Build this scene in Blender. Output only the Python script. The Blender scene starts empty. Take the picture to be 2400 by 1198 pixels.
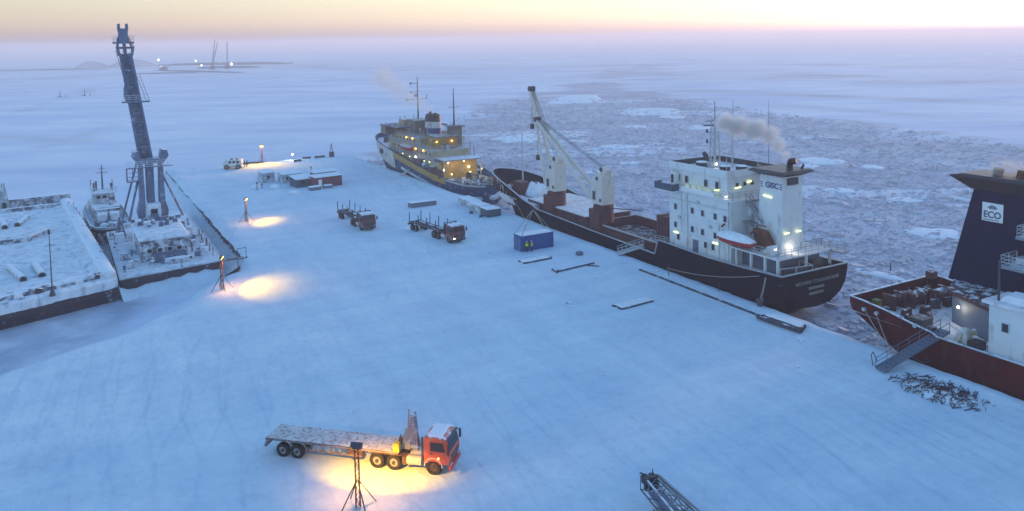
import bpy, math, random
from mathutils import Vector, Matrix, noise
random.seed(7)
R = math.radians
sc = bpy.context.scene
COL = sc.collection

# ------------------------------------------------------------------ camera
CAM_H, PITCH, ROLL = 34.0, R(4.0), R(1.0)
cam = bpy.data.cameras.new('camera')
camo = bpy.data.objects.new('camera', cam)
COL.objects.link(camo)
cam.sensor_width = 36.0
cam.lens = 28.5
cam.shift_y = -0.1564
cam.clip_start = 0.5
cam.clip_end = 40000
_f = Vector((0, math.cos(PITCH), -math.sin(PITCH)))
_u0 = Vector((0, math.sin(PITCH), math.cos(PITCH)))
_r0 = Vector((1, 0, 0))
_r = _r0 * math.cos(ROLL) - _u0 * math.sin(ROLL)
_u = _u0 * math.cos(ROLL) + _r0 * math.sin(ROLL)
camo.matrix_world = Matrix(((_r.x, _u.x, -_f.x, 0), (_r.y, _u.y, -_f.y, 0), (_r.z, _u.z, -_f.z, CAM_H), (0, 0, 0, 1)))
sc.camera = camo

# ------------------------------------------------------------------ sky, sun, exposure
SUN_AZ, SUN_EL = R(47), R(2.2)          # to the right of the view, just above the horizon
world = bpy.data.worlds.new('World')
sc.world = world
world.use_nodes = True
wn, wl = world.node_tree.nodes, world.node_tree.links
bg = wn['Background']
sky = wn.new('ShaderNodeTexSky')
sky.sky_type = 'NISHITA'
sky.sun_disc = False
sky.sun_elevation = SUN_EL
sky.sun_rotation = SUN_AZ
sky.altitude = 0
sky.air_density = 1.0
sky.dust_density = 0.6
sky.ozone_density = 2.5
# a thin veil of ice haze low in the sky, the same all round the horizon
geo = wn.new('ShaderNodeTexCoord')
sep = wn.new('ShaderNodeSeparateXYZ')
wl.new(geo.outputs['Generated'], sep.inputs[0])
veil = wn.new('ShaderNodeMapRange')
veil.inputs['From Min'].default_value = 0.0
veil.inputs['From Max'].default_value = 0.32
veil.inputs['To Min'].default_value = 0.9
veil.inputs['To Max'].default_value = 0.0
wl.new(sep.outputs['Z'], veil.inputs['Value'])
hsv = wn.new('ShaderNodeHueSaturation')
hsv.inputs['Saturation'].default_value = 0.2
hsv.inputs['Value'].default_value = 0.6
gam = wn.new('ShaderNodeGamma')
gam.inputs['Gamma'].default_value = 0.62
wl.new(sky.outputs[0], gam.inputs['Color'])
wl.new(gam.outputs[0], hsv.inputs['Color'])
tint = wn.new('ShaderNodeMix'); tint.data_type = 'RGBA'; tint.blend_type = 'MULTIPLY'
tint.inputs[0].default_value = 1.0
low = wn.new('ShaderNodeValToRGB')          # the last degrees above the horizon sink into distant ice fog
low.color_ramp.elements[0].position = 0.005
low.color_ramp.elements[0].color = (0.62, 0.54, 0.62, 1)
low.color_ramp.elements[1].position = 0.055
low.color_ramp.elements[1].color = (1.0, 0.94, 0.93, 1)
e_ = low.color_ramp.elements.new(0.022); e_.color = (0.92, 0.80, 0.80, 1)
wl.new(sep.outputs['Z'], low.inputs[0])
wl.new(low.outputs[0], tint.inputs[7])
wl.new(hsv.outputs[0], tint.inputs[6])
mixs = wn.new('ShaderNodeMix'); mixs.data_type = 'RGBA'
wl.new(veil.outputs[0], mixs.inputs[0])
wl.new(sky.outputs[0], mixs.inputs[6])
wl.new(tint.outputs[2], mixs.inputs[7])
wl.new(mixs.outputs[2], bg.inputs[0])
bg.inputs[1].default_value = 0.15
sun = bpy.data.lights.new('sun', 'SUN')
suno = bpy.data.objects.new('sun', sun)
COL.objects.link(suno)
sun.energy = 0.4
sun.angle = R(6)
sun.color = (1.0, 0.58, 0.42)
suno.rotation_euler = (R(90) - SUN_EL, 0, -SUN_AZ + math.pi)
sc.view_settings.view_transform = 'Standard'
sc.view_settings.look = 'None'
sc.view_settings.gamma = 1
sc.view_settings.exposure = 2.92
sc.view_settings.use_curve_mapping = False
sc.cycles.use_denoising = True
sc.cycles.volume_bounces = 1
sc.cycles.max_bounces = 6


# ------------------------------------------------------------------ helpers
A0 = Vector((32.0, 98.0, 0))             # a point of the quay edge
ROT = math.atan2(0.49, 0.8717)           # the quay runs 29 degrees left of the view
NV = Vector((math.cos(ROT), math.sin(ROT), 0))     # across the quay, towards the sea
DV = Vector((-math.sin(ROT), math.cos(ROT), 0))    # along the quay, away from the camera

def P(v, u, z=0.0):
    """quay coordinates (metres across, metres along, height) to world"""
    return A0 + NV * v + DV * u + Vector((0, 0, z))

def to_uv(x, y):
    r = Vector((x, y, 0)) - A0
    return r.dot(NV), r.dot(DV)

class MB:
    """collects shapes, builds ONE mesh object"""
    def __init__(s, off=(0, 0, 0)):
        s.v, s.f, s.o = [], [], Vector(off)
    def add(s, pts, faces):
        b = len(s.v)
        s.v += [Vector(p) + s.o for p in pts]
        s.f += [tuple(i + b for i in fc) for fc in faces]
        return s
    def box(s, x0, x1, y0, y1, z0, z1):
        return s.add([(x0, y0, z0), (x1, y0, z0), (x1, y1, z0), (x0, y1, z0), (x0, y0, z1), (x1, y0, z1), (x1, y1, z1), (x0, y1, z1)],
                     [(3, 2, 1, 0), (4, 5, 6, 7), (0, 1, 5, 4), (1, 2, 6, 5), (2, 3, 7, 6), (3, 0, 4, 7)])
    def hexa(s, lo, hi):
        """lo, hi: four points each, same order, counter-clockwise from above"""
        return s.add(list(lo) + list(hi), [(3, 2, 1, 0), (4, 5, 6, 7), (0, 1, 5, 4), (1, 2, 6, 5), (2, 3, 7, 6), (3, 0, 4, 7)])
    def beam(s, p, q, w, h=None):
        p, q = Vector(p), Vector(q)
        h = w if h is None else h
        d = (q - p).normalized()
        up = Vector((0, 0, 1)) if abs(d.z) < 0.95 else Vector((0, 1, 0))
        a = d.cross(up).normalized() * (w / 2)
        b = a.cross(d).normalized() * (h / 2)
        return s.add([p - a - b, p + a - b, p + a + b, p - a + b, q - a - b, q + a - b, q + a + b, q - a + b],
                     [(3, 2, 1, 0), (4, 5, 6, 7), (0, 1, 5, 4), (1, 2, 6, 5), (2, 3, 7, 6), (3, 0, 4, 7)])
    def cyl(s, p, q, r, r2=None, n=10, caps=True):
        p, q = Vector(p), Vector(q)
        r2 = r if r2 is None else r2
        d = (q - p).normalized()
        up = Vector((0, 0, 1)) if abs(d.z) < 0.95 else Vector((0, 1, 0))
        a = d.cross(up).normalized()
        b = a.cross(d).normalized()
        pts = []
        for c, rr in ((p, r), (q, r2)):
            for i in range(n):
                t = 2 * math.pi * i / n
                pts.append(c + a * (rr * math.cos(t)) + b * (rr * math.sin(t)))
        fs = [(i, (i + 1) % n, n + (i + 1) % n, n + i) for i in range(n)]
        if caps:
            fs += [tuple(range(n - 1, -1, -1)), tuple(range(n, 2 * n))]
        return s.add(pts, fs)
    def tube(s, pts, r, n=6):
        for a, b in zip(pts[:-1], pts[1:]):
            s.cyl(a, b, r, n=n)
        return s
    def prism(s, poly, z0, z1):
        """flat polygon (x, y) pulled up from z0 to z1"""
        n = len(poly)
        return s.add([(x, y, z0) for x, y in poly] + [(x, y, z1) for x, y in poly],
                     [tuple(range(n - 1, -1, -1)), tuple(range(n, 2 * n))] + [(i, (i + 1) % n, n + (i + 1) % n, n + i) for i in range(n)])
    def prism_x(s, poly, x0, x1):
        """polygon in (y, z) pulled along x"""
        n = len(poly)
        return s.add([(x0, y, z) for y, z in poly] + [(x1, y, z) for y, z in poly],
                     [tuple(range(n - 1, -1, -1)), tuple(range(n, 2 * n))] + [(i, (i + 1) % n, n + (i + 1) % n, n + i) for i in range(n)])
    def prism_y(s, poly, y0, y1):
        """polygon in (x, z) pulled along y"""
        n = len(poly)
        return s.add([(x, y0, z) for x, z in poly] + [(x, y1, z) for x, z in poly],
                     [tuple(range(n)), tuple(range(2 * n - 1, n - 1, -1))] + [(i, n + i, n + (i + 1) % n, (i + 1) % n) for i in range(n)])
    def loft(s, rings, close=True, cap=True):
        n = len(rings[0])
        b = [p for r in rings for p in r]
        fs = []
        for k in range(len(rings) - 1):
            for i in range(n if close else n - 1):
                j = (i + 1) % n
                fs.append((k * n + i, k * n + j, (k + 1) * n + j, (k + 1) * n + i))
        if cap:
            fs += [tuple(range(n - 1, -1, -1)), tuple(range((len(rings) - 1) * n, len(rings) * n))]
        return s.add(b, fs)
    def ball(s, c, rx, ry=None, rz=None, n=8, m=5, jit=0.0):
        ry = rx if ry is None else ry
        rz = rx if rz is None else rz
        rings = []
        for k in range(m + 1):
            t = math.pi * k / m
            rings.append([(c[0] + rx * math.sin(t) * math.cos(2 * math.pi * i / n) * (1 + random.uniform(-jit, jit)),
                           c[1] + ry * math.sin(t) * math.sin(2 * math.pi * i / n) * (1 + random.uniform(-jit, jit)),
                           c[2] - rz * math.cos(t)) for i in range(n)])
        return s.loft(rings, True, False)
    def rail(s, pts, h=1.05, step=1.5, r=0.03, bars=3, close=False):
        """a ship's handrail along points"""
        pts = [Vector(p) for p in pts]
        if close:
            pts.append(pts[0])
        for a, b in zip(pts[:-1], pts[1:]):
            k = max(1, round((b - a).length / step))
            for i in range(k + 1):
                q = a.lerp(b, i / k)
                s.beam(q, q + Vector((0, 0, h)), 2 * r)
            for j in range(1, bars + 1):
                z = Vector((0, 0, h * j / bars))
                s.beam(a + z, b + z, 2 * r)
        return s
    def build(s, name, m, parent=None, smooth=False, mods=None):
        me = bpy.data.meshes.new(name)
        me.from_pydata([tuple(p) for p in s.v], [], s.f)
        me.update()
        if smooth:
            for pl in me.polygons:
                pl.use_smooth = True
        me.materials.append(MATS[m] if isinstance(m, str) else m)
        o = bpy.data.objects.new(name, me)
        COL.objects.link(o)
        if parent is not None:
            o.parent = parent
        return o

def thing(name, label, cat, loc, rotz=0.0, group=None):
    o = bpy.data.objects.new(name, None)
    COL.objects.link(o)
    o.location = loc
    o.rotation_euler = (0, 0, rotz)
    return tag(o, label, cat, group)

def tag(o, label, cat, group=None, kind=None):
    o['label'] = label
    o['category'] = cat
    if group:
        o['group'] = group
    if kind:
        o['kind'] = kind
    return o

def struct(o, kind='structure'):
    o['kind'] = kind
    return o

def copy_tree(o, parent=None):
    c = o.copy()
    COL.objects.link(c)
    c.parent = parent
    for ch in list(o.children):
        copy_tree(ch, c)
    return c

def text(name, body, size, m, loc, rot, parent, extrude=0.01, align='CENTER', sx=1.0):
    cu = bpy.data.curves.new(name, 'FONT')
    cu.body = body
    cu.size = size
    cu.align_x = align
    cu.align_y = 'CENTER'
    cu.extrude = extrude
    cu.offset = size * 0.02
    cu.materials.append(MATS[m])
    tmp = bpy.data.objects.new('tmp', cu)
    COL.objects.link(tmp)
    bpy.context.view_layer.update()
    me_ = bpy.data.meshes.new_from_object(tmp.evaluated_get(bpy.context.evaluated_depsgraph_get()))
    bpy.data.objects.remove(tmp)
    o = bpy.data.objects.new(name, me_)
    COL.objects.link(o)
    o.parent = parent
    o.location = loc
    o.rotation_euler = rot
    o.scale = (sx, 1, 1)
    return o

def solid(o, t, off=-1):
    md = o.modifiers.new('thick', 'SOLIDIFY')
    md.thickness = t
    md.offset = off
    return o

def fbm(x, y, z=0.0, oct=4):
    return noise.fractal(Vector((x, y, z)), 1.0, 2.0, oct)

# ------------------------------------------------------------------ materials
MATS = {}
SNOW_COL = (0.72, 0.79, 0.88)

def mat(name, col, rough=0.6, metal=0.0, var=0.18, scale=0.8, snow=0.0, frost=0.0, stain=None, stain_amt=0.5, bump=0.0, bscale=4.0, stretch=None):
    m = bpy.data.materials.new(name)
    m.use_nodes = True
    nt = m.node_tree
    N, L = nt.nodes, nt.links
    bs = N['Principled BSDF']
    bs.inputs['Roughness'].default_value = rough
    bs.inputs['Metallic'].default_value = metal
    if name.startswith('hull') or name == 'funnel_navy':
        bs.inputs['Specular IOR Level'].default_value = 0.05
    tc = N.new('ShaderNodeTexCoord')
    src = tc.outputs['Object']
    if stretch:
        mp = N.new('ShaderNodeMapping')
        mp.inputs['Scale'].default_value = stretch
        L.new(src, mp.inputs[0])
        src = mp.outputs[0]
    nz = N.new('ShaderNodeTexNoise')
    nz.inputs['Scale'].default_value = scale
    nz.inputs['Detail'].default_value = 5
    nz.inputs['Roughness'].default_value = 0.6
    L.new(src, nz.inputs['Vector'])
    rp = N.new('ShaderNodeValToRGB')
    rp.color_ramp.elements[0].position = 0.3
    rp.color_ramp.elements[1].position = 0.7
    rp.color_ramp.elements[0].color = tuple(max(0, c * (1 - var)) for c in col) + (1,)
    rp.color_ramp.elements[1].color = tuple(min(1, c * (1 + var)) for c in col) + (1,)
    L.new(nz.outputs['Fac'], rp.inputs[0])
    out = rp.outputs[0]
    def blend(fac_socket, colour):
        nonlocal out
        mx = N.new('ShaderNodeMix')
        mx.data_type = 'RGBA'
        L.new(fac_socket, mx.inputs[0])
        L.new(out, mx.inputs[6])
        mx.inputs[7].default_value = tuple(colour) + (1,)
        out = mx.outputs[2]
    def thresh(sock, lo, hi, t0=0.0, t1=1.0):
        mr = N.new('ShaderNodeMapRange')
        mr.inputs['From Min'].default_value = lo
        mr.inputs['From Max'].default_value = hi
        mr.inputs['To Min'].default_value = t0
        mr.inputs['To Max'].default_value = t1
        L.new(sock, mr.inputs['Value'])
        return mr.outputs[0]
    if stain:
        n2 = N.new('ShaderNodeTexNoise')
        n2.inputs['Scale'].default_value = scale * 2.3
        n2.inputs['Detail'].default_value = 6
        mp2 = N.new('ShaderNodeMapping')
        mp2.inputs['Scale'].default_value = (1, 1, 0.35)
        L.new(tc.outputs['Object'], mp2.inputs[0])
        L.new(mp2.outputs[0], n2.inputs['Vector'])
        blend(thresh(n2.outputs['Fac'], 0.62 - 0.25 * stain_amt, 0.80 - 0.25 * stain_amt, 0, 0.8), stain)
    if frost > 0:
        n3 = N.new('ShaderNodeTexNoise')
        n3.inputs['Scale'].default_value = 0.9
        n3.inputs['Detail'].default_value = 7
        n3.inputs['Roughness'].default_value = 0.68
        L.new(tc.outputs['Object'], n3.inputs['Vector'])
        c = 0.72 - 0.5 * frost
        blend(thresh(n3.outputs['Fac'], c - 0.08, c + 0.10, 0, 0.85), SNOW_COL)
    if snow > 0:
        ge = N.new('ShaderNodeNewGeometry')
        sp = N.new('ShaderNodeSeparateXYZ')
        L.new(ge.outputs['Normal'], sp.inputs[0])
        n4 = N.new('ShaderNodeTexNoise')
        n4.inputs['Scale'].default_value = 1.3
        n4.inputs['Detail'].default_value = 6
        n4.inputs['Roughness'].default_value = 0.65
        L.new(tc.outputs['Object'], n4.inputs['Vector'])
        c = 0.75 - 0.55 * snow
        ml = N.new('ShaderNodeMath')
        ml.operation = 'MULTIPLY'
        L.new(thresh(sp.outputs['Z'], 0.45, 0.8), ml.inputs[0])
        L.new(thresh(n4.outputs['Fac'], c - 0.05, c + 0.06), ml.inputs[1])
        blend(ml.outputs[0], SNOW_COL)
    L.new(out, bs.inputs['Base Color'])
    if bump > 0:
        nb = N.new('ShaderNodeTexNoise')
        nb.inputs['Scale'].default_value = bscale
        nb.inputs['Detail'].default_value = 6
        L.new(tc.outputs['Object'], nb.inputs['Vector'])
        bp = N.new('ShaderNodeBump')
        bp.inputs['Strength'].default_value = bump
        bp.inputs['Distance'].default_value = 0.1
        L.new(nb.outputs['Fac'], bp.inputs['Height'])
        L.new(bp.outputs[0], bs.inputs['Normal'])
    MATS[name] = m
    return m

def emit(name, col, strength):
    m = bpy.data.materials.new(name)
    m.use_nodes = True
    b = m.node_tree.nodes['Principled BSDF']
    b.inputs['Base Color'].default_value = tuple(col) + (1,)
    b.inputs['Emission Color'].default_value = tuple(col) + (1,)
    b.inputs['Emission Strength'].default_value = strength
    MATS[name] = m

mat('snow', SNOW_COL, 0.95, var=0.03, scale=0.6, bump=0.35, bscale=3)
mat('drift', (0.74, 0.79, 0.86), 0.95, var=0.08, scale=1.5, bump=0.6, bscale=5)
mat('hull_black', (0.002, 0.006, 0.020), 0.85, var=0.3, scale=0.3, stain=(0.014, 0.008, 0.016), stain_amt=0.2)
mat('hull_red', (0.085, 0.010, 0.014), 0.8, var=0.3, scale=0.4, stain=(0.10, 0.03, 0.025), stain_amt=0.4)
mat('hull_blue', (0.03, 0.075, 0.16), 0.6, var=0.25, scale=0.5, frost=0.15)
mat('maroon', (0.09, 0.022, 0.028), 0.65, var=0.25, scale=0.7, stain=(0.14, 0.05, 0.03), stain_amt=0.3)
mat('maroon_snow', (0.08, 0.022, 0.026), 0.7, var=0.25, scale=0.7, snow=0.4)
mat('rust', (0.13, 0.045, 0.022), 0.8, var=0.4, scale=1.2)
mat('white_paint', (0.64, 0.67, 0.69), 0.55, var=0.06, scale=0.5, stain=(0.40, 0.34, 0.30), stain_amt=0.25)
mat('white_stained', (0.6, 0.62, 0.64), 0.6, var=0.12, scale=0.5, stain=(0.25, 0.26, 0.33), stain_amt=0.55)
mat('cream_paint', (0.62, 0.56, 0.50), 0.5, var=0.06, scale=0.5, stain=(0.3, 0.25, 0.2), stain_amt=0.1)
mat('deck_snow', (0.70, 0.70, 0.74), 0.9, var=0.12, scale=0.8, stain=(0.22, 0.18, 0.2), stain_amt=0.25)
mat('deck_dirty', (0.2, 0.17, 0.18), 0.85, var=0.3, scale=1.0, frost=0.35)
mat('deck_red', (0.10, 0.04, 0.04), 0.85, var=0.3, scale=1.0, frost=0.33)
mat('black_metal', (0.022, 0.022, 0.027), 0.5, 0.2, var=0.3, scale=2)
mat('dark_metal', (0.05, 0.055, 0.07), 0.5, 0.3, var=0.3, scale=2)
mat('dark_snowy', (0.06, 0.06, 0.075), 0.6, 0.1, var=0.3, scale=2, snow=0.32)
mat('grey_metal', (0.22, 0.24, 0.28), 0.5, 0.3, var=0.2, scale=2)
mat('grey_snowy', (0.24, 0.26, 0.30), 0.6, 0.1, var=0.2, scale=2, snow=0.6)
mat('pale_grey', (0.42, 0.44, 0.47), 0.6, var=0.12, scale=1.5)
mat('crane_frost', (0.12, 0.15, 0.24), 0.6, var=0.25, scale=0.7, frost=0.17, snow=0.6)
mat('crane_boom', (0.10, 0.13, 0.22), 0.6, var=0.3, scale=0.8, frost=0.12, stretch=(1, 1, 0.25))
mat('frost_white', (0.5, 0.53, 0.58), 0.9, var=0.2, scale=1.2, frost=0.5, snow=0.8)
mat('frost_dark', (0.09, 0.10, 0.14), 0.8, var=0.3, scale=1.2, frost=0.42, snow=0.75)
mat('barge_rust', (0.045, 0.026, 0.04), 0.8, var=0.4, scale=0.6, frost=0.10, snow=0.8)
mat('barge_snow', (0.66, 0.73, 0.81), 0.95, var=0.14, scale=0.5, stain=(0.24, 0.30, 0.40), stain_amt=0.35, bump=0.6, bscale=2)
mat('glass', (0.015, 0.02, 0.03), 0.12, var=0.1)
mat('rubber', (0.015, 0.015, 0.017), 0.85, var=0.3, scale=4)
mat('rim', (0.34, 0.33, 0.34), 0.5, 0.4, var=0.2, scale=4)
mat('orange_cab', (0.50, 0.065, 0.03), 0.5, var=0.15, scale=1.5, snow=0.45, stain=(0.34, 0.16, 0.12), stain_amt=0.45)
mat('red_cab', (0.17, 0.022, 0.03), 0.55, var=0.2, scale=1.5, snow=0.55, stain=(0.25, 0.16, 0.16), stain_amt=0.45)
mat('bumper_red', (0.45, 0.05, 0.04), 0.5, var=0.15)
mat('bed_snow', (0.52, 0.52, 0.55), 0.95, var=0.2, scale=1.5, stain=(0.12, 0.09, 0.09), stain_amt=0.5, stretch=(1, 0.4, 1))
mat('chassis', (0.10, 0.055, 0.045), 0.7, var=0.35, scale=3, snow=0.3)
mat('tank_pale', (0.48, 0.45, 0.42), 0.5, 0.2, var=0.15, scale=3)
mat('yellow_box', (0.55, 0.40, 0.03), 0.6, var=0.15, scale=3)
mat('container_blue', (0.002, 0.075, 0.27), 0.5, var=0.15, scale=1.0, stain=(0.04, 0.06, 0.12), stain_amt=0.2)
mat('teal_box', (0.025, 0.07, 0.11), 0.6, var=0.2, scale=1.0)
mat('red_wall', (0.17, 0.05, 0.06), 0.7, var=0.2, scale=2, stain=(0.4, 0.36, 0.38), stain_amt=0.2)
mat('slate_roof', (0.14, 0.16, 0.21), 0.7, var=0.15, scale=2)
mat('shed_grey', (0.28, 0.32, 0.36), 0.7, var=0.2, scale=2, frost=0.35, snow=0.85)
mat('ochre', (0.36, 0.21, 0.04), 0.6, var=0.25, scale=0.8, frost=0.1)
mat('dirty_cream', (0.38, 0.31, 0.20), 0.65, var=0.25, scale=0.7, snow=0.5)
mat('dusty_brown', (0.17, 0.145, 0.125), 0.7, var=0.3, scale=0.9, snow=0.4)
mat('supply_white', (0.50, 0.49, 0.47), 0.65, var=0.15, scale=0.6, stain=(0.2, 0.17, 0.16), stain_amt=0.3)
mat('funnel_blue', (0.02, 0.05, 0.17), 0.5, var=0.15)
mat('funnel_navy', (0.003, 0.012, 0.045), 0.55, var=0.15, scale=0.6)
mat('hangar_blue', (0.115, 0.14, 0.20), 0.6, var=0.12, scale=0.8)
mat('lifeboat_red', (0.42, 0.03, 0.03), 0.5, var=0.12, scale=2)
mat('sign_white', (0.75, 0.77, 0.78), 0.5, var=0.04)
mat('sign_navy', (0.02, 0.04, 0.09), 0.5, var=0.05)
mat('letter_blue', (0.02, 0.05, 0.22), 0.5, var=0.05)
mat('letter_white', (0.24, 0.23, 0.23), 0.6, var=0.2, scale=2)
mat('rope', (0.32, 0.29, 0.26), 0.9, var=0.2, scale=3)
mat('timber', (0.16, 0.13, 0.12), 0.9, var=0.35, scale=2, snow=0.5)
mat('timber_dark', (0.05, 0.055, 0.08), 0.9, var=0.35, scale=2, snow=0.3)
mat('scrap_dark', (0.03, 0.03, 0.05), 0.9, var=0.5, scale=2, snow=0.16)
mat('scrap_brown', (0.06, 0.04, 0.045), 0.9, var=0.5, scale=2, snow=0.2)
mat('scrap_ground', (0.07, 0.06, 0.08), 0.95, var=0.5, scale=2, snow=0.6)
mat('hivis', (0.50, 0.62, 0.03), 0.7, var=0.05)
mat('dark_cloth', (0.018, 0.022, 0.045), 0.9, var=0.2, scale=5)
mat('skin', (0.45, 0.30, 0.24), 0.6, var=0.05)
mat('helmet', (0.75, 0.75, 0.75), 0.4, var=0.03)
mat('bus_white', (0.66, 0.65, 0.63), 0.5, var=0.08, scale=2, stain=(0.3, 0.28, 0.26), stain_amt=0.2)
mat('quay_steel', (0.05, 0.05, 0.065), 0.8, var=0.35, scale=0.7, frost=0.2, stain=(0.10, 0.055, 0.04), stain_amt=0.3)
mat('land_far', (0.40, 0.43, 0.48), 0.95, var=0.3, scale=0.01, frost=0.0)
mat('green_box', (0.14, 0.15, 0.03), 0.6, var=0.1)
emit('lamp_yellow', (1.0, 0.55, 0.06), 2.5)
emit('lamp_white', (1.0, 0.93, 0.75), 1.4)
emit('lamp_tube', (0.9, 1.0, 0.35), 0.45)
emit('lamp_amber', (1.0, 0.45, 0.05), 3.0)

def lamp_light(name, kind, loc, energy, colour, parent, target=None, size=R(100), blend=0.8, radius=0.1, fan=1.0):
    li = bpy.data.lights.new(name, kind)
    li.energy = energy
    li.color = colour
    li.shadow_soft_size = radius
    if kind == 'SPOT':
        li.spot_size = size
        li.spot_blend = blend
    o = bpy.data.objects.new(name, li)
    COL.objects.link(o)
    o.parent = parent
    o.location = loc
    if kind == 'SPOT':
        o.scale = (fan, 1, 1)
    if target is not None:
        o.rotation_euler = (Vector(target) - Vector(loc)).to_track_quat('-Z', 'Y').to_euler()
    return o

# ------------------------------------------------------------------ ground: snow-covered quay and shore
SEA_Z = -3.0
def shore_v(u):
    """left shoreline of the snow field (v) for a given u below the basin"""
    pts = [(-130, -330), (-40, -220), (0, -135), (20, -105), (34, -83), (42, -71), (58, -60), (63, -53), (64, -51.5)]
    if u >= 64: return -51.5
    for (a, va), (b, vb) in zip(pts[:-1], pts[1:]):
        if a <= u <= b:
            return va + (vb - va) * (u - a) / (b - a)
    return -330

def ground_z(v, u):
    x, y = v, u
    h = 0.10 * fbm(x * 0.045, y * 0.045) + 0.035 * fbm(x * 0.25 + 9, y * 0.25) + 0.02 * fbm(x * 0.9, y * 0.5 + 4)
    # long wind-packed ridges on the near left
    if u < 40:
        w = math.exp(-((u + 8 + 0.12 * (v + 70)) / 4.5) ** 2) * min(1, max(0, (-62 - v) / 12))
        h += 1.0 * w * (0.75 + 0.5 * fbm(x * 0.2, y * 0.2))
        w2 = math.exp(-((u + 2 + 0.3 * (v + 70)) / 2.5) ** 2) * min(1, max(0, (-72 - v) / 10))
        h += 0.5 * w2
    # packed bank along the quay edge
    b = max(0.0, 1 - abs(v + 1.3) / 2.2)
    h += b * (0.28 + 0.16 * fbm(u * 0.35, 3.0) + 0.12 * fbm(u * 1.1, 8.0))
    b = max(0.0, 1 - abs(v + 49.5) / 3.0) if u > 66 else 0
    h += b * (0.3 + 0.25 * fbm(u * 0.2, 5.0))
    # far end of the quay
    if u > 158:
        h += 0.25 * max(0, 1 - abs(u - 162) / 4) * (1 + fbm(v * 0.3, 2))
    return h

def frange(a, b, s):
    r = []
    while a < b - 1e-6:
        r.append(a); a += s
    r.append(b)
    return r

vs = frange(-330, -115, 6) + frange(-114, -51.5, 0.9)[0:] + frange(-51.1, -4, 0.9) + frange(-3.6, 0, 0.3)
us = frange(-130, -35, 3) + frange(-34, 60, 0.8) + frange(60.5, 166, 1.0)
vs = sorted(set(round(a, 3) for a in vs)); us = sorted(set(round(a, 3) for a in us))
verts, idx, faces = [], {}, []
for j, u in enumerate(us):
    sv = shore_v(u)
    for i, v in enumerate(vs):
        if v < -51.51 and u > 64.01:
            continue
        z = ground_z(v, u)
        vv, uu = v, u
        if v < -51.51:
            wob = 1.5 * fbm(u * 0.15, 1.7) + 0.7 * fbm(v * 0.2, u * 0.2)
            s = (v - sv) * 0.62 + wob           # distance inland of the shoreline
            if s < 7:
                t = max(0.0, min(1.0, (s + 1.0) / 8.0))
                z = -3.7 + (z + 3.7) * (t * t * (3 - 2 * t)) ** 0.8
            if u > 62: z = min(z, ground_z(-51.5, u) )
        if abs(v) < 0.01:
            vv += 0.25 * fbm(u * 0.5, 0.3) + 0.12 * fbm(u * 2.1, 6.3)
            z -= 0.15
        if abs(v + 51.5) < 0.01 and u > 64:
            vv += 0.3 * fbm(u * 0.3, 7.7)
        if u > 165.9:
            uu += 0.8 * fbm(v * 0.15, 2.2)
        idx[i, j] = len(verts)
        verts.append(tuple(P(vv, uu, z)))
for j in range(len(us) - 1):
    for i in range(len(vs) - 1):
        k = [(i, j), (i + 1, j), (i + 1, j + 1), (i, j + 1)]
        if all(q in idx for q in k):
            faces.append(tuple(idx[q] for q in k))
me = bpy.data.meshes.new('snow_ground')
me.from_pydata(verts, [], faces); me.update()
for pl in me.polygons: pl.use_smooth = True

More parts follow.
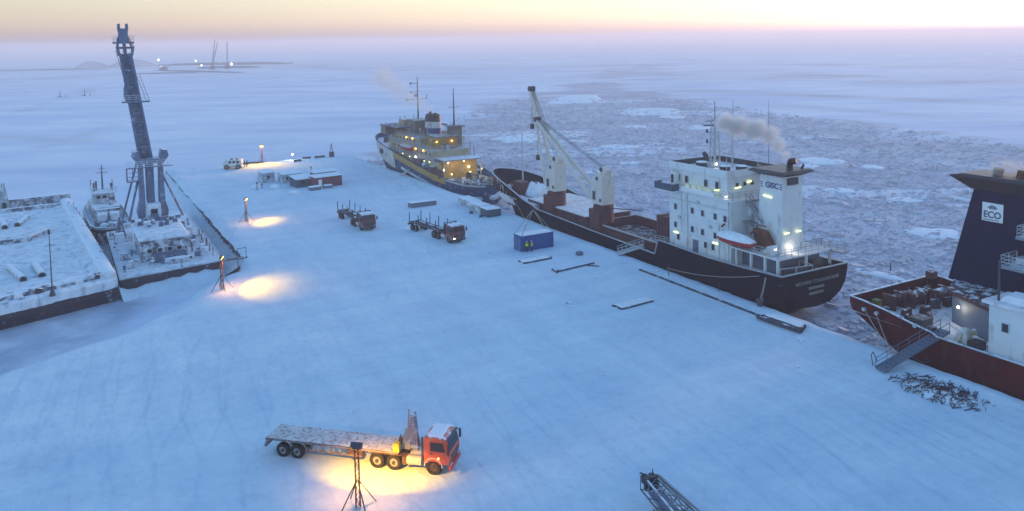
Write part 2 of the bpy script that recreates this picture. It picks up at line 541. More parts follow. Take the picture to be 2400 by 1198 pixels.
def snow_material():
    m = bpy.data.materials.new('packed_snow')
    m.use_nodes = True
    N, L = m.node_tree.nodes, m.node_tree.links
    bs = N['Principled BSDF']; bs.inputs['Roughness'].default_value = 0.95
    ge = N.new('ShaderNodeNewGeometry')
    rot = N.new('ShaderNodeMapping'); rot.inputs['Rotation'].default_value = (0, 0, -ROT)
    L.new(ge.outputs['Position'], rot.inputs[0])
    def nz(scale, stretch, detail=6, rough=0.6):
        mp = N.new('ShaderNodeMapping'); mp.inputs['Scale'].default_value = stretch
        L.new(rot.outputs[0], mp.inputs[0])
        t = N.new('ShaderNodeTexNoise'); t.inputs['Scale'].default_value = scale; t.inputs['Detail'].default_value = detail; t.inputs['Roughness'].default_value = rough
        L.new(mp.outputs[0], t.inputs['Vector'])
        return t.outputs['Fac']
    def ramp(s, a, b, ca, cb):
        r = N.new('ShaderNodeValToRGB'); r.color_ramp.elements[0].position = a; r.color_ramp.elements[1].position = b
        r.color_ramp.elements[0].color = ca + (1,); r.color_ramp.elements[1].color = cb + (1,)
        L.new(s, r.inputs[0]); return r.outputs[0]
    def mul(a, b, f=1.0):
        x = N.new('ShaderNodeMix'); x.data_type = 'RGBA'; x.blend_type = 'MULTIPLY'; x.inputs[0].default_value = f
        L.new(a, x.inputs[6]); L.new(b, x.inputs[7]); return x.outputs[2]
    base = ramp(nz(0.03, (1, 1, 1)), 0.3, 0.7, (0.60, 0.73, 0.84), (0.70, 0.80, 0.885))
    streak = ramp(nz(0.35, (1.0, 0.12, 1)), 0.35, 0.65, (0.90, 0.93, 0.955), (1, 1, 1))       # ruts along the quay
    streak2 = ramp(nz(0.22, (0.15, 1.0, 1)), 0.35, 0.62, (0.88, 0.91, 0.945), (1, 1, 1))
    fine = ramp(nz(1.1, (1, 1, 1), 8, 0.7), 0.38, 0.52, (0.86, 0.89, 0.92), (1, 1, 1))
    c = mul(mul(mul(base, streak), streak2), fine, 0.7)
    # vehicle tracks: thin bent lines, worn in where trucks turn
    for (ang, scl, dist, seed) in ((0.25, 0.08, 8.0, 0.0), (0.1, 0.1, 6.0, 140.0)):
        mp = N.new('ShaderNodeMapping'); mp.inputs['Rotation'].default_value = (0, 0, ang); mp.inputs['Location'].default_value = (seed, seed, 0)
        L.new(rot.outputs[0], mp.inputs[0])
        wv = N.new('ShaderNodeTexWave'); wv.inputs['Scale'].default_value = scl; wv.inputs['Distortion'].default_value = dist; wv.inputs['Detail'].default_value = 2.5; wv.inputs['Detail Scale'].default_value = 0.35
        L.new(mp.outputs[0], wv.inputs['Vector'])
        line = ramp(wv.outputs['Fac'], 0.0, 0.05, (0.89, 0.92, 0.95), (1, 1, 1))
        msk = ramp(nz(0.018, (1, 1, 1), 3), 0.42, 0.62, (0, 0, 0), (1, 1, 1))
        x = N.new('ShaderNodeMix'); x.data_type = 'RGBA'; x.blend_type = 'MULTIPLY'
        L.new(msk, x.inputs[0]); L.new(c, x.inputs[6]); L.new(line, x.inputs[7]); c = x.outputs[2]
    mott = ramp(nz(0.11, (1, 0.7, 1), 7, 0.65), 0.36, 0.60, (0.86, 0.905, 0.945), (1, 1, 1))
    c = mul(c, mott)
    scuff = ramp(nz(0.5, (1, 0.5, 1), 9, 0.75), 0.30, 0.46, (0.78, 0.83, 0.89), (1, 1, 1))
    c = mul(c, scuff, 0.6)
    L.new(c, bs.inputs['Base Color'])
    bp = N.new('ShaderNodeBump'); bp.inputs['Strength'].default_value = 0.8; bp.inputs['Distance'].default_value = 0.25
    L.new(nz(0.9, (1, 0.4, 1), 8, 0.65), bp.inputs['Height'])
    L.new(bp.outputs[0], bs.inputs['Normal'])
    MATS['packed_snow'] = m
snow_material()
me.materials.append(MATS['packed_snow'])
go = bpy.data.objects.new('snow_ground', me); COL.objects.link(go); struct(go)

# quay walls of steel sheet piles under the snow
for nm, a, b in (('quay_wall_sea', (-0.05, -125), (-0.05, 164)), ('quay_wall_basin', (-51.35, 64), (-51.35, 165.5))):
    w = MB()
    k = int((b[1] - a[1]) / 1.4)
    prev = None
    side = 1 if a[0] > -5 else -1
    rows = []
    for i in range(k * 2 + 1):
        u = a[1] + (b[1] - a[1]) * i / (k * 2)
        vv = a[0] - side * (0.0 if (i // 2) % 2 else 0.28)
        rows.append((vv, u))
    pts = [P(v_, u_, -4.2) for v_, u_ in rows] + [P(v_, u_, -0.02) for v_, u_ in rows]
    n_ = len(rows)
    w.add(pts, [(i, i + 1, n_ + i + 1, n_ + i) for i in range(n_ - 1)])
    struct(w.build(nm, 'quay_steel'))
    cap = MB()
    p0, p1 = P(a[0] - side * 0.3, a[1], -0.3), P(b[0] - side * 0.3, b[1], -0.3)
    cap.beam(p0, p1, 0.7, 0.4)
    struct(cap.build('quay_capping', 'quay_steel'))
w = MB(); w.beam(P(-51.4, 165.2, -2.1), P(0, 164.6, -2.1), 0.3, 4.2); struct(w.build('quay_wall_end', 'quay_steel'))

def bank(path, width, hfun, name='snow_bank', side=-1):
    # wind-blown snow piled against a wall; path in quay metres, width outwards (to the left of the path)
    m_ = MB(); rings = []
    pts = []
    for (a, b_) in zip(path[:-1], path[1:]):
        k = max(2, int(math.hypot(b_[0] - a[0], b_[1] - a[1]) / 1.2))
        for i in range(k): pts.append((a[0] + (b_[0] - a[0]) * i / k, a[1] + (b_[1] - a[1]) * i / k, b_[0] - a[0], b_[1] - a[1]))
    pts.append((path[-1][0], path[-1][1], b_[0] - a[0], b_[1] - a[1]))
    for (v, u, dv, du) in pts:
        l = math.hypot(dv, du); nv, nu = -du / l, dv / l
        h = hfun(v, u); ring = []
        for t_ in (-.15, .0, .15, .35, .6, .85, 1.1):
            w_ = width * t_ * (1 + .3 * fbm(u * .2, v * .2, 3))
            z = SEA_Z - .3 + (h + .3) * max(0, 1 - max(0, t_)) ** 1.4 + (.12 * fbm(u * .8, t_ * 4) if 0 < t_ < 1 else 0)
            if t_ >= 1.1: z = SEA_Z - .5
            ring.append(P(v + nv * w_, u + nu * w_, z))
        rings.append(ring)
    m_.loft(rings, False, False)
    return struct(m_.build(name, 'packed_snow', None, True))
bank([(-51.3, 63), (-51.3, 166)], 5.0, lambda v, u: 1.9 + .5 * fbm(u * .13, 4) + max(0, min(.9, (u - 96) * .05)))
bank([(-54.6, 62.9), (-69.4, 60.1)][::-1], -3.2, lambda v, u: 1.35 + .55 * fbm(v * .35, 9) + (.5 if -60.5 < v < -57.0 else 0))

# ------------------------------------------------------------------ sea ice: one sheet to the horizon
def in_poly(x, y, poly):
    c = False; n = len(poly); j = n - 1
    for i in range(n):
        if (poly[i][1] > y) != (poly[j][1] > y) and x < (poly[j][0] - poly[i][0]) * (y - poly[i][1]) / (poly[j][1] - poly[i][1]) + poly[i][0]:
            c = not c
        j = i
    return c
def dist_poly(x, y, poly):
    best = 1e9
    p = Vector((x, y))
    for i in range(len(poly)):
        a, b = Vector(poly[i]), Vector(poly[(i + 1) % len(poly)])
        ab = b - a
        t = max(0, min(1, (p - a).dot(ab) / max(1e-9, ab.length_squared)))
        best = min(best, (p - a - ab * t).length)
    return best
# broken ice: the ships' basin off the quay, widening from the ice channel that runs out to sea (world metres)
BRASH = [(-27.3, 366.2), (-19.8, 414.4), (8.5, 534.5), (45.5, 662.1), (98.9, 850.1), (184.0, 1055.4), (196.2, 1031.8), (121.3, 819.9), (66.3, 597.8), (102.5, 539.6), (109.5, 432.5), (122.5, 386.7), (139.1, 329.1), (153.4, 290.0), (164.1, 254.0), (288.0, 173.1), (195.4, 52.2), (86.4, -9.1), (-55.7, 243.7), (-40.7, 253.6), (-31.8, 297.4)]
SMOOTH_BASIN = [tuple(P(v_, u_)[:2]) for v_, u_ in ((-66, 61), (-63, 56), (-70, 43), (-84, 32), (-108, 14), (-125, 2), (-112, 40), (-75, 66))]
SIDE_BASIN = [tuple(P(v_, u_)[:2]) for v_, u_ in ((-50.5, 63), (-50.5, 140), (-57, 140), (-57, 60))]
RIDGES = [(88.9, 280.6, 132.5, 208.3, 6.8), (87.4, 591.6, 254.3, 401.2, 22.5), (365.1, 989.2, 495.2, 782.8, 55.9), (112.1, 472.0, 202.1, 318.6, 12.8), (78.2, 983.7, 158.1, 749.0, 97.3), (188.2, 792.4, 365.1, 576.7, 44.9), (158.1, 749.0, 356.3, 562.8, 56.3), (89.1, 337.5, 153.2, 241.1, 7.4), (-569.8, 902.4, -510.6, 1079.2, 52.3), (-837.9, 1328.7, -708.9, 1363.0, 178.7), (-439.0, 1442.4, -104.6, 999.2, 180.0), (-283.7, 471.2, -360.8, 691.9, 11.1), (-214.2, 337.0, -171.3, 316.8, 9.8), (-174.1, 298.3, -186.7, 383.6, 4.5)]
rads = []
r_ = 45.0
while r_ < 14000:
    rads.append(r_); r_ *= 1.0085 if r_ < 2500 else 1.04
angs = [R(a) for a in frange(-40, 40, 0.22)] + [R(a) for a in frange(42, 318, 6)]
vv_, ff_, brash_a, grey_a, bare_a = [], [], [], [], []
for r in rads:
    for a in angs:
        x, y = r * math.sin(a), r * math.cos(a)
        b = 0.0; gr = 0.0
        if abs(a) < R(60) and y > 0:
            if r < 3500:
                d = dist_poly(x, y, BRASH)
                if in_poly(x, y, BRASH): d = -d
                soft = 4 + r * 0.05
                d += soft * 1.2 * fbm(x * 0.02, y * 0.02)
                b = max(0.0, min(1.0, 0.5 - d / (2 * soft)))
            for (x0, y0, x1, y1, wd) in RIDGES:
                ab = Vector((x1 - x0, y1 - y0)); p = Vector((x - x0, y - y0))
                t = max(0, min(1, p.dot(ab) / ab.length_squared))
                dd = (p - ab * t).length + wd * 0.9 * fbm(x * 0.006, y * 0.006)
                gr = max(gr, max(0.0, min(1.0, 1.2 - dd / wd)))
        z = SEA_Z
        if b > 0.2 and r < 700:
            z += b * (0.09 * noise.noise(Vector((x * 0.9, y * 0.9, 0))) + 0.10 * noise.noise(Vector((x * 2.3, y * 2.3, 5))))
        else:
            z += 0.12 * fbm(x * 0.02, y * 0.02)
        bare = 0.0
        if r < 260 and in_poly(x, y, SMOOTH_BASIN):
            bare = min(1.0, dist_poly(x, y, SMOOTH_BASIN) / 4.0)
        elif r < 260 and in_poly(x, y, SIDE_BASIN):
            bare = min(.6, dist_poly(x, y, SIDE_BASIN) / 3.0)
        vv_.append((x, y, z)); brash_a.append(b); grey_a.append(gr); bare_a.append(bare)
na = len(angs)
for j in range(len(rads) - 1):
    for i in range(na):
        k = (i + 1) % na
        ff_.append((j * na + i, j * na + k, (j + 1) * na + k, (j + 1) * na + i))
me = bpy.data.meshes.new('sea_ice')
me.from_pydata(vv_, [], [f[::-1] for f in ff_]); me.update()
for pl in me.polygons: pl.use_smooth = True
for nm, arr in (('brash', brash_a), ('ridge', grey_a), ('bare', bare_a)):
    at = me.attributes.new(nm, 'FLOAT', 'POINT')
    at.data.foreach_set('value', arr)

def ice_material():
    m = bpy.data.materials.new('sea_ice')
    m.use_nodes = True
    N, L = m.node_tree.nodes, m.node_tree.links
    bs = N['Principled BSDF']; bs.inputs['Roughness'].default_value = 0.85
    ge = N.new('ShaderNodeNewGeometry')
    def nz(scale, stretch=(1, 1, 1), detail=6, rough=0.6, kind='noise'):
        mp = N.new('ShaderNodeMapping'); mp.inputs['Scale'].default_value = stretch
        L.new(ge.outputs['Position'], mp.inputs[0])
        if kind == 'noise':
            t = N.new('ShaderNodeTexNoise'); t.inputs['Detail'].default_value = detail; t.inputs['Roughness'].default_value = rough
            o = t.outputs['Fac']
        else:
            t = N.new('ShaderNodeTexVoronoi'); t.feature = 'DISTANCE_TO_EDGE' if kind == 'edge' else 'F1'
            o = t.outputs['Distance']
        t.inputs['Scale'].default_value = scale
        L.new(mp.outputs[0], t.inputs['Vector'])
        return o
    def ramp(s, stops):
        r = N.new('ShaderNodeValToRGB')
        while len(r.color_ramp.elements) < len(stops): r.color_ramp.elements.new(0.5)
        for e, (p, c) in zip(r.color_ramp.elements, stops):
            e.position = p; e.color = c + (1,)
        L.new(s, r.inputs[0]); return r.outputs[0]
    def mix(f, a, b, mode='MIX'):
        x = N.new('ShaderNodeMix'); x.data_type = 'RGBA'; x.blend_type = mode
        if isinstance(f, float): x.inputs[0].default_value = f
        else: L.new(f, x.inputs[0])
        L.new(a, x.inputs[6]); L.new(b, x.inputs[7]); return x.outputs[2]
    def attr(n):
        a = N.new('ShaderNodeAttribute'); a.attribute_name = n; return a.outputs['Fac']
    def math_(op, a, b):
        x = N.new('ShaderNodeMath'); x.operation = op
        for k, s in ((0, a), (1, b)):
            if isinstance(s, (int, float)): x.inputs[k].default_value = s
            else: L.new(s, x.inputs[k])
        return x.outputs[0]
    snow = ramp(nz(0.006), [(0.3, (0.62, 0.68, 0.80)), (0.55, (0.74, 0.78, 0.88)), (0.75, (0.78, 0.81, 0.89))])
    drift = ramp(nz(0.03, (0.35, 1, 1), 7, 0.65), [(0.36, (0.72, 0.80, 0.90)), (0.58, (1, 1, 1))])
    snow = mix(1.0, snow, drift, 'MULTIPLY')
    # crushed ice: pale pancakes and blocks in grey-blue slush
    cell = nz(0.8, (1, 1, 1), kind='edge')
    cells = ramp(cell, [(0.02, (0.40, 0.40, 0.48)), (0.14, (0.53, 0.53, 0.62)), (0.4, (0.58, 0.58, 0.67))])
    lump = ramp(nz(0.22, detail=8, rough=0.72), [(0.36, (0.74, 0.75, 0.80)), (0.5, (0.93, 0.94, 0.96)), (0.66, (1.18, 1.17, 1.15))])
    big = ramp(nz(0.035, (0.5, 1, 1), 6, 0.6), [(0.35, (0.80, 0.82, 0.86)), (0.6, (1.12, 1.12, 1.1))])
    br = mix(1.0, mix(1.0, cells, lump, 'MULTIPLY'), big, 'MULTIPLY')
    # snow-covered plates caught in it
    plates = math_('MULTIPLY', math_('GREATER_THAN', nz(0.03, (0.35, 1, 1), 5, 0.55), 0.59), 0.7)
    br = mix(plates, br, snow)
    bm = ramp(math_('ADD', attr('brash'), math_('MULTIPLY', math_('SUBTRACT', nz(0.05, (0.5, 1, 1), detail=7, rough=0.7), 0.5), 1.3)), [(0.36, (0, 0, 0)), (0.66, (1, 1, 1))])
    c = mix(bm, snow, br)
    rd = ramp(nz(0.02, (0.6, 1, 1), 7, 0.7), [(0.4, (0.38, 0.41, 0.50)), (0.6, (0.64, 0.67, 0.75))])
    rm = math_('MULTIPLY', attr('ridge'), ramp(nz(0.012, (0.3, 1, 1), 6, 0.6), [(0.38, (0, 0, 0)), (0.55, (0.9, 0.9, 0.9))]))
    c = mix(rm, c, rd)
    bare = ramp(nz(0.12, detail=7, rough=0.65), [(0.35, (0.30, 0.37, 0.50)), (0.55, (0.46, 0.53, 0.65)), (0.7, (0.66, 0.73, 0.82))])
    c = mix(attr('bare'), c, bare)
    L.new(c, bs.inputs['Base Color'])
    bp = N.new('ShaderNodeBump'); bp.inputs['Strength'].default_value = 0.6; bp.inputs['Distance'].default_value = 0.4
    L.new(nz(0.5, detail=8, rough=0.7), bp.inputs['Height'])
    L.new(bp.outputs[0], bs.inputs['Normal'])
    MATS['sea_ice'] = m
ice_material()
me.materials.append(MATS['sea_ice'])
so = bpy.data.objects.new('sea_ice', me); COL.objects.link(so); struct(so)

# haze: still cold air full of ice crystals, round everything
hm = bpy.data.materials.new('haze_air'); hm.use_nodes = True
hn = hm.node_tree; hn.nodes.remove(hn.nodes['Principled BSDF'])
hv = hn.nodes.new('ShaderNodeVolumePrincipled')
hv.inputs['Color'].default_value = (1.0, 0.88, 0.87, 1)
hv.inputs['Density'].default_value = 0.0005
hv.inputs['Anisotropy'].default_value = 0.25
hn.links.new(hv.outputs[0], hn.nodes['Material Output'].inputs['Volume'])
hz = MB(); hz.box(-14500, 14500, -14500, 14500, -6, 50)
ho = hz.build('haze', hm); ho['kind'] = 'stuff'; ho['label'] = 'pale blue frost haze over the ice'; ho['category'] = 'haze'


# ================================================================== ships
def section(hb, pts):
    """mirror half-section points (half-breadth, z) to a full open ring, port side first"""
    left = [(-y, z) for y, z in reversed(pts)]
    right = [(y, z) for y, z in pts]
    if abs(pts[0][0]) < 1e-6:
        right = right[1:]
    return left + right

def hull_loft(name, stations, m, parent, off, stern_cap=True, thick=0.16, smooth=False):
    mb = MB(off)
    rings = [[(y, u, z) for y, z in section(0, pts)] for u, pts in stations]
    mb.loft(rings, close=False, cap=False)
    if stern_cap:
        n = len(rings[0])
        b = len(mb.v)
        mb.v += [Vector(p) + mb.o for p in rings[0]]
        mb.f.append(tuple(range(b, b + n)))
    o = mb.build(name, m, parent, smooth)
    solid(o, thick, 1)
    return o

def window(parent, x, y, z, w, h, axis, t=0.05, frame='white_paint'):
    """a pane standing proud of a wall with a frame; axis: which way the wall faces"""
    mb, fr = MB(parent_off), MB(parent_off)
    if axis in ('-x', '+x'):
        s = -1 if axis == '-x' else 1
        a, b = sorted((x, x + s * t))
        pane = mb.box(a, b, y - w / 2, y + w / 2, z - h / 2, z + h / 2).build('window', 'glass', parent)
        a, b = sorted((x, x + s * (t + 0.03)))
        for (q0, q1, r0, r1) in ((y - w / 2 - .06, y - w / 2, z - h / 2 - .06, z + h / 2 + .06), (y + w / 2, y + w / 2 + .06, z - h / 2 - .06, z + h / 2 + .06),
                                 (y - w / 2, y + w / 2, z + h / 2, z + h / 2 + .06), (y - w / 2, y + w / 2, z - h / 2 - .06, z - h / 2)):
            fr.box(a, b, q0, q1, r0, r1)
    else:
        s = -1 if axis == '-y' else 1
        a, b = sorted((y, y + s * t))
        pane = mb.box(x - w / 2, x + w / 2, a, b, z - h / 2, z + h / 2).build('window', 'glass', parent)
        a, b = sorted((y, y + s * (t + 0.03)))
        for (q0, q1, r0, r1) in ((x - w / 2 - .06, x - w / 2, z - h / 2 - .06, z + h / 2 + .06), (x + w / 2, x + w / 2 + .06, z - h / 2 - .06, z + h / 2 + .06),
                                 (x - w / 2, x + w / 2, z + h / 2, z + h / 2 + .06), (x - w / 2, x + w / 2, z - h / 2 - .06, z - h / 2)):
            fr.box(q0, q1, a, b, r0, r1)
    fr.build('window_frame', frame, pane)
    return pane

def tube_lamp(parent, p, q, m='lamp_tube', r=0.07):
    return MB(parent_off).cyl(p, q, r, n=6).build('tube_lamp', m, parent)

def bulb(parent, p, r=0.16, m='lamp_white'):
    return MB(parent_off).ball(p, r, n=8, m=5).build('deck_lamp', m, parent)

# ------------------------------------------------------------------ the black cargo ship
CV = 7.2
parent_off = (0, 0, 3)                       # local: x from the keel line, y forward from the stern, z given above quay level
cargo = thing('cargo_ship', 'black-hulled cargo ship with white deckhouse and two cream deck cranes', 'ship', P(CV, 0, SEA_Z), ROT)
full = [(0, -4.2), (5.2, -4.2), (5.9, -3.4), (6.0, -1), (6.0, 0.6)]
st = [
    (0.0, [(0, -0.8), (2.6, -0.6), (4.6, 0.5), (5.5, 1.6), (5.85, 2.8), (6.0, 3.9)]),
    (2.5, [(0, -1.9), (3.2, -1.6), (5.0, -0.3), (5.7, 1.0), (5.95, 2.6), (6.0, 3.8)]),
    (6.0, [(0, -4.2), (3.6, -3.7), (5.4, -1.8), (5.9, 0.2), (6.0, 2.0), (6.0, 3.6)]),
    (13.0, full + [(6.0, 3.4)]), (23.6, full + [(6.0, 3.65)]), (24.4, full + [(6.0, 1.35)]),
    (40.0, full + [(6.0, 1.6)]), (58.5, full + [(6.0, 2.1)]), (60.0, full + [(6.0, 2.5)]),
    (64.0, [(0, -4.2), (4.6, -4.2), (5.4, -3.2), (5.75, -1), (5.9, 1.2), (5.95, 3.1)]),
    (68.0, [(0, -4.2), (3.2, -4.2), (4.3, -3.0), (4.9, -0.8), (5.4, 1.6), (5.6, 3.9)]),
    (72.0, [(0, -4.2), (1.4, -4.0), (2.7, -2.6), (3.6, -0.3), (4.5, 2.2), (5.2, 4.6)]),
    (76.0, [(0, -0.8), (0.5, -0.7), (1.4, 0.4), (2.4, 1.7), (3.5, 3.4), (4.6, 5.1)]),
    (80.0, [(0, 2.4), (0.4, 2.45), (1.0, 2.9), (1.9, 3.6), (2.8, 4.5), (3.7, 5.5)]),
    (83.2, [(0, 4.1), (0.2, 4.15), (0.6, 4.4), (1.1, 4.8), (1.7, 5.2), (2.3, 5.65)]),
    (84.8, [(0, 5.2), (0.06, 5.22), (0.15, 5.3), (0.3, 5.45), (0.5, 5.6), (0.7, 5.7)]),
    (85.1, [(0, 5.5), (0.02, 5.52), (0.04, 5.55), (0.06, 5.6), (0.08, 5.65), (0.1, 5.7)]),
]
hull_loft('hull', st, 'hull_black', cargo, parent_off)
cap = MB(parent_off)                          # pale rail capping along the bulwark top
tops = [(u, pts[-1]) for u, pts in st]
for (u0, (y0, z0)), (u1, (y1, z1)) in zip(tops[:-1], tops[1:]):
    for s in (-1, 1):
        cap.beam((s * (y0 + .05), u0, z0 + .05), (s * (y1 + .05), u1, z1 + .05), 0.3, 0.08)
cap.beam((-6.1, 0, 3.96), (6.1, 0, 3.96), 0.3, 0.08)
cap.build('bulwark_cap', 'pale_grey', cargo)
fo = MB(parent_off)                           # decks
fo.add([(-5.9, 0.05, 2.75), (5.9, 0.05, 2.75), (5.9, 24.0, 2.75), (-5.9, 24.0, 2.75)], [(0, 1, 2, 3)])
fo.build('poop_deck', 'deck_snow', cargo)
MB(parent_off).add([(-5.95, 24.0, 0.75), (5.95, 24.0, 0.75), (5.95, 62.0, 1.2), (-5.95, 62.0, 1.2)], [(0, 1, 2, 3)]).build('main_deck', 'deck_red', cargo)
MB(parent_off).add([(-5.95, 24.05, .75), (5.95, 24.05, .75), (5.95, 24.05, 2.75), (-5.95, 24.05, 2.75)], [(0, 1, 2, 3)]).build('poop_bulkhead', 'maroon', cargo)
MB(parent_off).prism([(-5.6, 61), (5.6, 61), (5.3, 68), (4.8, 72), (4.0, 76), (2.6, 80), (0.9, 82.6), (-0.9, 82.6), (-2.6, 80), (-4.0, 76), (-4.8, 72), (-5.3, 68)], 1.1, 2.4).build('forecastle_deck', 'deck_snow', cargo)
# bulwark stays on the forecastle, each one a rib of its own
for s in (-1, 1):
    for k in range(13):
        u = 61.5 + k * 1.75
        for (u0, (y0, z0)), (u1, (y1, z1)) in zip(tops[:-1], tops[1:]):
            if u0 <= u <= u1:
                t = (u - u0) / (u1 - u0); y, z = y0 + (y1 - y0) * t, z0 + (z1 - z0) * t
                b = MB(parent_off)
                b.add([(s * (y - .12), u - .05, z), (s * (y - .12), u + .05, z), (s * (y - .2), u - .05, 2.4), (s * (y - .2), u + .05, 2.4), (s * (y - .75), u - .05, 2.4), (s * (y - .75), u + .05, 2.4)],
                      [(0, 1, 5, 4), (0, 4, 2), (1, 3, 5), (0, 2, 3, 1)])
                b.build('bulwark_stay', 'maroon', cargo)
                break
# hatches
def frame_box(x0, x1, y0, y1, z0, z1, t, m, name, parent):
    b = MB(parent_off)
    b.box(x0, x0 + t, y0, y1, z0, z1).box(x1 - t, x1, y0, y1, z0, z1).box(x0 + t, x1 - t, y0, y0 + t, z0, z1).box(x0 + t, x1 - t, y1 - t, y1, z0, z1)
    return b.build(name, m, parent)
hc = frame_box(-4.1, 5.2, 26.2, 43.2, -3.0, 2.5, 0.25, 'maroon', 'hatch_coaming', cargo)
MB(parent_off).box(-3.8, 4.9, 26.5, 42.9, -3.9, -3.0).build('hold_floor', 'rust', hc)
b = MB(parent_off)
for sx in (-4.22, 5.2):
    b.box(sx, sx + .12, 26.2, 43.2, 2.3, 2.52)
b.box(-4.1, 5.2, 26.05, 26.18, 2.3, 2.52).box(-4.1, 5.2, 43.22, 43.35, 2.3, 2.52)
b.build('coaming_rail', 'pale_grey', hc)
for k in range(9):
    y = 27 + k * 2.0
    MB(parent_off).beam((-4.18, y, .8), (-4.18, y, 2.3), .16, .2).build('coaming_stay', 'maroon', hc)
hc2 = frame_box(-4.1, 5.2, 45.0, 65.0, 1.0, 2.5, 0.25, 'maroon', 'hatch_coaming', cargo)
for k in range(5):
    y0 = 45.1 + k * 3.98
    p = MB(parent_off).box(-4.3, 5.4, y0, y0 + 3.9, 2.52, 2.85).build('hatch_cover', 'maroon', cargo)
    s = MB(parent_off)
    rings = []
    for zz, ins in ((2.852, 0.05), (2.98, 0.12), (3.03, 0.5)):
        rings.append([(-4.3 + ins, y0 + ins, zz), (5.4 - ins, y0 + ins, zz), (5.4 - ins, y0 + 3.9 - ins, zz), (-4.3 + ins, y0 + 3.9 - ins, zz)])
    s.loft(rings).build('snow_layer', 'deck_snow', p)
for k in range(10):
    MB(parent_off).beam((-4.2, 46 + k * 2.0, 1.1), (-4.2, 46 + k * 2.0, 2.4), .18, .2).build('coaming_stay', 'maroon', hc2)
# folded hatch covers standing in front of the deckhouse
for k in range(4):
    y0 = 23.5 + k * 0.72
    p = MB(parent_off).box(-4.2, 5.2, y0, y0 + 0.55, 2.4, 6.9 - 0.1 * (k % 2)).build('folded_hatch_cover', 'maroon', cargo)
    for i in range(6):
        MB(parent_off).box(-4.3, -4.2, y0 + .1, y0 + .45, 2.7 + i * .7, 2.9 + i * .7).build('stiffener', 'maroon', p)
MB(parent_off).rail([(-4.3, 26.4, 2.5), (-4.3, 23.2, 2.75), (-5.6, 23.2, 2.75)], 1.1, 1.2).build('handrail', 'pale_grey', cargo)
# side rails on the main deck
b = MB(parent_off)
b.rail([(-5.9, 27, 1.3), (-5.9, 40, 1.6), (-5.9, 57, 2.0)], 0.9, 2.4, 0.025, 2)
b.build('side_rail', 'dark_metal', cargo)
# accommodation block
house = MB(parent_off)
house.box(-4.7, 5.0, 10.0, 22.6, 2.75, 11.55)
hs = house.build('deckhouse', 'white_paint', cargo)
for x0, y, zs in ((0, 0, 0),):
    for z, ys in ((9.0, (21.2, 17.6, 15.5, 13.0, 11.1)), (6.3, (21.2, 17.6, 15.5, 13.0, 11.1)), (4.6, (20.6, 14.9, 13.4))):
        for yy in ys:
            window(hs, -4.7, yy, z, 0.55, 0.8, '-x', frame='pale_grey')
d = MB(parent_off).box(-4.78, -4.7, 16.4, 17.5, 2.8, 4.9).build('door', 'hangar_blue', hs)
MB(parent_off).box(-4.84, -4.78, 16.5, 16.6, 3.7, 3.9).build('door_handle', 'black_metal', d)
b = MB(parent_off); b.box(-4.75, -4.72, 10, 22.6, 5.45, 5.5); b.box(-4.75, -4.72, 10, 22.6, 8.1, 8.15); b.build('deck_seam', 'white_stained', hs)
# bridge deck and wheelhouse
bd = MB(parent_off).box(-5.0, 5.3, 9.4, 23.0, 11.5, 11.72).build('bridge_deck', 'white_paint', cargo)
wing = MB(parent_off)
wing.box(-6.2, -4.9, 20.2, 24.2, 11.3, 11.5).build('bridge_wing', 'white_paint', cargo)
w_ = MB(parent_off)
w_.box(-6.25, -6.15, 20.2, 24.2, 11.5, 12.5).box(-6.15, -4.9, 24.1, 24.2, 11.5, 12.5).box(-6.15, -4.9, 20.2, 20.3, 11.5, 12.5)
w_.build('wing_bulwark', 'teal_box', cargo)
MB(parent_off).rail([(-5.0, 20.1, 11.7), (-5.0, 9.5, 11.7), (4.8, 9.5, 11.7)], 1.1, 1.2, .03).build('bridge_handrail', 'pale_grey', cargo)
b = MB(parent_off)
b.box(-5.06, -5.0, 13.0, 19.8, 11.7, 12.3)
b.build('name_board', 'sign_white', cargo)
wh = MB(parent_off)
wh.loft([[(-4.2, 11.2, 11.7), (4.6, 11.2, 11.7), (4.6, 22.0, 11.7), (-4.2, 22.0, 11.7)], [(-4.4, 11.0, 14.6), (4.9, 11.0, 14.6), (4.9, 22.4, 14.6), (-4.4, 22.4, 14.6)]])
wo = wh.build('wheelhouse', 'white_paint', cargo)
for yy in (20.9, 19.2, 15.2, 13.0):
    window(wo, -4.36, yy, 13.3, 0.6, 0.95, '-x', 0.06, frame='pale_grey')
for xx in (-2.6, -1.2, 0.2):
    window(wo, xx, 11.06, 13.5, 0.55, 0.5, '-y', 0.06, frame='pale_grey')
lr = MB(parent_off).box(-5.1, -4.4, 20.8, 22.0, 11.75, 14.3).build('wing_cabin', 'white_paint', cargo)
window(lr, -5.1, 21.4, 13.2, 0.6, 1.2, '-x')
rf = frame_box(-4.7, 5.1, 10.7, 22.7, 14.6, 15.6, 0.12, 'white_paint', 'roof_bulwark', cargo)
il = frame_box(-4.57, 4.97, 10.83, 22.57, 14.75, 15.57, 0.03, 'dark_metal', 'inner_lining', rf)
MB(parent_off).box(-4.58, 4.98, 10.82, 22.58, 14.6, 14.75).build('wheelhouse_roof', 'deck_snow', cargo)
for (x, y, z, r, h) in ((-2.0, 18.6, 14.75, 0.85, 0.9), (-1.6, 14.4, 14.75, 0.75, 0.8), (0.8, 13.6, 14.75, 0.8, 0.7)):
    o = MB(parent_off).cyl((x, y, z), (x, y, z + h), r, n=14).build('roof_tank', 'dark_metal', cargo)
    MB(parent_off).cyl((x, y, z + h), (x, y, z + h + .12), r * 1.05, r * .8, n=14).build('snow_cap', 'snow', o)
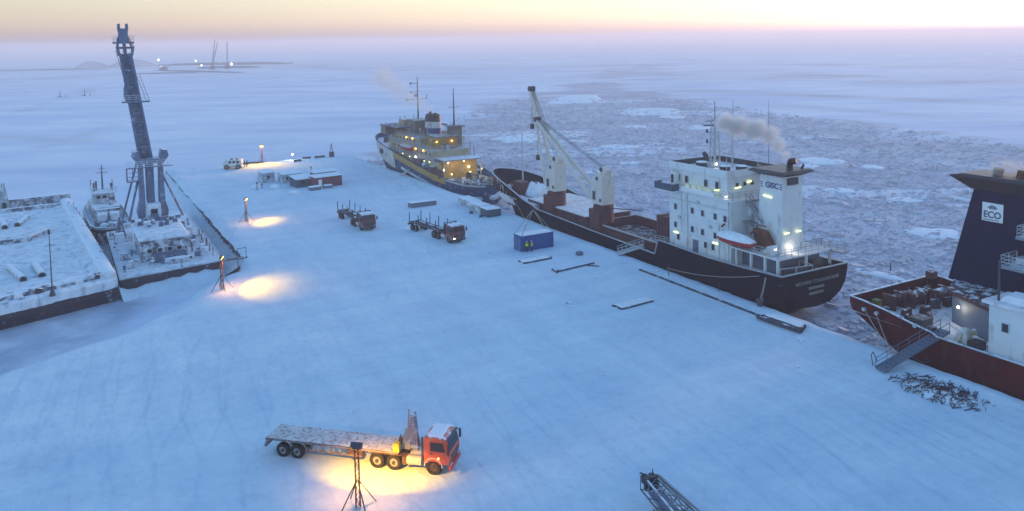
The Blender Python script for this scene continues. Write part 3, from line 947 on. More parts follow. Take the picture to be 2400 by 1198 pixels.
MB(parent_off).cyl((0.4, 20.6, 14.7), (0.4, 20.6, 16.2), .22, n=8).ball((0.4, 20.6, 16.4), .4).build('radome', 'dark_metal', cargo)
# lattice mast with its antennas
ms = thing_root = MB(parent_off)
legs = [(-0.6, 17.6), (0.6, 17.6), (0.6, 18.6), (-0.6, 18.6)]
for (x, y) in legs:
    ms.cyl((x, y, 14.7), (x * .6, 18.1 + (y - 18.1) * .6, 22.2), .1, .07, n=6)
for k in range(7):
    z0 = 14.8 + k * 1.05; s0 = 1 - 0.4 * k / 7; s1 = 1 - 0.4 * (k + 1) / 7
    for i in range(4):
        (xa, ya), (xb, yb) = legs[i], legs[(i + 1) % 4]
        ms.beam((xa * s0, 18.1 + (ya - 18.1) * s0, z0), (xb * s1, 18.1 + (yb - 18.1) * s1, z0 + 1.05), .05)
        ms.beam((xa * s0, 18.1 + (ya - 18.1) * s0, z0), (xb * s0, 18.1 + (yb - 18.1) * s0, z0), .05)
mo = ms.build('mast', 'pale_grey', cargo)
MB(parent_off).beam((-1.6, 18.1, 21.6), (1.6, 18.1, 21.6), .14).beam((0, 18.1, 22), (0, 18.1, 24.4), .1).build('crosstree', 'grey_metal', mo)
b = MB(parent_off)
b.cyl((1.9, 16.4, 14.7), (1.9, 16.4, 24.6), .09, .05, n=6).beam((1.3, 16.4, 22.2), (-0.2, 17.8, 22.2), .07)
for k in range(8):
    b.beam((1.6, 16.4, 15 + k * .9), (1.9, 16.4, 15 + k * .9), .04)
b.cyl((1.6, 16.4, 14.7), (1.6, 16.4, 22.4), .05, n=5)
b.build('signal_mast', 'pale_grey', cargo)
MB(parent_off).beam((-1.4, 18.9, 20.9), (0.4, 18.3, 20.9), .25, .18).build('radar_scanner', 'dark_metal', mo)
for z in (16.3, 18.4, 19.9):
    MB(parent_off).cyl((-1.2, 18.4, z), (-1.2, 18.4, z + .5), .16, n=6).beam((-1.2, 18.4, z), (-.6, 18.2, z), .05).build('navigation_light', 'dark_metal', mo)
bulb(mo, (-.5, 17.2, 15.4), .16)
MB(parent_off).cyl((1.2, 9.0, 15.6), (1.2, 9.0, 25.0), .04, .02, n=5).build('whip_antenna', 'dark_metal', cargo)
for (x, y) in ((-3.6, 12.0), (-4.0, 14.5)):
    MB(parent_off).cyl((x, y, 14.7), (x, y, 17.2), .05, n=5).build('aerial', 'pale_grey', cargo)
# pipes and fittings running up the house side
for (y, z0, z1) in ((18.6, 2.8, 11.4), (12.2, 2.8, 8.0), (19.9, 5.6, 11.4), (10.4, 2.8, 11.4)):
    MB(parent_off).cyl((-4.8, y, z0), (-4.8, y, z1), .07, n=6).build('vent_pipe', 'white_stained', hs)
for (y, z) in ((16.4, 10.4), (13.9, 7.4), (20.3, 7.6)):
    MB(parent_off).box(-4.95, -4.7, y - .25, y + .25, z - .2, z + .2).build('vent_box', 'pale_grey', hs)
MB(parent_off).beam((-4.78, 10.2, 10.2), (-4.78, 22.4, 10.2), .06).build('grab_rail', 'pale_grey', hs)
# lights round the bridge
for (y0, y1) in ((19.0, 19.6), (17.6, 18.2), (16.2, 16.8), (14.8, 15.4)):
    tube_lamp(wo, (-4.55, y0, 12.05), (-4.55, y1, 12.05))
tube_lamp(wo, (-4.45, 12.6, 12.7), (-4.45, 13.6, 12.6))
tube_lamp(wo, (-3.0, 10.9, 13.1), (-2.0, 10.9, 13.15))
tube_lamp(wo, (-.8, 10.9, 13.7), (0.0, 10.9, 13.75))
bulb(wo, (-4.5, 11.2, 12.0), .12)
tube_lamp(hs, (-4.85, 20.6, 5.2), (-4.85, 21.5, 5.2)); tube_lamp(hs, (-4.85, 12.4, 5.3), (-4.85, 13.4, 5.3))
# aft end of the house: stair casing stained by smoke
ah = MB(parent_off).box(-1.6, 4.6, 6.6, 10.0, 2.75, 11.3).build('aft_house', 'white_stained', cargo)
# stairs
def stair(name, a, b_, w, parent, m='grey_metal', n=9):
    s = MB(parent_off)
    a, b_ = Vector(a), Vector(b_)
    side = (b_ - a).cross(Vector((0, 0, 1))).normalized() * (w / 2)
    for sg in (-1, 1):
        s.beam(a + side * sg, b_ + side * sg, .1, .25)
        s.beam(a + side * sg + Vector((0, 0, .95)), b_ + side * sg + Vector((0, 0, .95)), .05)
        for k in range(4):
            q = a.lerp(b_, k / 3) + side * sg
            s.beam(q, q + Vector((0, 0, .95)), .05)
    for k in range(1, n):
        q = a.lerp(b_, k / n)
        s.beam(q - side, q + side, .22, .05)
    return s.build(name, m, parent)
stair('stair', (-2.2, 6.4, 8.9), (-2.2, 9.4, 11.6), .8, cargo)
stair('stair', (-2.2, 8.9, 8.7), (-2.2, 4.6, 5.9), .8, cargo)
stair('stair', (1.2, 8.2, 14.6), (1.2, 10.8, 15.0), .7, cargo)
stair('stair', (2.4, 8.6, 11.8), (0.8, 10.6, 15.3), .8, cargo)
MB(parent_off).box(-2.7, -1.6, 6.0, 10.0, 8.6, 8.72).build('stair_platform', 'grey_metal', cargo)
# boat deck with the casing
bk = MB(parent_off).box(-4.9, 5.2, 1.6, 10.0, 5.35, 5.55).build('boat_deck', 'deck_snow', cargo)
b = MB(parent_off)
for (x, y) in ((-4.75, 8.9), (-4.75, 6.3), (-4.75, 3.9), (-4.75, 1.8), (0.4, 1.8), (4.9, 1.8)):
    MB(parent_off).box(x - .14, x + .14, y - .14, y + .14, 2.75, 5.35).build('deck_pillar', 'white_paint', cargo)
MB(parent_off).box(-2.6, 4.6, 3.2, 10.0, 2.75, 5.35).build('poop_house', 'hangar_blue', cargo)
MB(parent_off).rail([(-4.85, 9.8, 5.55), (-4.85, 1.7, 5.55), (5.1, 1.7, 5.55)], 1.05, 1.3, .03).build('boat_deck_handrail', 'pale_grey', cargo)
fn = MB(parent_off)
fn.loft([[(-2.3, 3.4, 5.55), (1.7, 3.4, 5.55), (1.7, 7.6, 5.55), (-2.3, 7.6, 5.55)], [(-2.1, 3.6, 15.5), (1.5, 3.6, 15.5), (1.5, 7.3, 15.5), (-2.1, 7.3, 15.5)]])
fu = fn.build('funnel', 'white_paint', cargo)
fc = MB(parent_off)
fc.loft([[(-2.2, 3.5, 15.5), (1.6, 3.5, 15.5), (1.6, 7.4, 15.5), (-2.2, 7.4, 15.5)], [(-3.9, 2.0, 16.15), (2.3, 2.0, 16.15), (2.3, 8.0, 16.15), (-3.9, 8.0, 16.15)], [(-3.3, 2.4, 16.4), (1.9, 2.4, 16.4), (1.9, 7.6, 16.4), (-3.3, 7.6, 16.4)]])
fc.build('funnel_cap', 'black_metal', fu)
MB(parent_off).box(-1.2, 0.6, 3.3, 3.58, 14.4, 15.3).build('vent_louvre', 'dark_metal', fu)
e = MB(parent_off)
e.tube([(0.2, 4.4, 16.3), (0.2, 4.4, 16.9), (0.0, 4.0, 17.4), (0.3, 3.4, 17.5)], .42, 10)
e.build('exhaust_pipe', 'black_metal', fu)
MB(parent_off).cyl((1.2, 3.4, 16.3), (1.2, 3.0, 17.0), .14, n=6).build('exhaust_pipe', 'black_metal', fu)
text('funnel_lettering', 'GISC', 1.05, 'letter_blue', (-2.2, 5.2, 14.2 + 3), (R(90), 0, R(-90)), fu, sx=1.0)
for yy in (7.0, 3.72):
    b = MB(parent_off)
    for k in range(3):
        b.box(-2.22, -2.17, yy - .16, yy + .16, 13.85 + k * .3, 13.97 + k * .3)
    b.build('funnel_bar', 'letter_blue', fu)
tube_lamp(fu, (-2.3, 6.6, 12.75), (-2.3, 5.2, 12.65)); tube_lamp(fu, (-2.0, 3.2, 8.2), (-1.2, 3.2, 8.2)); tube_lamp(fu, (0.2, 3.2, 8.2), (1.0, 3.2, 8.2))
b = bulb(fu, (-0.9, 3.1, 6.3), .16); lamp_light('lamp_glow', 'POINT', (-0.9, 2.7, 9.2), 3.5, (1, .85, .6), b)
b = bulb(cargo, (-3.4, 3.4, 6.1), .15)
# lifeboat in its davit with a snow load
lb = MB(parent_off)
rings = []
for (y, w, zt, zb) in ((5.2, .1, 6.9, 6.7), (6.0, .9, 6.85, 6.1), (7.2, 1.25, 6.8, 5.85), (8.8, 1.3, 6.8, 5.8), (10.4, 1.2, 6.8, 5.85), (11.4, .8, 6.85, 6.1), (12.0, .1, 6.9, 6.7)):
    rings.append([(-5.2 - w, y, zt), (-5.2 - w * .85, y, (zt + zb) / 2), (-5.2, y, zb), (-5.2 + w * .85, y, (zt + zb) / 2), (-5.2 + w, y, zt)])
lb.loft(rings, close=True, cap=True)
lbo = lb.build('lifeboat', 'lifeboat_red', cargo)
sn = MB(parent_off)
rings = []
for y in frange(5.5, 11.7, 0.4):
    w = 1.2 * math.sin(math.pi * (y - 4.9) / 7.4) ** .5
    rings.append([(-5.2 + w * c, y, 6.85 + .95 * w * sgn * (1 + .35 * fbm(y * 1.3, c * 2.0))) for c, sgn in ((-1, 0), (-.6, .55), (-.1, .8), (.5, .6), (1, 0))])
sn.loft(rings).build('snow_load', 'drift', lbo)
for y in (6.0, 11.2):
    MB(parent_off).tube([(-3.6, y, 5.5), (-4.0, y, 7.6), (-4.8, y, 8.3), (-5.3, y, 8.0)], .13, 6).build('davit', 'maroon', cargo)
MB(parent_off).add([(-3.2, 3.6, 5.6), (-3.2, 7.0, 5.6), (-3.2, 7.6, 8.2), (-3.2, 5.6, 8.2), (-2.4, 3.6, 5.6), (-2.4, 7.0, 5.6), (-2.4, 7.6, 8.2), (-2.4, 5.6, 8.2)],
                   [(0, 1, 2, 3), (7, 6, 5, 4), (0, 4, 5, 1), (1, 5, 6, 2), (2, 6, 7, 3), (3, 7, 4, 0)]).build('winch_house', 'rust', cargo)
rb = MB(parent_off)
for k in range(3):
    MB(parent_off).cyl((-4.4, 3.1 + k * .62, 5.95 + (.5 if k == 1 else 0)), (-3.0, 3.1 + k * .62, 5.95 + (.5 if k == 1 else 0)), .33, n=10).build('liferaft_canister', 'white_paint', cargo)
# stern mooring gear
for (x, y) in ((-4.6, .8), (-3.8, .8), (1.6, .7), (2.4, .7), (4.3, 1.3)):
    MB(parent_off).cyl((x, y, 2.75), (x, y, 3.7), .22, n=10).cyl((x, y, 3.6), (x, y, 3.75), .28, n=10).build('bollard', 'black_metal', cargo)
wn_ = MB(parent_off)
wn_.cyl((-2.2, 2.0, 3.5), (0.4, 2.0, 3.5), .5, n=12).box(-2.5, -2.2, 1.4, 2.6, 2.75, 4.0).box(.4, .7, 1.4, 2.6, 2.75, 4.0)
wn_.build('mooring_winch', 'dark_metal', cargo)
wn_ = MB(parent_off)
wn_.cyl((2.6, 2.8, 3.6), (4.6, 2.8, 3.6), .55, n=12).box(2.3, 2.6, 2.2, 3.4, 2.75, 4.2).box(4.6, 4.9, 2.2, 3.4, 2.75, 4.2)
wn_.build('mooring_winch', 'dark_metal', cargo)
fr_ = MB(parent_off); fr_.rail([(-4.7, 1.5, 2.75), (0.2, .6, 2.75), (0.6, 3.1, 2.75)], 1.6, 2.5, .06, 1); fr_.build('stern_frame', 'pale_grey', cargo)
fr_ = MB(parent_off); fr_.rail([(1.2, 3.4, 5.5), (5.2, 3.4, 5.5), (5.4, -0.2, 5.5)], 1.1, 1.1, .03); fr_.box(4.6, 6.0, -.3, 3.4, 5.35, 5.5); fr_.build('stern_platform', 'grey_metal', cargo)
for k, (body, sz, zz) in enumerate((('МЕХАНИК СТАХАНОВСКИЙ', .58, 2.55),)):
    text('ship_name', body, sz, 'letter_white', (0.2, -0.22, zz + 3), (R(90), 0, 0), cargo)
for k, (x0, x1, zz) in enumerate(((-1.4, 1.4, 1.75), (-1.3, 1.2, 1.05))):
    b = MB(parent_off)
    x = x0
    while x < x1:
        w = random.uniform(.14, .26); b.box(x, x + w, -.23, -.17, zz - .17, zz + .17); x += w + .07
    b.build('port_lettering', 'letter_white', cargo)
# deck cranes on pedestals, port side
def deck_crane(yc, xc, jib_tip, head):
    ped = MB(parent_off)
    ped.box(xc - 1.5, xc + 0.9, yc - 1.5, yc + 1.5, 0.8, 4.9)
    po = ped.build('crane_pedestal', 'maroon', cargo)
    MB(parent_off).cyl((xc + .5, yc, 2.6), (xc + .5, yc, 5.5), 1.75, n=18).build('slew_column', 'maroon', po)
    MB(parent_off).cyl((xc + .4, yc, 5.5), (xc + .4, yc, 5.8), 1.35, n=18).build('slew_ring', 'rust', po)
    ho = MB(parent_off)
    prof = [(yc - 1.7, 5.8), (yc + 1.3, 5.8), (yc + 1.6, 7.2), (yc + 1.5, 9.2), (yc - .3, 11.1), (yc - 1.2, 11.3), (yc - 1.7, 10.6)]
    ho.prism_x(prof, xc - 1.0, xc + 1.6)
    hh = ho.build('crane_house', 'cream_paint', cargo)
    hd = MB(parent_off); hd.prism_x([(yc - 1.7, 10.9), (yc - .4, 10.9), (yc + .3, 12.0), (yc - 1.2, 12.3), (yc - 1.9, 11.7)], xc - .3, xc + .9)
    hd.build('crane_head', 'cream_paint', hh)
    MB(parent_off).cyl((xc - .4, yc - .5, 11.7), (xc + 1.0, yc - .5, 11.7), .4, n=10).build('sheave', 'dark_metal', hh)
    window(hh, xc - 1.0, yc - .3, 10.2, .5, .5, '-x', frame='grey_metal')
    window(hh, xc - 1.0, yc - 1.2, 6.6, .4, .5, '-x', frame='grey_metal')
    window(hh, xc - 1.0, yc + .6, 7.2, .7, 1.4, '-x', frame='grey_metal')
    base = Vector((xc + .3, yc + 1.7, 6.6)); tip = Vector(jib_tip)
    j = MB(parent_off)
    dirv = (tip - base).normalized()
    for s in (-1, 1):
        a = base + Vector((s * 1.15, 0, 0)); m_ = base.lerp(tip, .55) + Vector((s * .55, 0, 0)); e_ = tip + Vector((s * .35, 0, 0))
        j.beam(a, m_, .42, .62); j.beam(m_, e_, .36, .5)
    for k in (.22, .4, .58, .76, .92):
        q = base.lerp(tip, k); w = 1.15 - .85 * k
        j.beam(q - Vector((w, 0, 0)), q + Vector((w, 0, 0)), .25)
    jo = j.build('jib', 'cream_paint', cargo)
    MB(parent_off).cyl(tip + Vector((-.6, 0, 0)), tip + Vector((.6, 0, 0)), .5, n=12).box(tip.x - .5, tip.x + .5, tip.y - .6, tip.y + .5, tip.z - .5, tip.z + .5).build('jib_head', 'dark_metal', jo)
    wr = MB(parent_off)
    for s in (-.35, 0, .35):
        wr.beam(Vector((xc + .3 + s, yc - .5, 11.9)), tip + Vector((s, 0, .3)), .06)
    wr.build('luffing_wire', 'dark_metal', jo)
    hw = MB(parent_off)
    hw.beam(tip, tip + Vector((0, .2, -7)), .05).beam(tip + Vector((.3, 0, 0)), tip + Vector((.3, .2, -7)), .05)
    hw.build('hoist_wire', 'dark_metal', jo)
    MB(parent_off).box(tip.x - .2, tip.x + .5, tip.y, tip.y + .4, tip.z - 7.9, tip.z - 6.9).build('hook_block', 'dark_metal', jo)
deck_crane(56.6, -3.4, (-2.6, 65.7, 24.2), None)
deck_crane(41.8, -3.4, (-2.9, 63.2, 18.4), None)
MB(parent_off).beam((-3.0, 40.4, 5.2), (1.0, 36.0, 5.0), .16).build('boom_rest', 'dark_metal', cargo)
# forecastle gear
fm = MB(parent_off); fm.box(-2.6, -0.6, 70.8, 73.6, 2.3, 5.0); fm.build('forecastle_house', 'maroon', cargo)
sl = MB(parent_off)
rings = []
for k in range(9):
    y = 65.9 + k * .7; w = 2.3 * math.sin(math.pi * (k + .6) / 9.2) ** .5
    rings.append([(0.2 + w * c + .25 * fbm(k, c * 3), y, 2.5 + (2.0 * s_) * (1 + .9 * fbm(k * 1.3, c * 3.1))) for c, s_ in ((-1, 0), (-.85, .5), (-.5, .85), (-.1, .9), (.3, 1), (.65, .75), (.95, .5), (1.1, 0))])
sl.loft(rings).build('snow_heap', 'drift', cargo)
MB(parent_off).box(-2.2, 2.8, 65.6, 72.4, 2.3, 2.52).build('forward_hatch', 'black_metal', cargo)
for (x, y) in ((-1.4, 76.8), (1.4, 76.8)):
    wn_ = MB(parent_off); wn_.cyl((x - .8, y, 3.1), (x + .8, y, 3.1), .65, n=12).box(x - 1.0, x - .8, y - .7, y + .7, 2.3, 3.6).box(x + .8, x + 1.0, y - .7, y + .7, 2.3, 3.6)
    wn_.build('anchor_windlass', 'maroon_snow', cargo)
MB(parent_off).box(1.8, 3.6, 72.6, 74.4, 2.3, 4.1).build('mast_house', 'maroon_snow', cargo)
for (x, y) in ((-3.0, 75.4), (-2.6, 76.6), (-.7, 80.5), (.7, 80.5), (-1.6, 79.2), (3.0, 75.6)):
    MB(parent_off).cyl((x, y, 2.3), (x, y, 3.2), .22, n=8).build('bollard', 'dark_snowy', cargo)
MB(parent_off).cyl((0.6, 75.2, 2.3), (0.6, 75.2, 15.5), .2, .1, n=8).beam((-.9, 75.2, 12.5), (2.1, 75.2, 12.5), .12).cyl((.2, 75.0, 10.2), (.2, 75.0, 10.9), .2, n=6).build('foremast', 'pale_grey', cargo)
for s in (-1, 1):
    b = MB(parent_off); b.cyl((s * 3.4, 73.5, 2.3), (s * 3.4, 73.5, 3.6), .28, n=8).ball((s * 3.4, 73.6, 3.75), .42, .42, .4); b.build('ventilator', 'supply_white', cargo)
# anchor and hawse mark on the bow
an = MB(parent_off); an.beam((-4.35, 72.6, 1.7), (-4.0, 72.6, .3), .25).beam((-4.05, 71.8, .6), (-4.05, 73.4, .6), .25); an.build('anchor', 'rust', cargo)
mk = MB(parent_off)
for k in range(5):
    mk.box(-5.78, -5.60, 67.0 + k * .55, 67.35 + k * .55, 2.4, 2.75)
mk.build('bow_lettering', 'letter_white', cargo)

# ------------------------------------------------------------------ blue supply icebreaker at the far end of the quay
SV = 7.8
sup = thing('icebreaker', 'blue and ochre icebreaker with a lit aft deck at the far quay', 'ship', P(SV, 84, SEA_Z), ROT)
parent_off = (0, -84, 3)
fullS = [(0, -4.2), (4.5, -4.1), (6.0, -3), (6.5, -1), (6.7, .6)]
stS = [
    (88.2, [(0, -2.6), (.6, -2.4), (1.1, -1.5), (1.5, -.4), (1.7, .6), (1.8, 1.7)]),
    (89.4, [(0, -3.2), (1.4, -3.0), (2.4, -2.0), (3.0, -.6), (3.3, .5), (3.4, 1.65)]),
    (92.5, [(0, -4.2), (2.4, -4.0), (3.8, -2.8), (4.4, -1), (4.8, .5), (4.9, 1.6)]),
    (98.0, [(0, -4.2), (4.0, -4.1), (5.2, -3), (5.8, -1), (6.0, .6), (6.1, 1.8)]), (106, fullS + [(6.8, 2.4)]), (116, fullS + [(6.8, 3.2)]), (126, fullS + [(6.8, 4.2)]),
    (135, [(0, -4.2), (4.2, -4.1), (5.5, -2.8), (6.1, -.6), (6.5, 2.2), (6.7, 5.0)]),
    (143, [(0, -4.0), (3.0, -3.8), (4.2, -2.4), (5.1, 0), (5.8, 3.0), (6.1, 5.6)]),
    (150, [(0, -3.4), (1.4, -3.0), (2.5, -1.4), (3.5, 1), (4.4, 3.8), (4.9, 6.0)]),
    (155, [(0, -.5), (.5, -.2), (1.2, .9), (2.0, 2.6), (2.8, 4.6), (3.3, 6.3)]),
    (158.6, [(0, 3.0), (.1, 3.1), (.4, 3.8), (.8, 4.7), (1.2, 5.6), (1.5, 6.5)]),
    (160, [(0, 5.5), (.03, 5.6), (.06, 5.9), (.1, 6.2), (.13, 6.4), (.16, 6.6)]),
]
hull_loft('hull', stS, 'hull_blue', sup, parent_off)
topsS = [(u, pts[-1]) for u, pts in stS]
# ochre band and pale band (rubbing strakes) standing proud of the plating
def strake(name, m, z_lo, z_hi, u0, u1, sides=(-1, 1), prouder=0.04):
    b = MB(parent_off)
    for s in sides:
        prev = None
        for u in frange(u0, u1, 1.0):
            for (ua, pa), (ub, pb) in zip(stS[:-1], stS[1:]):
                if ua <= u <= ub:
                    t = (u - ua) / (ub - ua)
                    zt = pa[-1][1] + (pb[-1][1] - pa[-1][1]) * t
                    def yat(z):
                        def y_of(pts):
                            for (y0, z0), (y1, z1) in zip(pts[:-1], pts[1:]):
                                if z0 <= z <= z1: return y0 + (y1 - y0) * (z - z0) / (z1 - z0 + 1e-9)
                            return pts[-1][0]
                        return y_of(pa) + (y_of(pb) - y_of(pa)) * t
                    lo, hi = zt + z_lo, zt + z_hi
                    cur = (Vector((s * (yat(lo) + prouder + .16), u, lo)), Vector((s * (yat(hi) + prouder + .16), u, hi)))
                    break
            if prev is not None:
                n0 = len(b.v)
                b.add([prev[0], cur[0], cur[1], prev[1]], [(0, 1, 2, 3) if s > 0 else (3, 2, 1, 0)])
            prev = cur
    o = b.build(name, m, sup)
    solid(o, .06, 0)
    return o
for sd_ in (-1, 1):
    strake('ochre_band', 'ochre', -1.5, -0.05, 100, 132, (sd_,))
    strake('pale_band', 'supply_white', -.45, -.1, 88.2, 100, (sd_,))
    strake('bow_plating', 'supply_white', -4.4, -.05, 131, 159.5, (sd_,))
    strake('ice_belt', 'frost_white', -3.3, -2.7, 89, 126, (sd_,), .12)
bkS = MB(parent_off)
for k, (x, y, z) in enumerate([(2.6 * math.sin(t) + .6, 88.6 - 1.0 * math.cos(t) + 1.2, -.9 + .3 * math.sin(5 * t)) for t in [i * .2 for i in range(-2, 9)]]):
    bkS.ball((x, y - .9, z), .75, .6, .6, jit=.3)
bkS.build('frozen_spray', 'frost_white', sup)
MB(parent_off).prism([(1.6, 88.4), (3.2, 89.6), (4.7, 92.6), (5.9, 98), (6.6, 108), (-6.6, 108), (-5.9, 98), (-4.7, 92.6), (-3.2, 89.6), (-1.6, 88.4)], .3, .7).build('aft_deck', 'deck_snow', sup)
MB(parent_off).add([(-6.7, 106, 1.9), (6.7, 106, 1.9), (6.6, 134, 3.6), (-6.6, 134, 3.6)], [(0, 1, 2, 3)]).build('side_deck', 'deck_snow', sup)
MB(parent_off).add([(-6.6, 134, 4.2), (6.6, 134, 4.2), (4.7, 150, 4.9), (1.3, 158.4, 5.4), (-1.3, 158.4, 5.4), (-4.7, 150, 4.9)], [(0, 1, 2, 3, 4, 5)]).build('fore_deck', 'deck_snow', sup)
MB(parent_off).rail([(-6.0, 98, 1.75), (-4.8, 92.6, 1.6), (-3.3, 89.5, 1.65), (-1.7, 88.3, 1.7), (1.7, 88.3, 1.7), (3.3, 89.5, 1.65), (4.8, 92.6, 1.6), (6.0, 98, 1.75)], .8, 1.2, .03, 2).build('aft_rail', 'pale_grey', sup)
# superstructure tiers
t1 = MB(parent_off).box(-5.2, 5.2, 107, 141, .7, 4.6).build('lower_house', 'dirty_cream', sup)
t2 = MB(parent_off).box(-4.8, 4.8, 110, 140, 4.6, 7.0).build('middle_house', 'dirty_cream', sup)
t3 = MB(parent_off).box(-4.4, 4.4, 119, 140, 7.0, 9.2).build('upper_house', 'dirty_cream', sup)
t4 = MB(parent_off).box(-4.0, 4.0, 128, 140, 9.2, 11.2).build('wheelhouse', 'dirty_cream', sup)
wg = MB(parent_off).box(-7.2, 7.2, 136, 139.5, 8.9, 9.2).box(-7.3, -7.2, 136, 139.5, 9.2, 11.1).box(7.2, 7.3, 136, 139.5, 9.2, 11.1).box(-7.2, -4.0, 139.4, 139.5, 9.2, 11.1).box(4.0, 7.2, 139.4, 139.5, 9.2, 11.1).box(-7.2, -4.0, 136, 136.1, 9.2, 11.1).box(4.0, 7.2, 136, 136.1, 9.2, 11.1).build('bridge_wing', 'dusty_brown', sup)
MB(parent_off).box(-7.4, 7.4, 127.8, 140, 11.2, 11.42).build('bridge_roof', 'dark_snowy', sup)
for yy in frange(109, 133, 3.0):
    window(t1, -5.2, yy, 3.2, .5, .5, '-x', frame='dirty_cream')
for yy in frange(112, 137, 2.6):
    window(t2, -4.8, yy, 6.0, .7, .8, '-x', frame='dirty_cream')
for yy in frange(120.5, 138, 2.4):
    window(t3, -4.4, yy, 8.2, .7, .8, '-x', frame='dirty_cream')
for yy in frange(129, 139, 1.6):
    window(t4, -4.0, yy, 10.3, 1.1, .9, '-x', frame='dirty_cream')
for o_, y0, y1, x, z in ((t2, 108, 140, -5.4, 4.6), (t3, 110, 140, -5.1, 7.0), (t4, 119, 136, -4.7, 9.2)):
    MB(parent_off).box(x, -x, y0, y1, z, z + .12).build('deck_edge', 'pale_grey', sup)
    MB(parent_off).rail([(x, y1, z + .12), (x, y0, z + .12), (-x, y0, z + .12)], 1.0, 1.4, .03).build('handrail', 'pale_grey', sup)
# funnel: dark top, white, blue
fS = MB(parent_off)
def fring(z, k): return [(0.3 + 2.0 * k * math.cos(t), 121.5 + 3.0 * k * math.sin(t), z) for t in [2 * math.pi * i / 16 for i in range(16)]]
f1 = MB(parent_off).loft([fring(8.0, 1), fring(11.6, .98)]).build('funnel', 'funnel_blue', sup)
MB(parent_off).loft([fring(11.6, .985), fring(13.2, .95)]).build('funnel_white_band', 'supply_white', f1)
MB(parent_off).loft([fring(13.2, .96), fring(14.7, .9), fring(15.1, .7)]).build('funnel_top', 'black_metal', f1)
MB(parent_off).cyl((0, 122.4, 14.6), (0, 122.4, 15.6), .4, n=8).cyl((.6, 120.6, 14.6), (.6, 120.6, 15.4), .3, n=8).build('exhaust_pipe', 'black_metal', f1)
MB(parent_off).box(-3.2, 3.4, 125.0, 131, 9.2, 13.2).build('casing_house', 'dusty_brown', sup)
# masts
mS = MB(parent_off); mS.cyl((0, 130.5, 11.2), (0, 130.5, 24.2), .28, .1, n=8)
for z, a, b_ in ((18.4, -3.2, 2.6), (20.3, -2.0, .2), (22.6, -2.0, .2)):
    mS.beam((a, 130.5, z), (b_, 130.5, z), .12)
    mS.box(a - .15, a + .15, 130.3, 130.7, z - .3, z + .3)
mS.beam((2.6, 130.5, 18.4), (2.6, 130.5, 19.6), .1)
mS.box(-.9, -.3, 130.2, 130.8, 19.0, 19.8)
mS.build('mast', 'dark_metal', sup)
MB(parent_off).cyl((3.3, 115.2, 12.2), (3.3, 115.2, 21.8), .26, .09, n=8).beam((1.9, 115.2, 17.0), (4.7, 115.2, 17.0), .1).build('aft_mast', 'dark_metal', sup)
MB(parent_off).box(2.0, 4.6, 113.4, 116.6, 7.0, 12.2).build('mast_house', 'dusty_brown', sup)
MB(parent_off).box(1.4, 5.2, 112.9, 117.1, 12.2, 12.4).build('mast_house_roof', 'dark_snowy', sup)
for x in (-2.6, -1.2, 1.4):
    MB(parent_off).cyl((x, 137, 11.4), (x, 137, 13.6), .08, n=6).build('antenna', 'dark_metal', sup)
MB(parent_off).box(-3.4, 2.4, 132, 136, 11.42, 12.9).build('monkey_island', 'dirty_cream', sup)
# lifeboat
lb = MB(parent_off); rings = []
for (y, w, zt, zb) in ((120.2, .1, 7.0, 6.7), (121.2, .8, 6.9, 6.0), (123.5, 1.1, 6.8, 5.7), (126, 1.0, 6.8, 5.75), (127.4, .7, 6.9, 6.1), (128, .1, 7.0, 6.7)):
    rings.append([(-6.1 - w, y, zt), (-6.1 - w * .85, y, (zt + zb) / 2), (-6.1, y, zb), (-6.1 + w * .85, y, (zt + zb) / 2), (-6.1 + w, y, zt)])
lo_ = lb.loft(rings).build('lifeboat', 'lifeboat_red', sup)
sn = MB(parent_off); rings = []
for y in frange(120.6, 127.6, .7):
    w = 1.1 * math.sin(math.pi * (y - 120) / 8.2) ** .5
    rings.append([(-6.1 + w * c, y, 6.9 + .7 * w * q) for c, q in ((-1, 0), (-.5, .7), (.3, .75), (1, 0))])
sn.loft(rings).build('boat_cover', 'supply_white', lo_)
for y in (121.4, 126.6):
    MB(parent_off).tube([(-5.0, y, 4.7), (-5.4, y, 7.4), (-6.2, y, 7.9)], .12, 6).build('davit', 'supply_white', sup)
b = MB(parent_off); b.cyl((-5.9, 112, 3.3), (-5.9, 113.6, 3.3), .7, n=12); b.build('tank_drum', 'grey_snowy', sup)
MB(parent_off).box(-6.3, -5.3, 107.6, 109.2, 2.4, 3.7).build('deck_locker', 'grey_snowy', sup)
MB(parent_off).box(-6.4, -5.3, 114.6, 119, 3.0, 4.6).build('workboat', 'dark_snowy', sup)
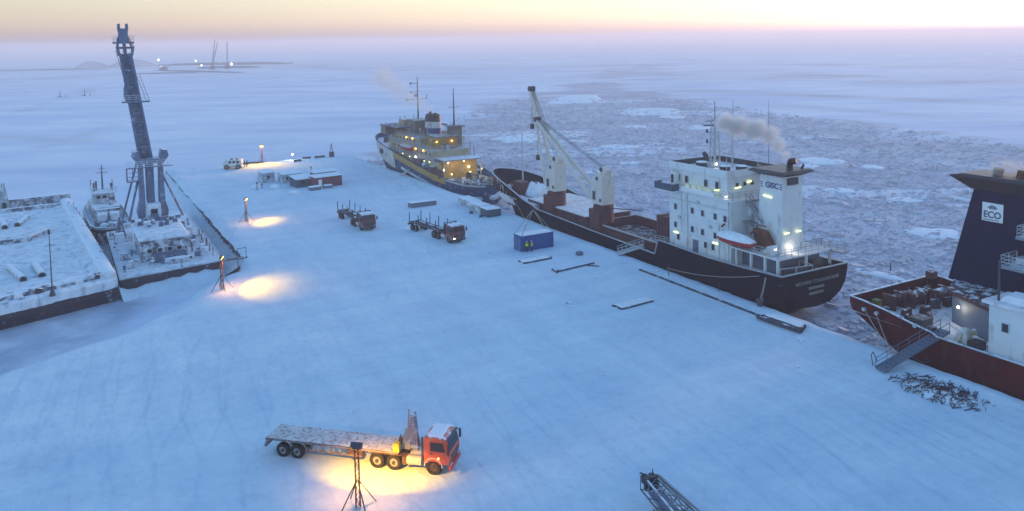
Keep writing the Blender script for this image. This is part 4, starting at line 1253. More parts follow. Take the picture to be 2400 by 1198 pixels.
# aft working area lit by floodlights
MB(parent_off).box(-6.75, -6.5, 102, 108, 1.6, 3.6).build('maroon_bulwark', 'maroon', sup)
ah_ = MB(parent_off).box(-4.2, 4.8, 105.8, 107, .7, 5.2).build('aft_bulkhead', 'ochre', sup)
MB(parent_off).box(-4.8, 5.2, 103.8, 110, 5.2, 5.45).build('aft_canopy', 'grey_snowy', sup)
MB(parent_off).box(-3.0, 2.6, 112, 118, 7.0, 10.0).build('aft_control_house', 'ochre', sup)
MB(parent_off).box(-3.4, 3.0, 111.6, 118.4, 10.0, 10.2).build('control_house_roof', 'dusty_brown', sup)
for (x, y) in ((-4.6, 104.1), (5.0, 104.1)):
    MB(parent_off).cyl((x, y, .7), (x, y, 5.2), .14, n=6).build('canopy_post', 'supply_white', sup)
for (x, y, z, m_) in ((-3.0, 105.6, 4.6, 'lamp_tube'), (1.2, 105.6, 4.7, 'lamp_tube'), (-4.2, 105.4, 3.0, 'lamp_white'), (2.4, 105.4, 3.2, 'lamp_white'), (5.4, 104.6, 2.6, 'lamp_tube'), (-2.2, 105.4, 1.8, 'lamp_tube'), (2.8, 105.4, 1.9, 'lamp_tube'), (-6.2, 118, 4.9, 'lamp_white')):
    bulb(sup, (x, y, z), (.22 if m_ == 'lamp_white' else .2), m_)
for (x, y, z, e_) in ((-1.6, 104.0, 4.4, 16), (3.0, 103.4, 3.6, 16)):
    lamp_light('deck_floodlight', 'POINT', (x, y - 84, z + 3), e_, (1, .8, .5), sup, radius=.2)
for (x, y, sx_, sy_, h) in ((-2.0, 93.0, 1.2, .9, 1.1), (.2, 93.6, .9, .9, .9), (1.8, 92.2, 1.1, .8, 1.3), (2.6, 94.4, 1.0, 1.2, 1.0), (-1.2, 94.9, .8, .8, 1.2), (3.4, 93.0, .7, .7, .9), (-3.4, 94.6, .8, .7, 1.0), (-.6, 91.6, .7, .9, .7), (.8, 90.4, .8, .6, .6)):
    MB(parent_off).hexa([(x - sx_ / 2, y - sy_ / 2, .7), (x + sx_ / 2, y - sy_ / 2, .7), (x + sx_ / 2, y + sy_ / 2, .7), (x - sx_ / 2, y + sy_ / 2, .7)],
                        [(x - sx_ * .4, y - sy_ * .35, .7 + h), (x + sx_ * .4, y - sy_ * .4, .7 + h * .9), (x + sx_ * .35, y + sy_ * .4, .7 + h), (x - sx_ * .4, y + sy_ * .35, .7 + h * 1.05)]).build('deck_cargo', random.choice(['dark_snowy', 'maroon_snow', 'grey_snowy']), sup)
fr_ = MB(parent_off); fr_.tube([(2.9, 92.0, .7), (2.9, 92.0, 3.2), (4.2, 92.6, 3.2), (4.2, 92.6, .7)], .12, 6); fr_.build('stern_gallows', 'supply_white', sup)
for (x, y) in ((2.4, 89.8), (3.0, 90.6), (-2.4, 89.8), (-3.4, 91)):
    MB(parent_off).cyl((x, y, .7), (x, y, 1.7), .25, n=8).build('bollard', 'dark_snowy', sup)
for (x, y, h) in ((4.6, 109, 3.2), (4.9, 107.4, 2.6), (-4.6, 108, 0)):
    if h: MB(parent_off).cyl((x, y, 5.45), (x, y, 5.45 + h), .08, n=6).build('antenna', 'dark_metal', sup)
for s in (-1, 1):
    for k, y in enumerate((137.5, 142.2)):
        MB(parent_off).box(s * 6.35 - .12, s * 6.35 + .12, y - 1, y + 1, 3.0, 4.3).build('freeing_port', 'black_metal', sup)
for (x, y, z) in ((-5.4, 114.5, 4.2), (-4.9, 121, 6.5), (-5.4, 124, 4.2), (-4.6, 128, 8.7), (-3.1, 111.8, 9.0), (1.0, 111.8, 9.0), (-5.3, 111.5, 4.3), (-5.0, 116, 6.6), (-4.5, 124, 8.8), (-5.3, 129, 4.4)):
    bulb(sup, (x, y, z), .14, 'lamp_amber' if z > 6 else 'lamp_tube')
for k in range(38):
    x = random.choice([-1, 1]) * random.uniform(.4, 3.6); lv = random.choice([(7.12, 110.6, 119), (9.32, 119.5, 127), (.7, 92, 104), (.7, 96, 105)])
    y = random.uniform(lv[1], lv[2]); w = random.uniform(.35, 1.0); h = random.uniform(.5, 1.6)
    MB(parent_off).hexa([(x - w, y - w * .7, lv[0]), (x + w, y - w * .7, lv[0]), (x + w, y + w * .7, lv[0]), (x - w, y + w * .7, lv[0])], [(x - w * .8, y - w * .6, lv[0] + h), (x + w * .9, y - w * .6, lv[0] + h), (x + w * .8, y + w * .5, lv[0] + h * .9), (x - w * .8, y + w * .6, lv[0] + h)]).build('deck_fitting', random.choice(['dirty_cream', 'dark_snowy', 'supply_white', 'dusty_brown', 'ochre']), sup)
for (x, y, z, h) in ((-4.6, 112, 7.1, 2.4), (4.4, 112, 7.1, 2.6), (-4.2, 119.5, 9.3, 2.2), (-3.6, 127.5, 9.3, 3.0), (3.0, 127, 9.3, 4.2), (-2.6, 118.6, 9.3, 2.6)):
    MB(parent_off).cyl((x, y, z), (x, y, z + h), .12, n=6).ball((x, y, z + h), .3).build('ventilator', 'dirty_cream', sup)
wn_ = MB(parent_off); wn_.cyl((-2, 150, 5.8), (2, 150, 5.8), .6, n=12).box(-2.4, -2, 149.3, 150.7, 4.9, 6.4).box(2, 2.4, 149.3, 150.7, 4.9, 6.4); wn_.build('anchor_windlass', 'dark_snowy', sup)
stair('stair', (-4.4, 131.0, 4.7), (-4.4, 128.4, 7.1), .7, sup, 'supply_white')
stair('stair', (-4.0, 126.5, 7.1), (-4.0, 129.0, 9.3), .7, sup, 'supply_white')
gp = MB(parent_off); gp.beam((-6.6, 121.5, 1.3), (-10.2, 118.5, .3), .9, .12); gp.build('boarding_plank', 'supply_white', sup)

# ------------------------------------------------------------------ dark red icebreaker, stern towards the cargo ship
RV = 9.3
red = thing('icebreaker', 'dark red icebreaker with a tall navy funnel reading ECO', 'ship', P(RV, -9.6, SEA_Z), ROT)
parent_off = (0, 9.6, 3)          # u given in quay metres (stern at -9.6, bow behind the camera)
hb = 7.6
fullR = [(0, -4.2), (5.6, -4.2), (7.0, -3.0), (7.4, -1), (7.55, 1.2)]
stR = [
    (-9.6, [(0, 1.4), (4.5, 1.5), (6.5, 1.9), (7.2, 2.6), (7.5, 3.3), (7.6, 4.1)]),
    (-11.4, [(0, -.4), (4.0, -.2), (6.2, .7), (7.1, 1.8), (7.5, 2.9), (7.6, 4.0)]),
    (-14.2, [(0, -3.4), (3.4, -3.0), (5.8, -1.2), (6.9, .6), (7.4, 2.2), (7.6, 3.7)]),
    (-17.0, [(0, -4.2), (4.4, -4.1), (6.4, -2.6), (7.2, -.4), (7.5, 1.4), (7.6, 3.2)]),
    (-19.4, fullR + [(7.6, 2.9)]), (-20.0, fullR + [(7.6, 2.6)]), (-40, fullR + [(7.6, 2.6)]), (-58, fullR + [(7.6, 3.2)]),
    (-70, [(0, -4.2), (3.6, -4.0), (4.9, -2.6), (5.6, 0), (6.2, 2.2), (6.6, 4.2)]),
    (-80, [(0, -2.6), (1.2, -2.2), (2.2, -.6), (3.0, 1.4), (3.8, 3.4), (4.4, 5.4)]),
    (-87, [(0, 3.8), (.05, 3.9), (.1, 4.3), (.2, 4.9), (.3, 5.5), (.4, 6.1)]),
]
stR = stR[::-1]
mbR = MB(parent_off)
ringsR = [[(y, u, z) for y, z in section(0, pts)] for u, pts in stR]
mbR.loft(ringsR, close=False, cap=False)
bq = len(mbR.v); mbR.v += [Vector(p) + mbR.o for p in ringsR[-1]]; mbR.f.append(tuple(range(bq, bq + len(ringsR[-1]))[::-1]))
solid(mbR.build('hull', 'hull_red', red), .16, 1)
tR = [(u, pts[-1]) for u, pts in stR]
cp = MB(parent_off)
for (u0, (y0, z0)), (u1, (y1, z1)) in zip(tR[:-1], tR[1:]):
    for s in (-1, 1):
        cp.beam((s * (y0 + .05), u0, z0 + .05), (s * (y1 + .05), u1, z1 + .05), .32, .08)
cp.beam((-7.7, -9.6, 4.15), (7.7, -9.6, 4.15), .32, .08)
cp.build('bulwark_cap', 'grey_snowy', red)
MB(parent_off).add([(-7.5, -75, 1.7), (7.5, -75, 1.7), (7.5, -9.8, 2.4), (-7.5, -9.8, 2.4)], [(0, 1, 2, 3)]).build('aft_deck', 'deck_snow', red)
MB(parent_off).box(-7.45, -2.5, -24.3, -19.4, 1.9, 2.05).build('side_deck', 'deck_dirty', red)
# hangar and upper deck
hg = MB(parent_off)
hg.prism([(-1.6, -17.8), (3.6, -15.4), (5.6, -15.4), (5.6, -60), (-4.4, -60), (-4.4, -23.8)], 2.0, 5.6)
hgo = hg.build('hangar', 'hangar_blue', red)
MB(parent_off).prism([(-2.0, -17.5), (3.5, -15.0), (6.6, -15.0), (6.6, -60), (-4.6, -60), (-4.6, -24.2)], 5.6, 6.0).build('upper_deck', 'maroon_snow', red)
bl = bulb(hgo, (-2.6, -19.1, 4.6), .14, 'lamp_white'); lamp_light('lamp_glow', 'POINT', (-3.1, -19.2 + 9.6, 4.5 + 3), 7, (1, .85, .55), bl)
for k, (a, b_) in enumerate((((-1.66, -17.9), (-3.0, -20.8)), )):
    pass
ld = MB(parent_off).prism([(-2.4, -17.6), (-1.4, -17.2), (-4.5, -23.7), (-5.4, -23.9)], 2.0, 2.5).build('ledge', 'deck_snow', red)
# funnel block, navy, raked, with flared cap
fr0 = [(2.2, -14.9, 5.9), (6.6, -14.9, 5.9), (6.6, -30, 5.9), (2.2, -30, 5.9)]
fr1 = [(2.6, -17.4, 16.6), (6.2, -17.4, 16.6), (6.2, -29, 16.6), (2.6, -29, 16.6)]
fR = MB(parent_off).loft([fr0, fr1]).build('funnel', 'funnel_navy', red)
fcR = MB(parent_off).loft([[(2.4, -17.2, 16.6), (6.4, -17.2, 16.6), (6.4, -29.2, 16.6), (2.4, -29.2, 16.6)], [(1.7, -15.0, 17.9), (7.1, -15.0, 17.9), (7.1, -31, 17.9), (1.7, -31, 17.9)], [(2.2, -16.4, 18.2), (6.6, -16.4, 18.2), (6.6, -30, 18.2), (2.2, -30, 18.2)]])
fcR.build('funnel_cap', 'black_metal', fR)
for y in (-19, -21.5, -24):
    MB(parent_off).cyl((4.2, y, 18.0), (4.2, y - .2, 18.9), .5, n=10).build('exhaust_pipe', 'rust', fR)
def fx(z): return 2.2 + .4 * (z - 5.9) / 10.7
sg = MB(parent_off)
sg.add([(fx(13.3) - .06, -18.45, 13.3), (fx(13.3) - .06, -20.7, 13.3), (fx(15.3) - .06, -20.7, 15.3), (fx(15.3) - .06, -18.45, 15.3),
        (fx(13.3) - .02, -18.45, 13.3), (fx(13.3) - .02, -20.7, 13.3), (fx(15.3) - .02, -20.7, 15.3), (fx(15.3) - .02, -18.45, 15.3)],
       [(3, 2, 1, 0), (4, 5, 6, 7), (0, 1, 5, 4), (1, 2, 6, 5), (2, 3, 7, 6), (3, 0, 4, 7)])
sgo = sg.build('sign_board', 'sign_white', fR)
tilt = math.atan2(.4, 10.7)
text('sign_lettering', 'ECO', 1.0, 'sign_navy', (fx(14.0) - .09, -19.57 + 9.6, 14.0 + 3), (R(90), 0, R(-90)), sgo, sx=.95)
b = MB(parent_off)
for k in range(9):
    b.box(fx(13.5) - .1, fx(13.5) - .05, -18.75 - k * .19, -18.62 - k * .19 , 13.43, 13.52)
b.build('sign_small_print', 'sign_navy', sgo)
b = MB(parent_off)
for i, (dy, dz, w) in enumerate(((0, .62, .10), (-.22, .50, .09), (.22, .50, .09), (-.36, .32, .08), (.36, .32, .08), (0, .36, .16), (-.2, .2, .09), (.2, .2, .09))):
    z = 14.55 + dz * .75; y = -19.57 + dy
    b.box(fx(z) - .1, fx(z) - .05, y - w - .08, y + w + .08, z - .05, z + .05)
b.build('sign_emblem', 'hangar_blue', sgo)
# white deckhouse in front and bridge decks above
wh_ = MB(parent_off)
wh_.box(-6.3, -2.2, -62, -24.5, 2.0, 7.2)
who = wh_.build('deckhouse', 'white_paint', red)
for y in (-26.1, -30, -34):
    window(who, -6.3, y, 5.2, .6, .8, '-x', frame='pale_grey')
MB(parent_off).box(-6.6, -2.0, -62, -23.9, 7.2, 7.5).build('deckhouse_roof', 'deck_snow', red)
s_ = MB(parent_off); s_.loft([[(-5.6, -29, 7.5), (-3.2, -29, 7.5), (-3.2, -25, 7.5), (-5.6, -25, 7.5)], [(-5.3, -28.4, 8.2), (-3.6, -28.4, 8.3), (-3.6, -25.5, 8.2), (-5.3, -25.5, 8.1)]]); s_.build('snow_covered_boat', 'drift', red)
MB(parent_off).cyl((-5.6, -25.0, 7.5), (-5.6, -25.0, 11.5), .12, n=6).build('pole', 'dark_metal', red)
for (z, y0, x0) in ((9.4, -22.4, -1.0), (12.6, -23.6, -.4)):
    MB(parent_off).box(x0, 6.8, -62, y0, z, z + .3).build('bridge_deck', 'grey_snowy', red)
    MB(parent_off).rail([(x0 + .1, -45, z + .3), (x0 + .1, y0 - .1, z + .3), (2.0, y0 - .1, z + .3)], 1.1, 1.2, .04, 3).build('handrail', 'pale_grey', red)
MB(parent_off).box(-.2, 6.6, -62, -24.6, 6.0, 9.4).box(.3, 6.6, -62, -25.6, 9.7, 12.6).build('bridge_house', 'funnel_navy', red)
lr_ = MB(parent_off).box(1.2, 3.4, -24.2, -22.8, 9.7, 10.3).build('life_raft', 'white_paint', red)
# aft-deck equipment
MB(parent_off).box(-6.4, -4.6, -17.6, -16.0, 2.3, 3.4).build('deck_hatch', 'dark_snowy', red)
MB(parent_off).box(-7.0, -6.4, -19.2, -18.5, 2.2, 3.2).build('vent_box', 'dark_metal', red)
for (x, y) in ((-6.7, -12.2), (-5.9, -12.9), (2.6, -11.2), (3.6, -11.2), (5.8, -12)):
    MB(parent_off).cyl((x, y, 2.3), (x, y, 3.4), .3, n=10).cyl((x, y, 3.3), (x, y, 3.45), .38, n=10).build('bollard', 'dark_snowy', red)
MB(parent_off).box(-5.3, -4.5, -11.4, -10.6, 2.35, 3.6).build('yellow_locker', 'green_box', red)
for (x, y, r_, l) in ((-2.6, -11.6, .6, 1.6), (0.2, -12.2, .8, 2.2), (3.4, -13.0, .7, 2.0)):
    q = MB(parent_off); q.cyl((x - l / 2, y, 3.3), (x + l / 2, y, 3.3), r_, n=14).box(x - l / 2 - .3, x - l / 2, y - .8, y + .8, 2.3, 4.1).box(x + l / 2, x + l / 2 + .3, y - .8, y + .8, 2.3, 4.1)
    q.build('mooring_winch', random.choice(['dark_snowy', 'maroon_snow']), red)
for (x, y, w, h) in ((1.2, -10.6, 1.4, 1.1), (4.6, -10.7, 1.3, 1.3), (-1.4, -14.6, 1.2, .9), (1.2, -14.0, 1.1, 1.2), (-3.6, -13.8, 1.2, .7), (3.0, -14.4, .9, 1.3), (-2.6, -15.8, 1.0, .7), (-4.6, -14.6, .8, .6), (5.6, -13.4, 1.0, 1.4), (-1.0, -10.7, 1.0, .9)):
    q = MB(parent_off); a_ = random.uniform(-.5, .5)
    ca, sa = math.cos(a_) * w / 2, math.sin(a_) * w / 2
    q.hexa([(x - ca + sa * .7, y - sa - ca * .7, 2.1), (x + ca + sa * .7, y + sa - ca * .7, 2.1), (x + ca - sa * .7, y + sa + ca * .7, 2.1), (x - ca - sa * .7, y - sa + ca * .7, 2.1)],
           [(x - ca * .8 + sa * .5, y - sa * .8 - ca * .5, 2.3 + h * .6), (x + ca * .7 + sa * .5, y + sa * .7 - ca * .6, 2.3 + h * .75), (x + ca * .8 - sa * .6, y + sa * .8 + ca * .5, 2.3 + h * .6), (x - ca * .8 - sa * .5, y - sa * .7 + ca * .6, 2.3 + h * .7)])
    q.cyl((x - ca, y - sa, 2.35 + h * .7), (x + ca, y + sa, 2.35 + h * .75), .22 * w, n=10)
    q.beam((x + ca * .6, y, 2.2), (x + ca * .9, y + .3, 2.6 + h), .12).build('deck_machinery', random.choice(['dark_snowy', 'maroon_snow', 'dark_snowy']), red)
MB(parent_off).box(5.6, 6.6, -10.8, -9.9, 4.1, 5.0).build('stern_light_box', 'maroon_snow', red)
b = MB(parent_off); b.tube([(-7.2, -21.6, 2.0), (-6.2, -21.6, 3.2), (-5.0, -22.4, 3.4)], .35, 8); b.build('hose_bundle', 'dirty_cream', red)
MB(parent_off).hexa([(-6.6, -22.6, 2.05), (-5.2, -22.6, 2.05), (-5.2, -21.0, 2.05), (-6.6, -21.0, 2.05)], [(-6.3, -22.2, 3.6), (-5.6, -22.2, 3.9), (-5.6, -21.4, 3.7), (-6.2, -21.4, 3.4)]).build('tarpaulin', 'supply_white', red)
MB(parent_off).box(-7.2, -5.8, -24.0, -22.9, 2.05, 3.1).build('black_locker', 'black_metal', red)
for u in (-13.0, -11.4, -17.6):
    MB(parent_off).cyl((-7.85, u, 3.1), (-7.5, u, 3.1), .22, n=8).build('fairlead', 'pale_grey', red)


# ================================================================== basin on the left: barge, tug, floating crane
parent_off = (0, 0, 3)
yaw_b = math.atan2(5.2, 74)                      # swung a little off the quay line
barge = thing('barge', 'snow-filled rusty barge frozen into the basin', 'barge', P(-80, 58, SEA_Z), ROT + yaw_b)
# local: x across, y along (0 = near end), z above quay level + 3
BW0, BW1, BL = -13.5, 10.4, 71.0
def skew(x): return 0.30 * (x - BW1)             # the near end runs off at an angle
hb_ = MB(parent_off)
hb_.loft([[(BW0, skew(BW0) + 1.2, -4.0), (BW1 - .6, .8, -4.0), (BW1 - .6, BL - 1, -4.0), (BW0, BL - 1, -4.0)],
          [(BW0, skew(BW0), -1.6), (BW1, 0, -1.6), (BW1, BL, -1.6), (BW0, BL, -1.6)],
          [(BW0, skew(BW0), 0.1), (BW1, 0, 0.1), (BW1, BL, 0.1), (BW0, BL, 0.1)]])
hb_.build('hull', 'barge_rust', barge)
# drifted snow on the near end and over the deck
def snow_sheet(x0, x1, y0f, y1f, zf, nx, ny, name, parent, m='barge_snow'):
    mb = MB(parent_off)
    pts, fs = [], []
    for j in range(ny + 1):
        for i in range(nx + 1):
            x = x0 + (x1 - x0) * i / nx
            ya, yb = y0f(x), y1f(x)
            y = ya + (yb - ya) * j / ny
            pts.append((x, y, zf(x, y, i / nx, j / ny)))
    for j in range(ny):
        for i in range(nx):
            a = j * (nx + 1) + i
            fs.append((a, a + 1, a + nx + 2, a + nx + 1))
    mb.add(pts, fs)
    return mb.build(name, m, parent, True)
snow_sheet(BW0, BW1 - 2.0, lambda x: skew(x) + 3.0, lambda x: BL - 3.0, lambda x, y, s, t: 0.55 + .10 * fbm(x * .15, y * .15) + .05 * fbm(x * .6, y * .6) + .5 * max(0, 1 - (1 - s) * 14), 40, 90, 'deck_snow', barge)
# near-end ledge in two steps
def near_step(d0, d1, z0, z1, name, m):
    mb = MB(parent_off)
    pts0, n = [], 48
    prof = [(d0, z0 - .9), (d0, z1 - .25), (d0 + .35, z1), (d1 - .3, z1 + .05), (d1, z1 - .2), (d1 + .2, z0 - .9)]
    rings = []
    for i in range(n + 1):
        x = BW0 + (BW1 - BW0) * i / n
        rings.append([(x, skew(x) + dd + .18 * fbm(x * .5, dd * 3), zz + .16 * fbm(x * .45, dd * 2, 4) + .06 * fbm(x * 2, dd)) for dd, zz in prof])
    mb.loft(rings, True, True)
    return mb.build(name, m, barge, False)
near_step(-.15, 1.6, .1, .55, 'end_ledge', 'barge_snow')
near_step(1.7, 3.1, .3, 1.25, 'end_parapet', 'frost_dark')
# side parapet towards the basin
mb = MB(parent_off); rings = []
for i in range(80):
    y = .2 + (BL - .4) * i / 79
    k = .14 * fbm(y * .4, 3) ; k2 = .1 * fbm(y * .9, 8)
    rings.append([(BW1 - .02, y, -.1), (BW1 - .1, y, 1.25 + k), (BW1 - .5, y, 1.55 + k), (BW1 - 1.7, y, 1.5 + k2), (BW1 - 2.1, y, 1.2 + k2), (BW1 - 2.3, y, .2)])
mb.loft(rings).build('side_parapet', 'frost_white', barge, True)
for i in range(11):
    y = 3 + i * 6.1
    MB(parent_off).box(BW1 - .02, BW1 + .14, y, y + .3, -.8, 1.2).build('side_stiffener', 'barge_rust', barge)
# far end wall with dark band
MB(parent_off).box(BW0, BW1, BL - 1.6, BL, .1, 2.3).build('end_wall', 'frost_dark', barge)
MB(parent_off).box(BW0, BW1 - 2.3, BL - 6.2, BL - 5.2, .3, 1.25).build('deck_beam', 'frost_dark', barge)
tw = MB(parent_off); tw.loft([[(-3.0, BL - 4.4, .5), (-.6, BL - 4.4, .5), (-.6, BL - 2.2, .5), (-3.0, BL - 2.2, .5)], [(-2.2, BL - 3.7, 5.4), (-1.4, BL - 3.7, 5.4), (-1.4, BL - 2.9, 5.4), (-2.2, BL - 2.9, 5.4)]])
two = tw.build('mast_house', 'shed_grey', barge)
MB(parent_off).box(-2.1, -1.4, BL - 4.46, BL - 4.38, .6, 2.3).build('door', 'black_metal', two)
MB(parent_off).cyl((-2.0, BL - 3.3, 5.4), (-2.0, BL - 3.3, 6.2), .08, n=6).cyl((-1.6, BL - 3.3, 5.4), (-1.6, BL - 3.3, 6.2), .08, n=6).build('mast_horn', 'dark_metal', two)
# pipes lying under snow, dark open ends towards the camera
for (x, y, l, ang) in ((-2.2, 47.5, 9.0, R(2)), (-.2, 48.4, 8.6, R(-14)), (-1.0, 6.2, 9.5, R(9)), (1.4, 7.0, 8.0, R(4))):
    dx, dy = math.sin(-ang), math.cos(ang)
    p0, p1 = Vector((x, y, 1.0)), Vector((x + dx * l, y + dy * l, .9))
    pp = MB(parent_off).cyl(p0 - Vector((0, 0, .2)), p1 - Vector((0, 0, .2)), .56, n=14).build('pipe', 'shed_grey', barge)
    MB(parent_off).cyl(p0 - Vector((dx * .02, dy * .02, .2)), p0 + Vector((dx * .1, dy * .1, -.2)), .44, n=14).build('pipe_mouth', 'black_metal', pp)
mb = MB(parent_off)
mb.prism([(-3.4, 34.0), (1.0, 33.4), (4.2, 38.6), (4.0, 41.0), (-3.0, 40.6)], .5, 1.25)
lo_ = mb.build('hatch_board', 'frost_dark', barge)
mb = MB(parent_off); mb.loft([[(-3.5, 33.9, 1.26), (1.05, 33.3, 1.26), (4.35, 38.6, 1.26), (4.1, 41.1, 1.26), (-3.1, 40.7, 1.26)], [(-3.2, 34.4, 1.6), (.9, 33.9, 1.6), (3.9, 38.8, 1.6), (3.7, 40.7, 1.6), (-2.8, 40.3, 1.6)]]); mb.build('snow_layer', 'barge_snow', lo_)
MB(parent_off).cyl((2.0, -.6 + skew(2), .3), (2.0, -.6 + skew(2), 1.4), .42, .14, n=8).cyl((2.0, -.6 + skew(2), 1.3), (2.0, -.6 + skew(2), 9.4), .09, .05, n=6).beam((1.4, -.6 + skew(2), 7.2), (2.7, -.6 + skew(2), 7.2), .05).box(1.85, 2.15, -.8 + skew(2), -.4 + skew(2), 8.8, 9.4).build('flagpole', 'dark_metal', barge)
for k in range(9):
    x = -12.5 + k * 2.5
    MB(parent_off).hexa([(x, skew(x) + 1.2, .4), (x + 1.2, skew(x + 1.2) + 1.2, .4), (x + 1.1, skew(x + 1.1) + 2.0, .4), (x, skew(x) + 2.0, .4)], [(x + .1, skew(x) + 1.4, .95 + .2 * (k % 3)), (x + 1.0, skew(x + 1) + 1.4, 1.0), (x + 1.0, skew(x + 1) + 1.9, 1.05), (x + .2, skew(x) + 1.9, 1.0)]).build('fender_block', ['frost_dark', 'frost_white', 'barge_rust'][k % 3], barge)

# ------------------------------------------------------------------ tug
tug = thing('tugboat', 'small frosted tugboat frozen in between barge and floating crane', 'boat', P(-68, 96, SEA_Z), ROT + R(2))
def tring(y, w, zt, zb): return [(-w, y, zt), (-w * .92, y, (zt + zb) / 2), (-w * .6, y, zb), (w * .6, y, zb), (w * .92, y, (zt + zb) / 2), (w, y, zt)]
tm = MB(parent_off)
tm.loft([tring(0, 1.2, -.3, -2.2), tring(1.2, 2.6, -.4, -3.6), tring(4, 3.5, -.5, -4), tring(12, 3.7, -.4, -4), tring(22, 3.5, -.1, -4), tring(28, 2.4, .5, -3.6), tring(32, .2, 1.0, -1.5)])
tm.build('hull', 'frost_dark', tug)
bw = MB(parent_off)
outl = [(1.2, 0), (2.6, 1.2), (3.5, 4), (3.7, 12), (3.5, 22), (2.4, 28), (.2, 32)]
for s in (-1, 1):
    for (a, b), (c, d) in zip(outl[:-1], outl[1:]):
        bw.beam((s * a, b, .0 + max(0, b - 18) * .05), (s * c, d, .0 + max(0, d - 18) * .05), .25, .9)
bw.beam((-1.2, 0, .0), (1.2, 0, .0), .25, .9)
bw.build('bulwark', 'shed_grey', tug)
fd = MB(parent_off); fd.tube([(-3.5, 3, -.2), (-2.7, .9, -.2), (-1.2, -.3, -.2), (1.2, -.3, -.2)], .28, 8); fd.build('fender', 'rubber', tug)
h1 = MB(parent_off).box(-2.5, 2.5, 12, 24, -.3, 2.2).build('deckhouse', 'shed_grey', tug)
for y in (13.5, 16, 18.5, 21):
    window(h1, -2.5, y, 1.2, .6, .6, '-x', frame='pale_grey')
h2 = MB(parent_off); h2.loft([[(-2.0, 16, 2.2), (2.0, 16, 2.2), (2.0, 23, 2.2), (-2.0, 23, 2.2)], [(-1.8, 16.3, 4.3), (1.8, 16.3, 4.3), (1.8, 22.6, 4.3), (-1.8, 22.6, 4.3)]])
h2o = h2.build('wheelhouse', 'shed_grey', tug)
for x in (-1.1, 0, 1.1):
    window(h2o, x, 16.2, 3.5, .7, .7, '-y', frame='pale_grey')
MB(parent_off).box(-2.3, 2.3, 15.6, 23.4, 4.3, 4.5).build('wheelhouse_roof', 'frost_white', tug)
MB(parent_off).rail([(-2.2, 23, 4.5), (-2.2, 15.8, 4.5), (2.2, 15.8, 4.5), (2.2, 23, 4.5)], 1.0, 1.2, .04).build('roof_rail', 'frost_white', tug)
tmast = MB(parent_off); tmast.cyl((0, 20, 4.5), (0, 20, 9.6), .2, .08, n=8).beam((-1.1, 20, 8.0), (1.1, 20, 8.0), .1).beam((-.6, 20, 8.8), (.6, 20, 8.8), .08)
tmast.build('mast', 'dark_metal', tug)
for (x, y, h) in ((-1.7, 18.5, 1.7), (-1.2, 19.4, 1.9), (1.5, 19, 1.3), (1.6, 17.2, 2.4), (-2.0, 22, 2.0)):
    MB(parent_off).cyl((x, y, 4.5), (x, y, 4.5 + h), .18 if h < 2 else .07, n=6).build('roof_fitting', 'dark_metal', tug)
MB(parent_off).cyl((1.1, 14.2, 2.2), (1.1, 14.2, 4.6), .5, n=10).build('funnel', 'frost_dark', tug)
for x in (-1.05, 1.05):
    dr = MB(parent_off).cyl((x - .85, 9.4, .75), (x + .85, 9.4, .75), .95, n=16).build('towing_winch_drum', 'frost_white', tug)
    MB(parent_off).cyl((x, 8.2, .75), (x, 8.42, .75), .7, n=16).build('drum_face', 'frost_white', dr)
MB(parent_off).box(-2.2, 2.2, 10.6, 12.0, -.3, 2.0).build('winch_frame', 'frost_dark', tug)
MB(parent_off).box(-1.6, 1.6, 4.4, 5.4, -.4, .25).build('towing_beam', 'frost_white', tug)
for (x, y) in ((-2, 6.6), (2, 6.6), (.6, 3.0), (-.8, 2.6)):
    MB(parent_off).cyl((x, y, -.4), (x, y, .4), .22, n=8).build('bollard', 'frost_dark', tug)

# ------------------------------------------------------------------ floating crane
fcr = thing('floating_crane', 'frosted floating crane with tall purple-grey boom standing upright', 'floating crane', P(-62, 62, SEA_Z), ROT)
parent_off = (62, -62, 3)        # quay coordinates again
pn = MB(parent_off)
pn.loft([[(-69, 60.8, -2.6), (-54.8, 63.6, -2.6), (-54.8, 108, -2.6), (-69, 108, -2.6)], [(-69.3, 60.2, -.3), (-54.4, 63.0, -.3), (-54.4, 108.4, -.3), (-69.3, 108.4, -.3)]])
pn.build('pontoon', 'barge_rust', fcr)
mb = MB(parent_off); pts, fs, nx, ny = [], [], 24, 70
for j in range(ny + 1):
    for i in range(nx + 1):
        x = -69.2 + 14.7 * i / nx; y0 = 60.4 + 2.8 * i / nx
        y = y0 + (108.2 - y0) * j / ny
        pts.append((x, y, -.22 + .16 * max(0, fbm(x * .5, y * .5)) + .08 * fbm(x * 1.5, y * 1.5)))
for j in range(ny):
    for i in range(nx):
        a = j * (nx + 1) + i; fs.append((a, a + 1, a + nx + 2, a + nx + 1))
mb.add(pts, fs).build('deck_snow', 'barge_snow', fcr, True)
# machinery house with snow-loaded roof
mh = MB(parent_off).box(-65.6, -58.8, 68.5, 81.5, -.3, 3.2).build('machinery_house', 'frost_dark', fcr)
rf = MB(parent_off); rings = []
for zz, ins in ((3.2, -.35), (3.45, -.4), (3.7, -.1), (3.78, .8)):
    rings.append([(-65.6 + ins, 68.5 + ins, zz), (-58.8 - ins, 68.5 + ins, zz), (-58.8 - ins, 81.5 - ins, zz), (-65.6 + ins, 81.5 - ins, zz)])
rf.loft(rings).build('roof_snow', 'barge_snow', mh)
for x in (-64.4, -62.9, -61.4, -60.0):
    window(mh, x, 68.5, 1.5, .7, .6, '-y', frame='frost_white')
for y in (70, 73, 76, 79):
    window(mh, -65.6, y, 1.5, .7, .6, '-x', frame='frost_white')
hd_ = MB(parent_off); hd_.beam((-66.0, 82.0, 3.9), (-58.0, 82.0, 3.9), .5, .5); hd_.build('cross_girder', 'crane_frost', fcr)
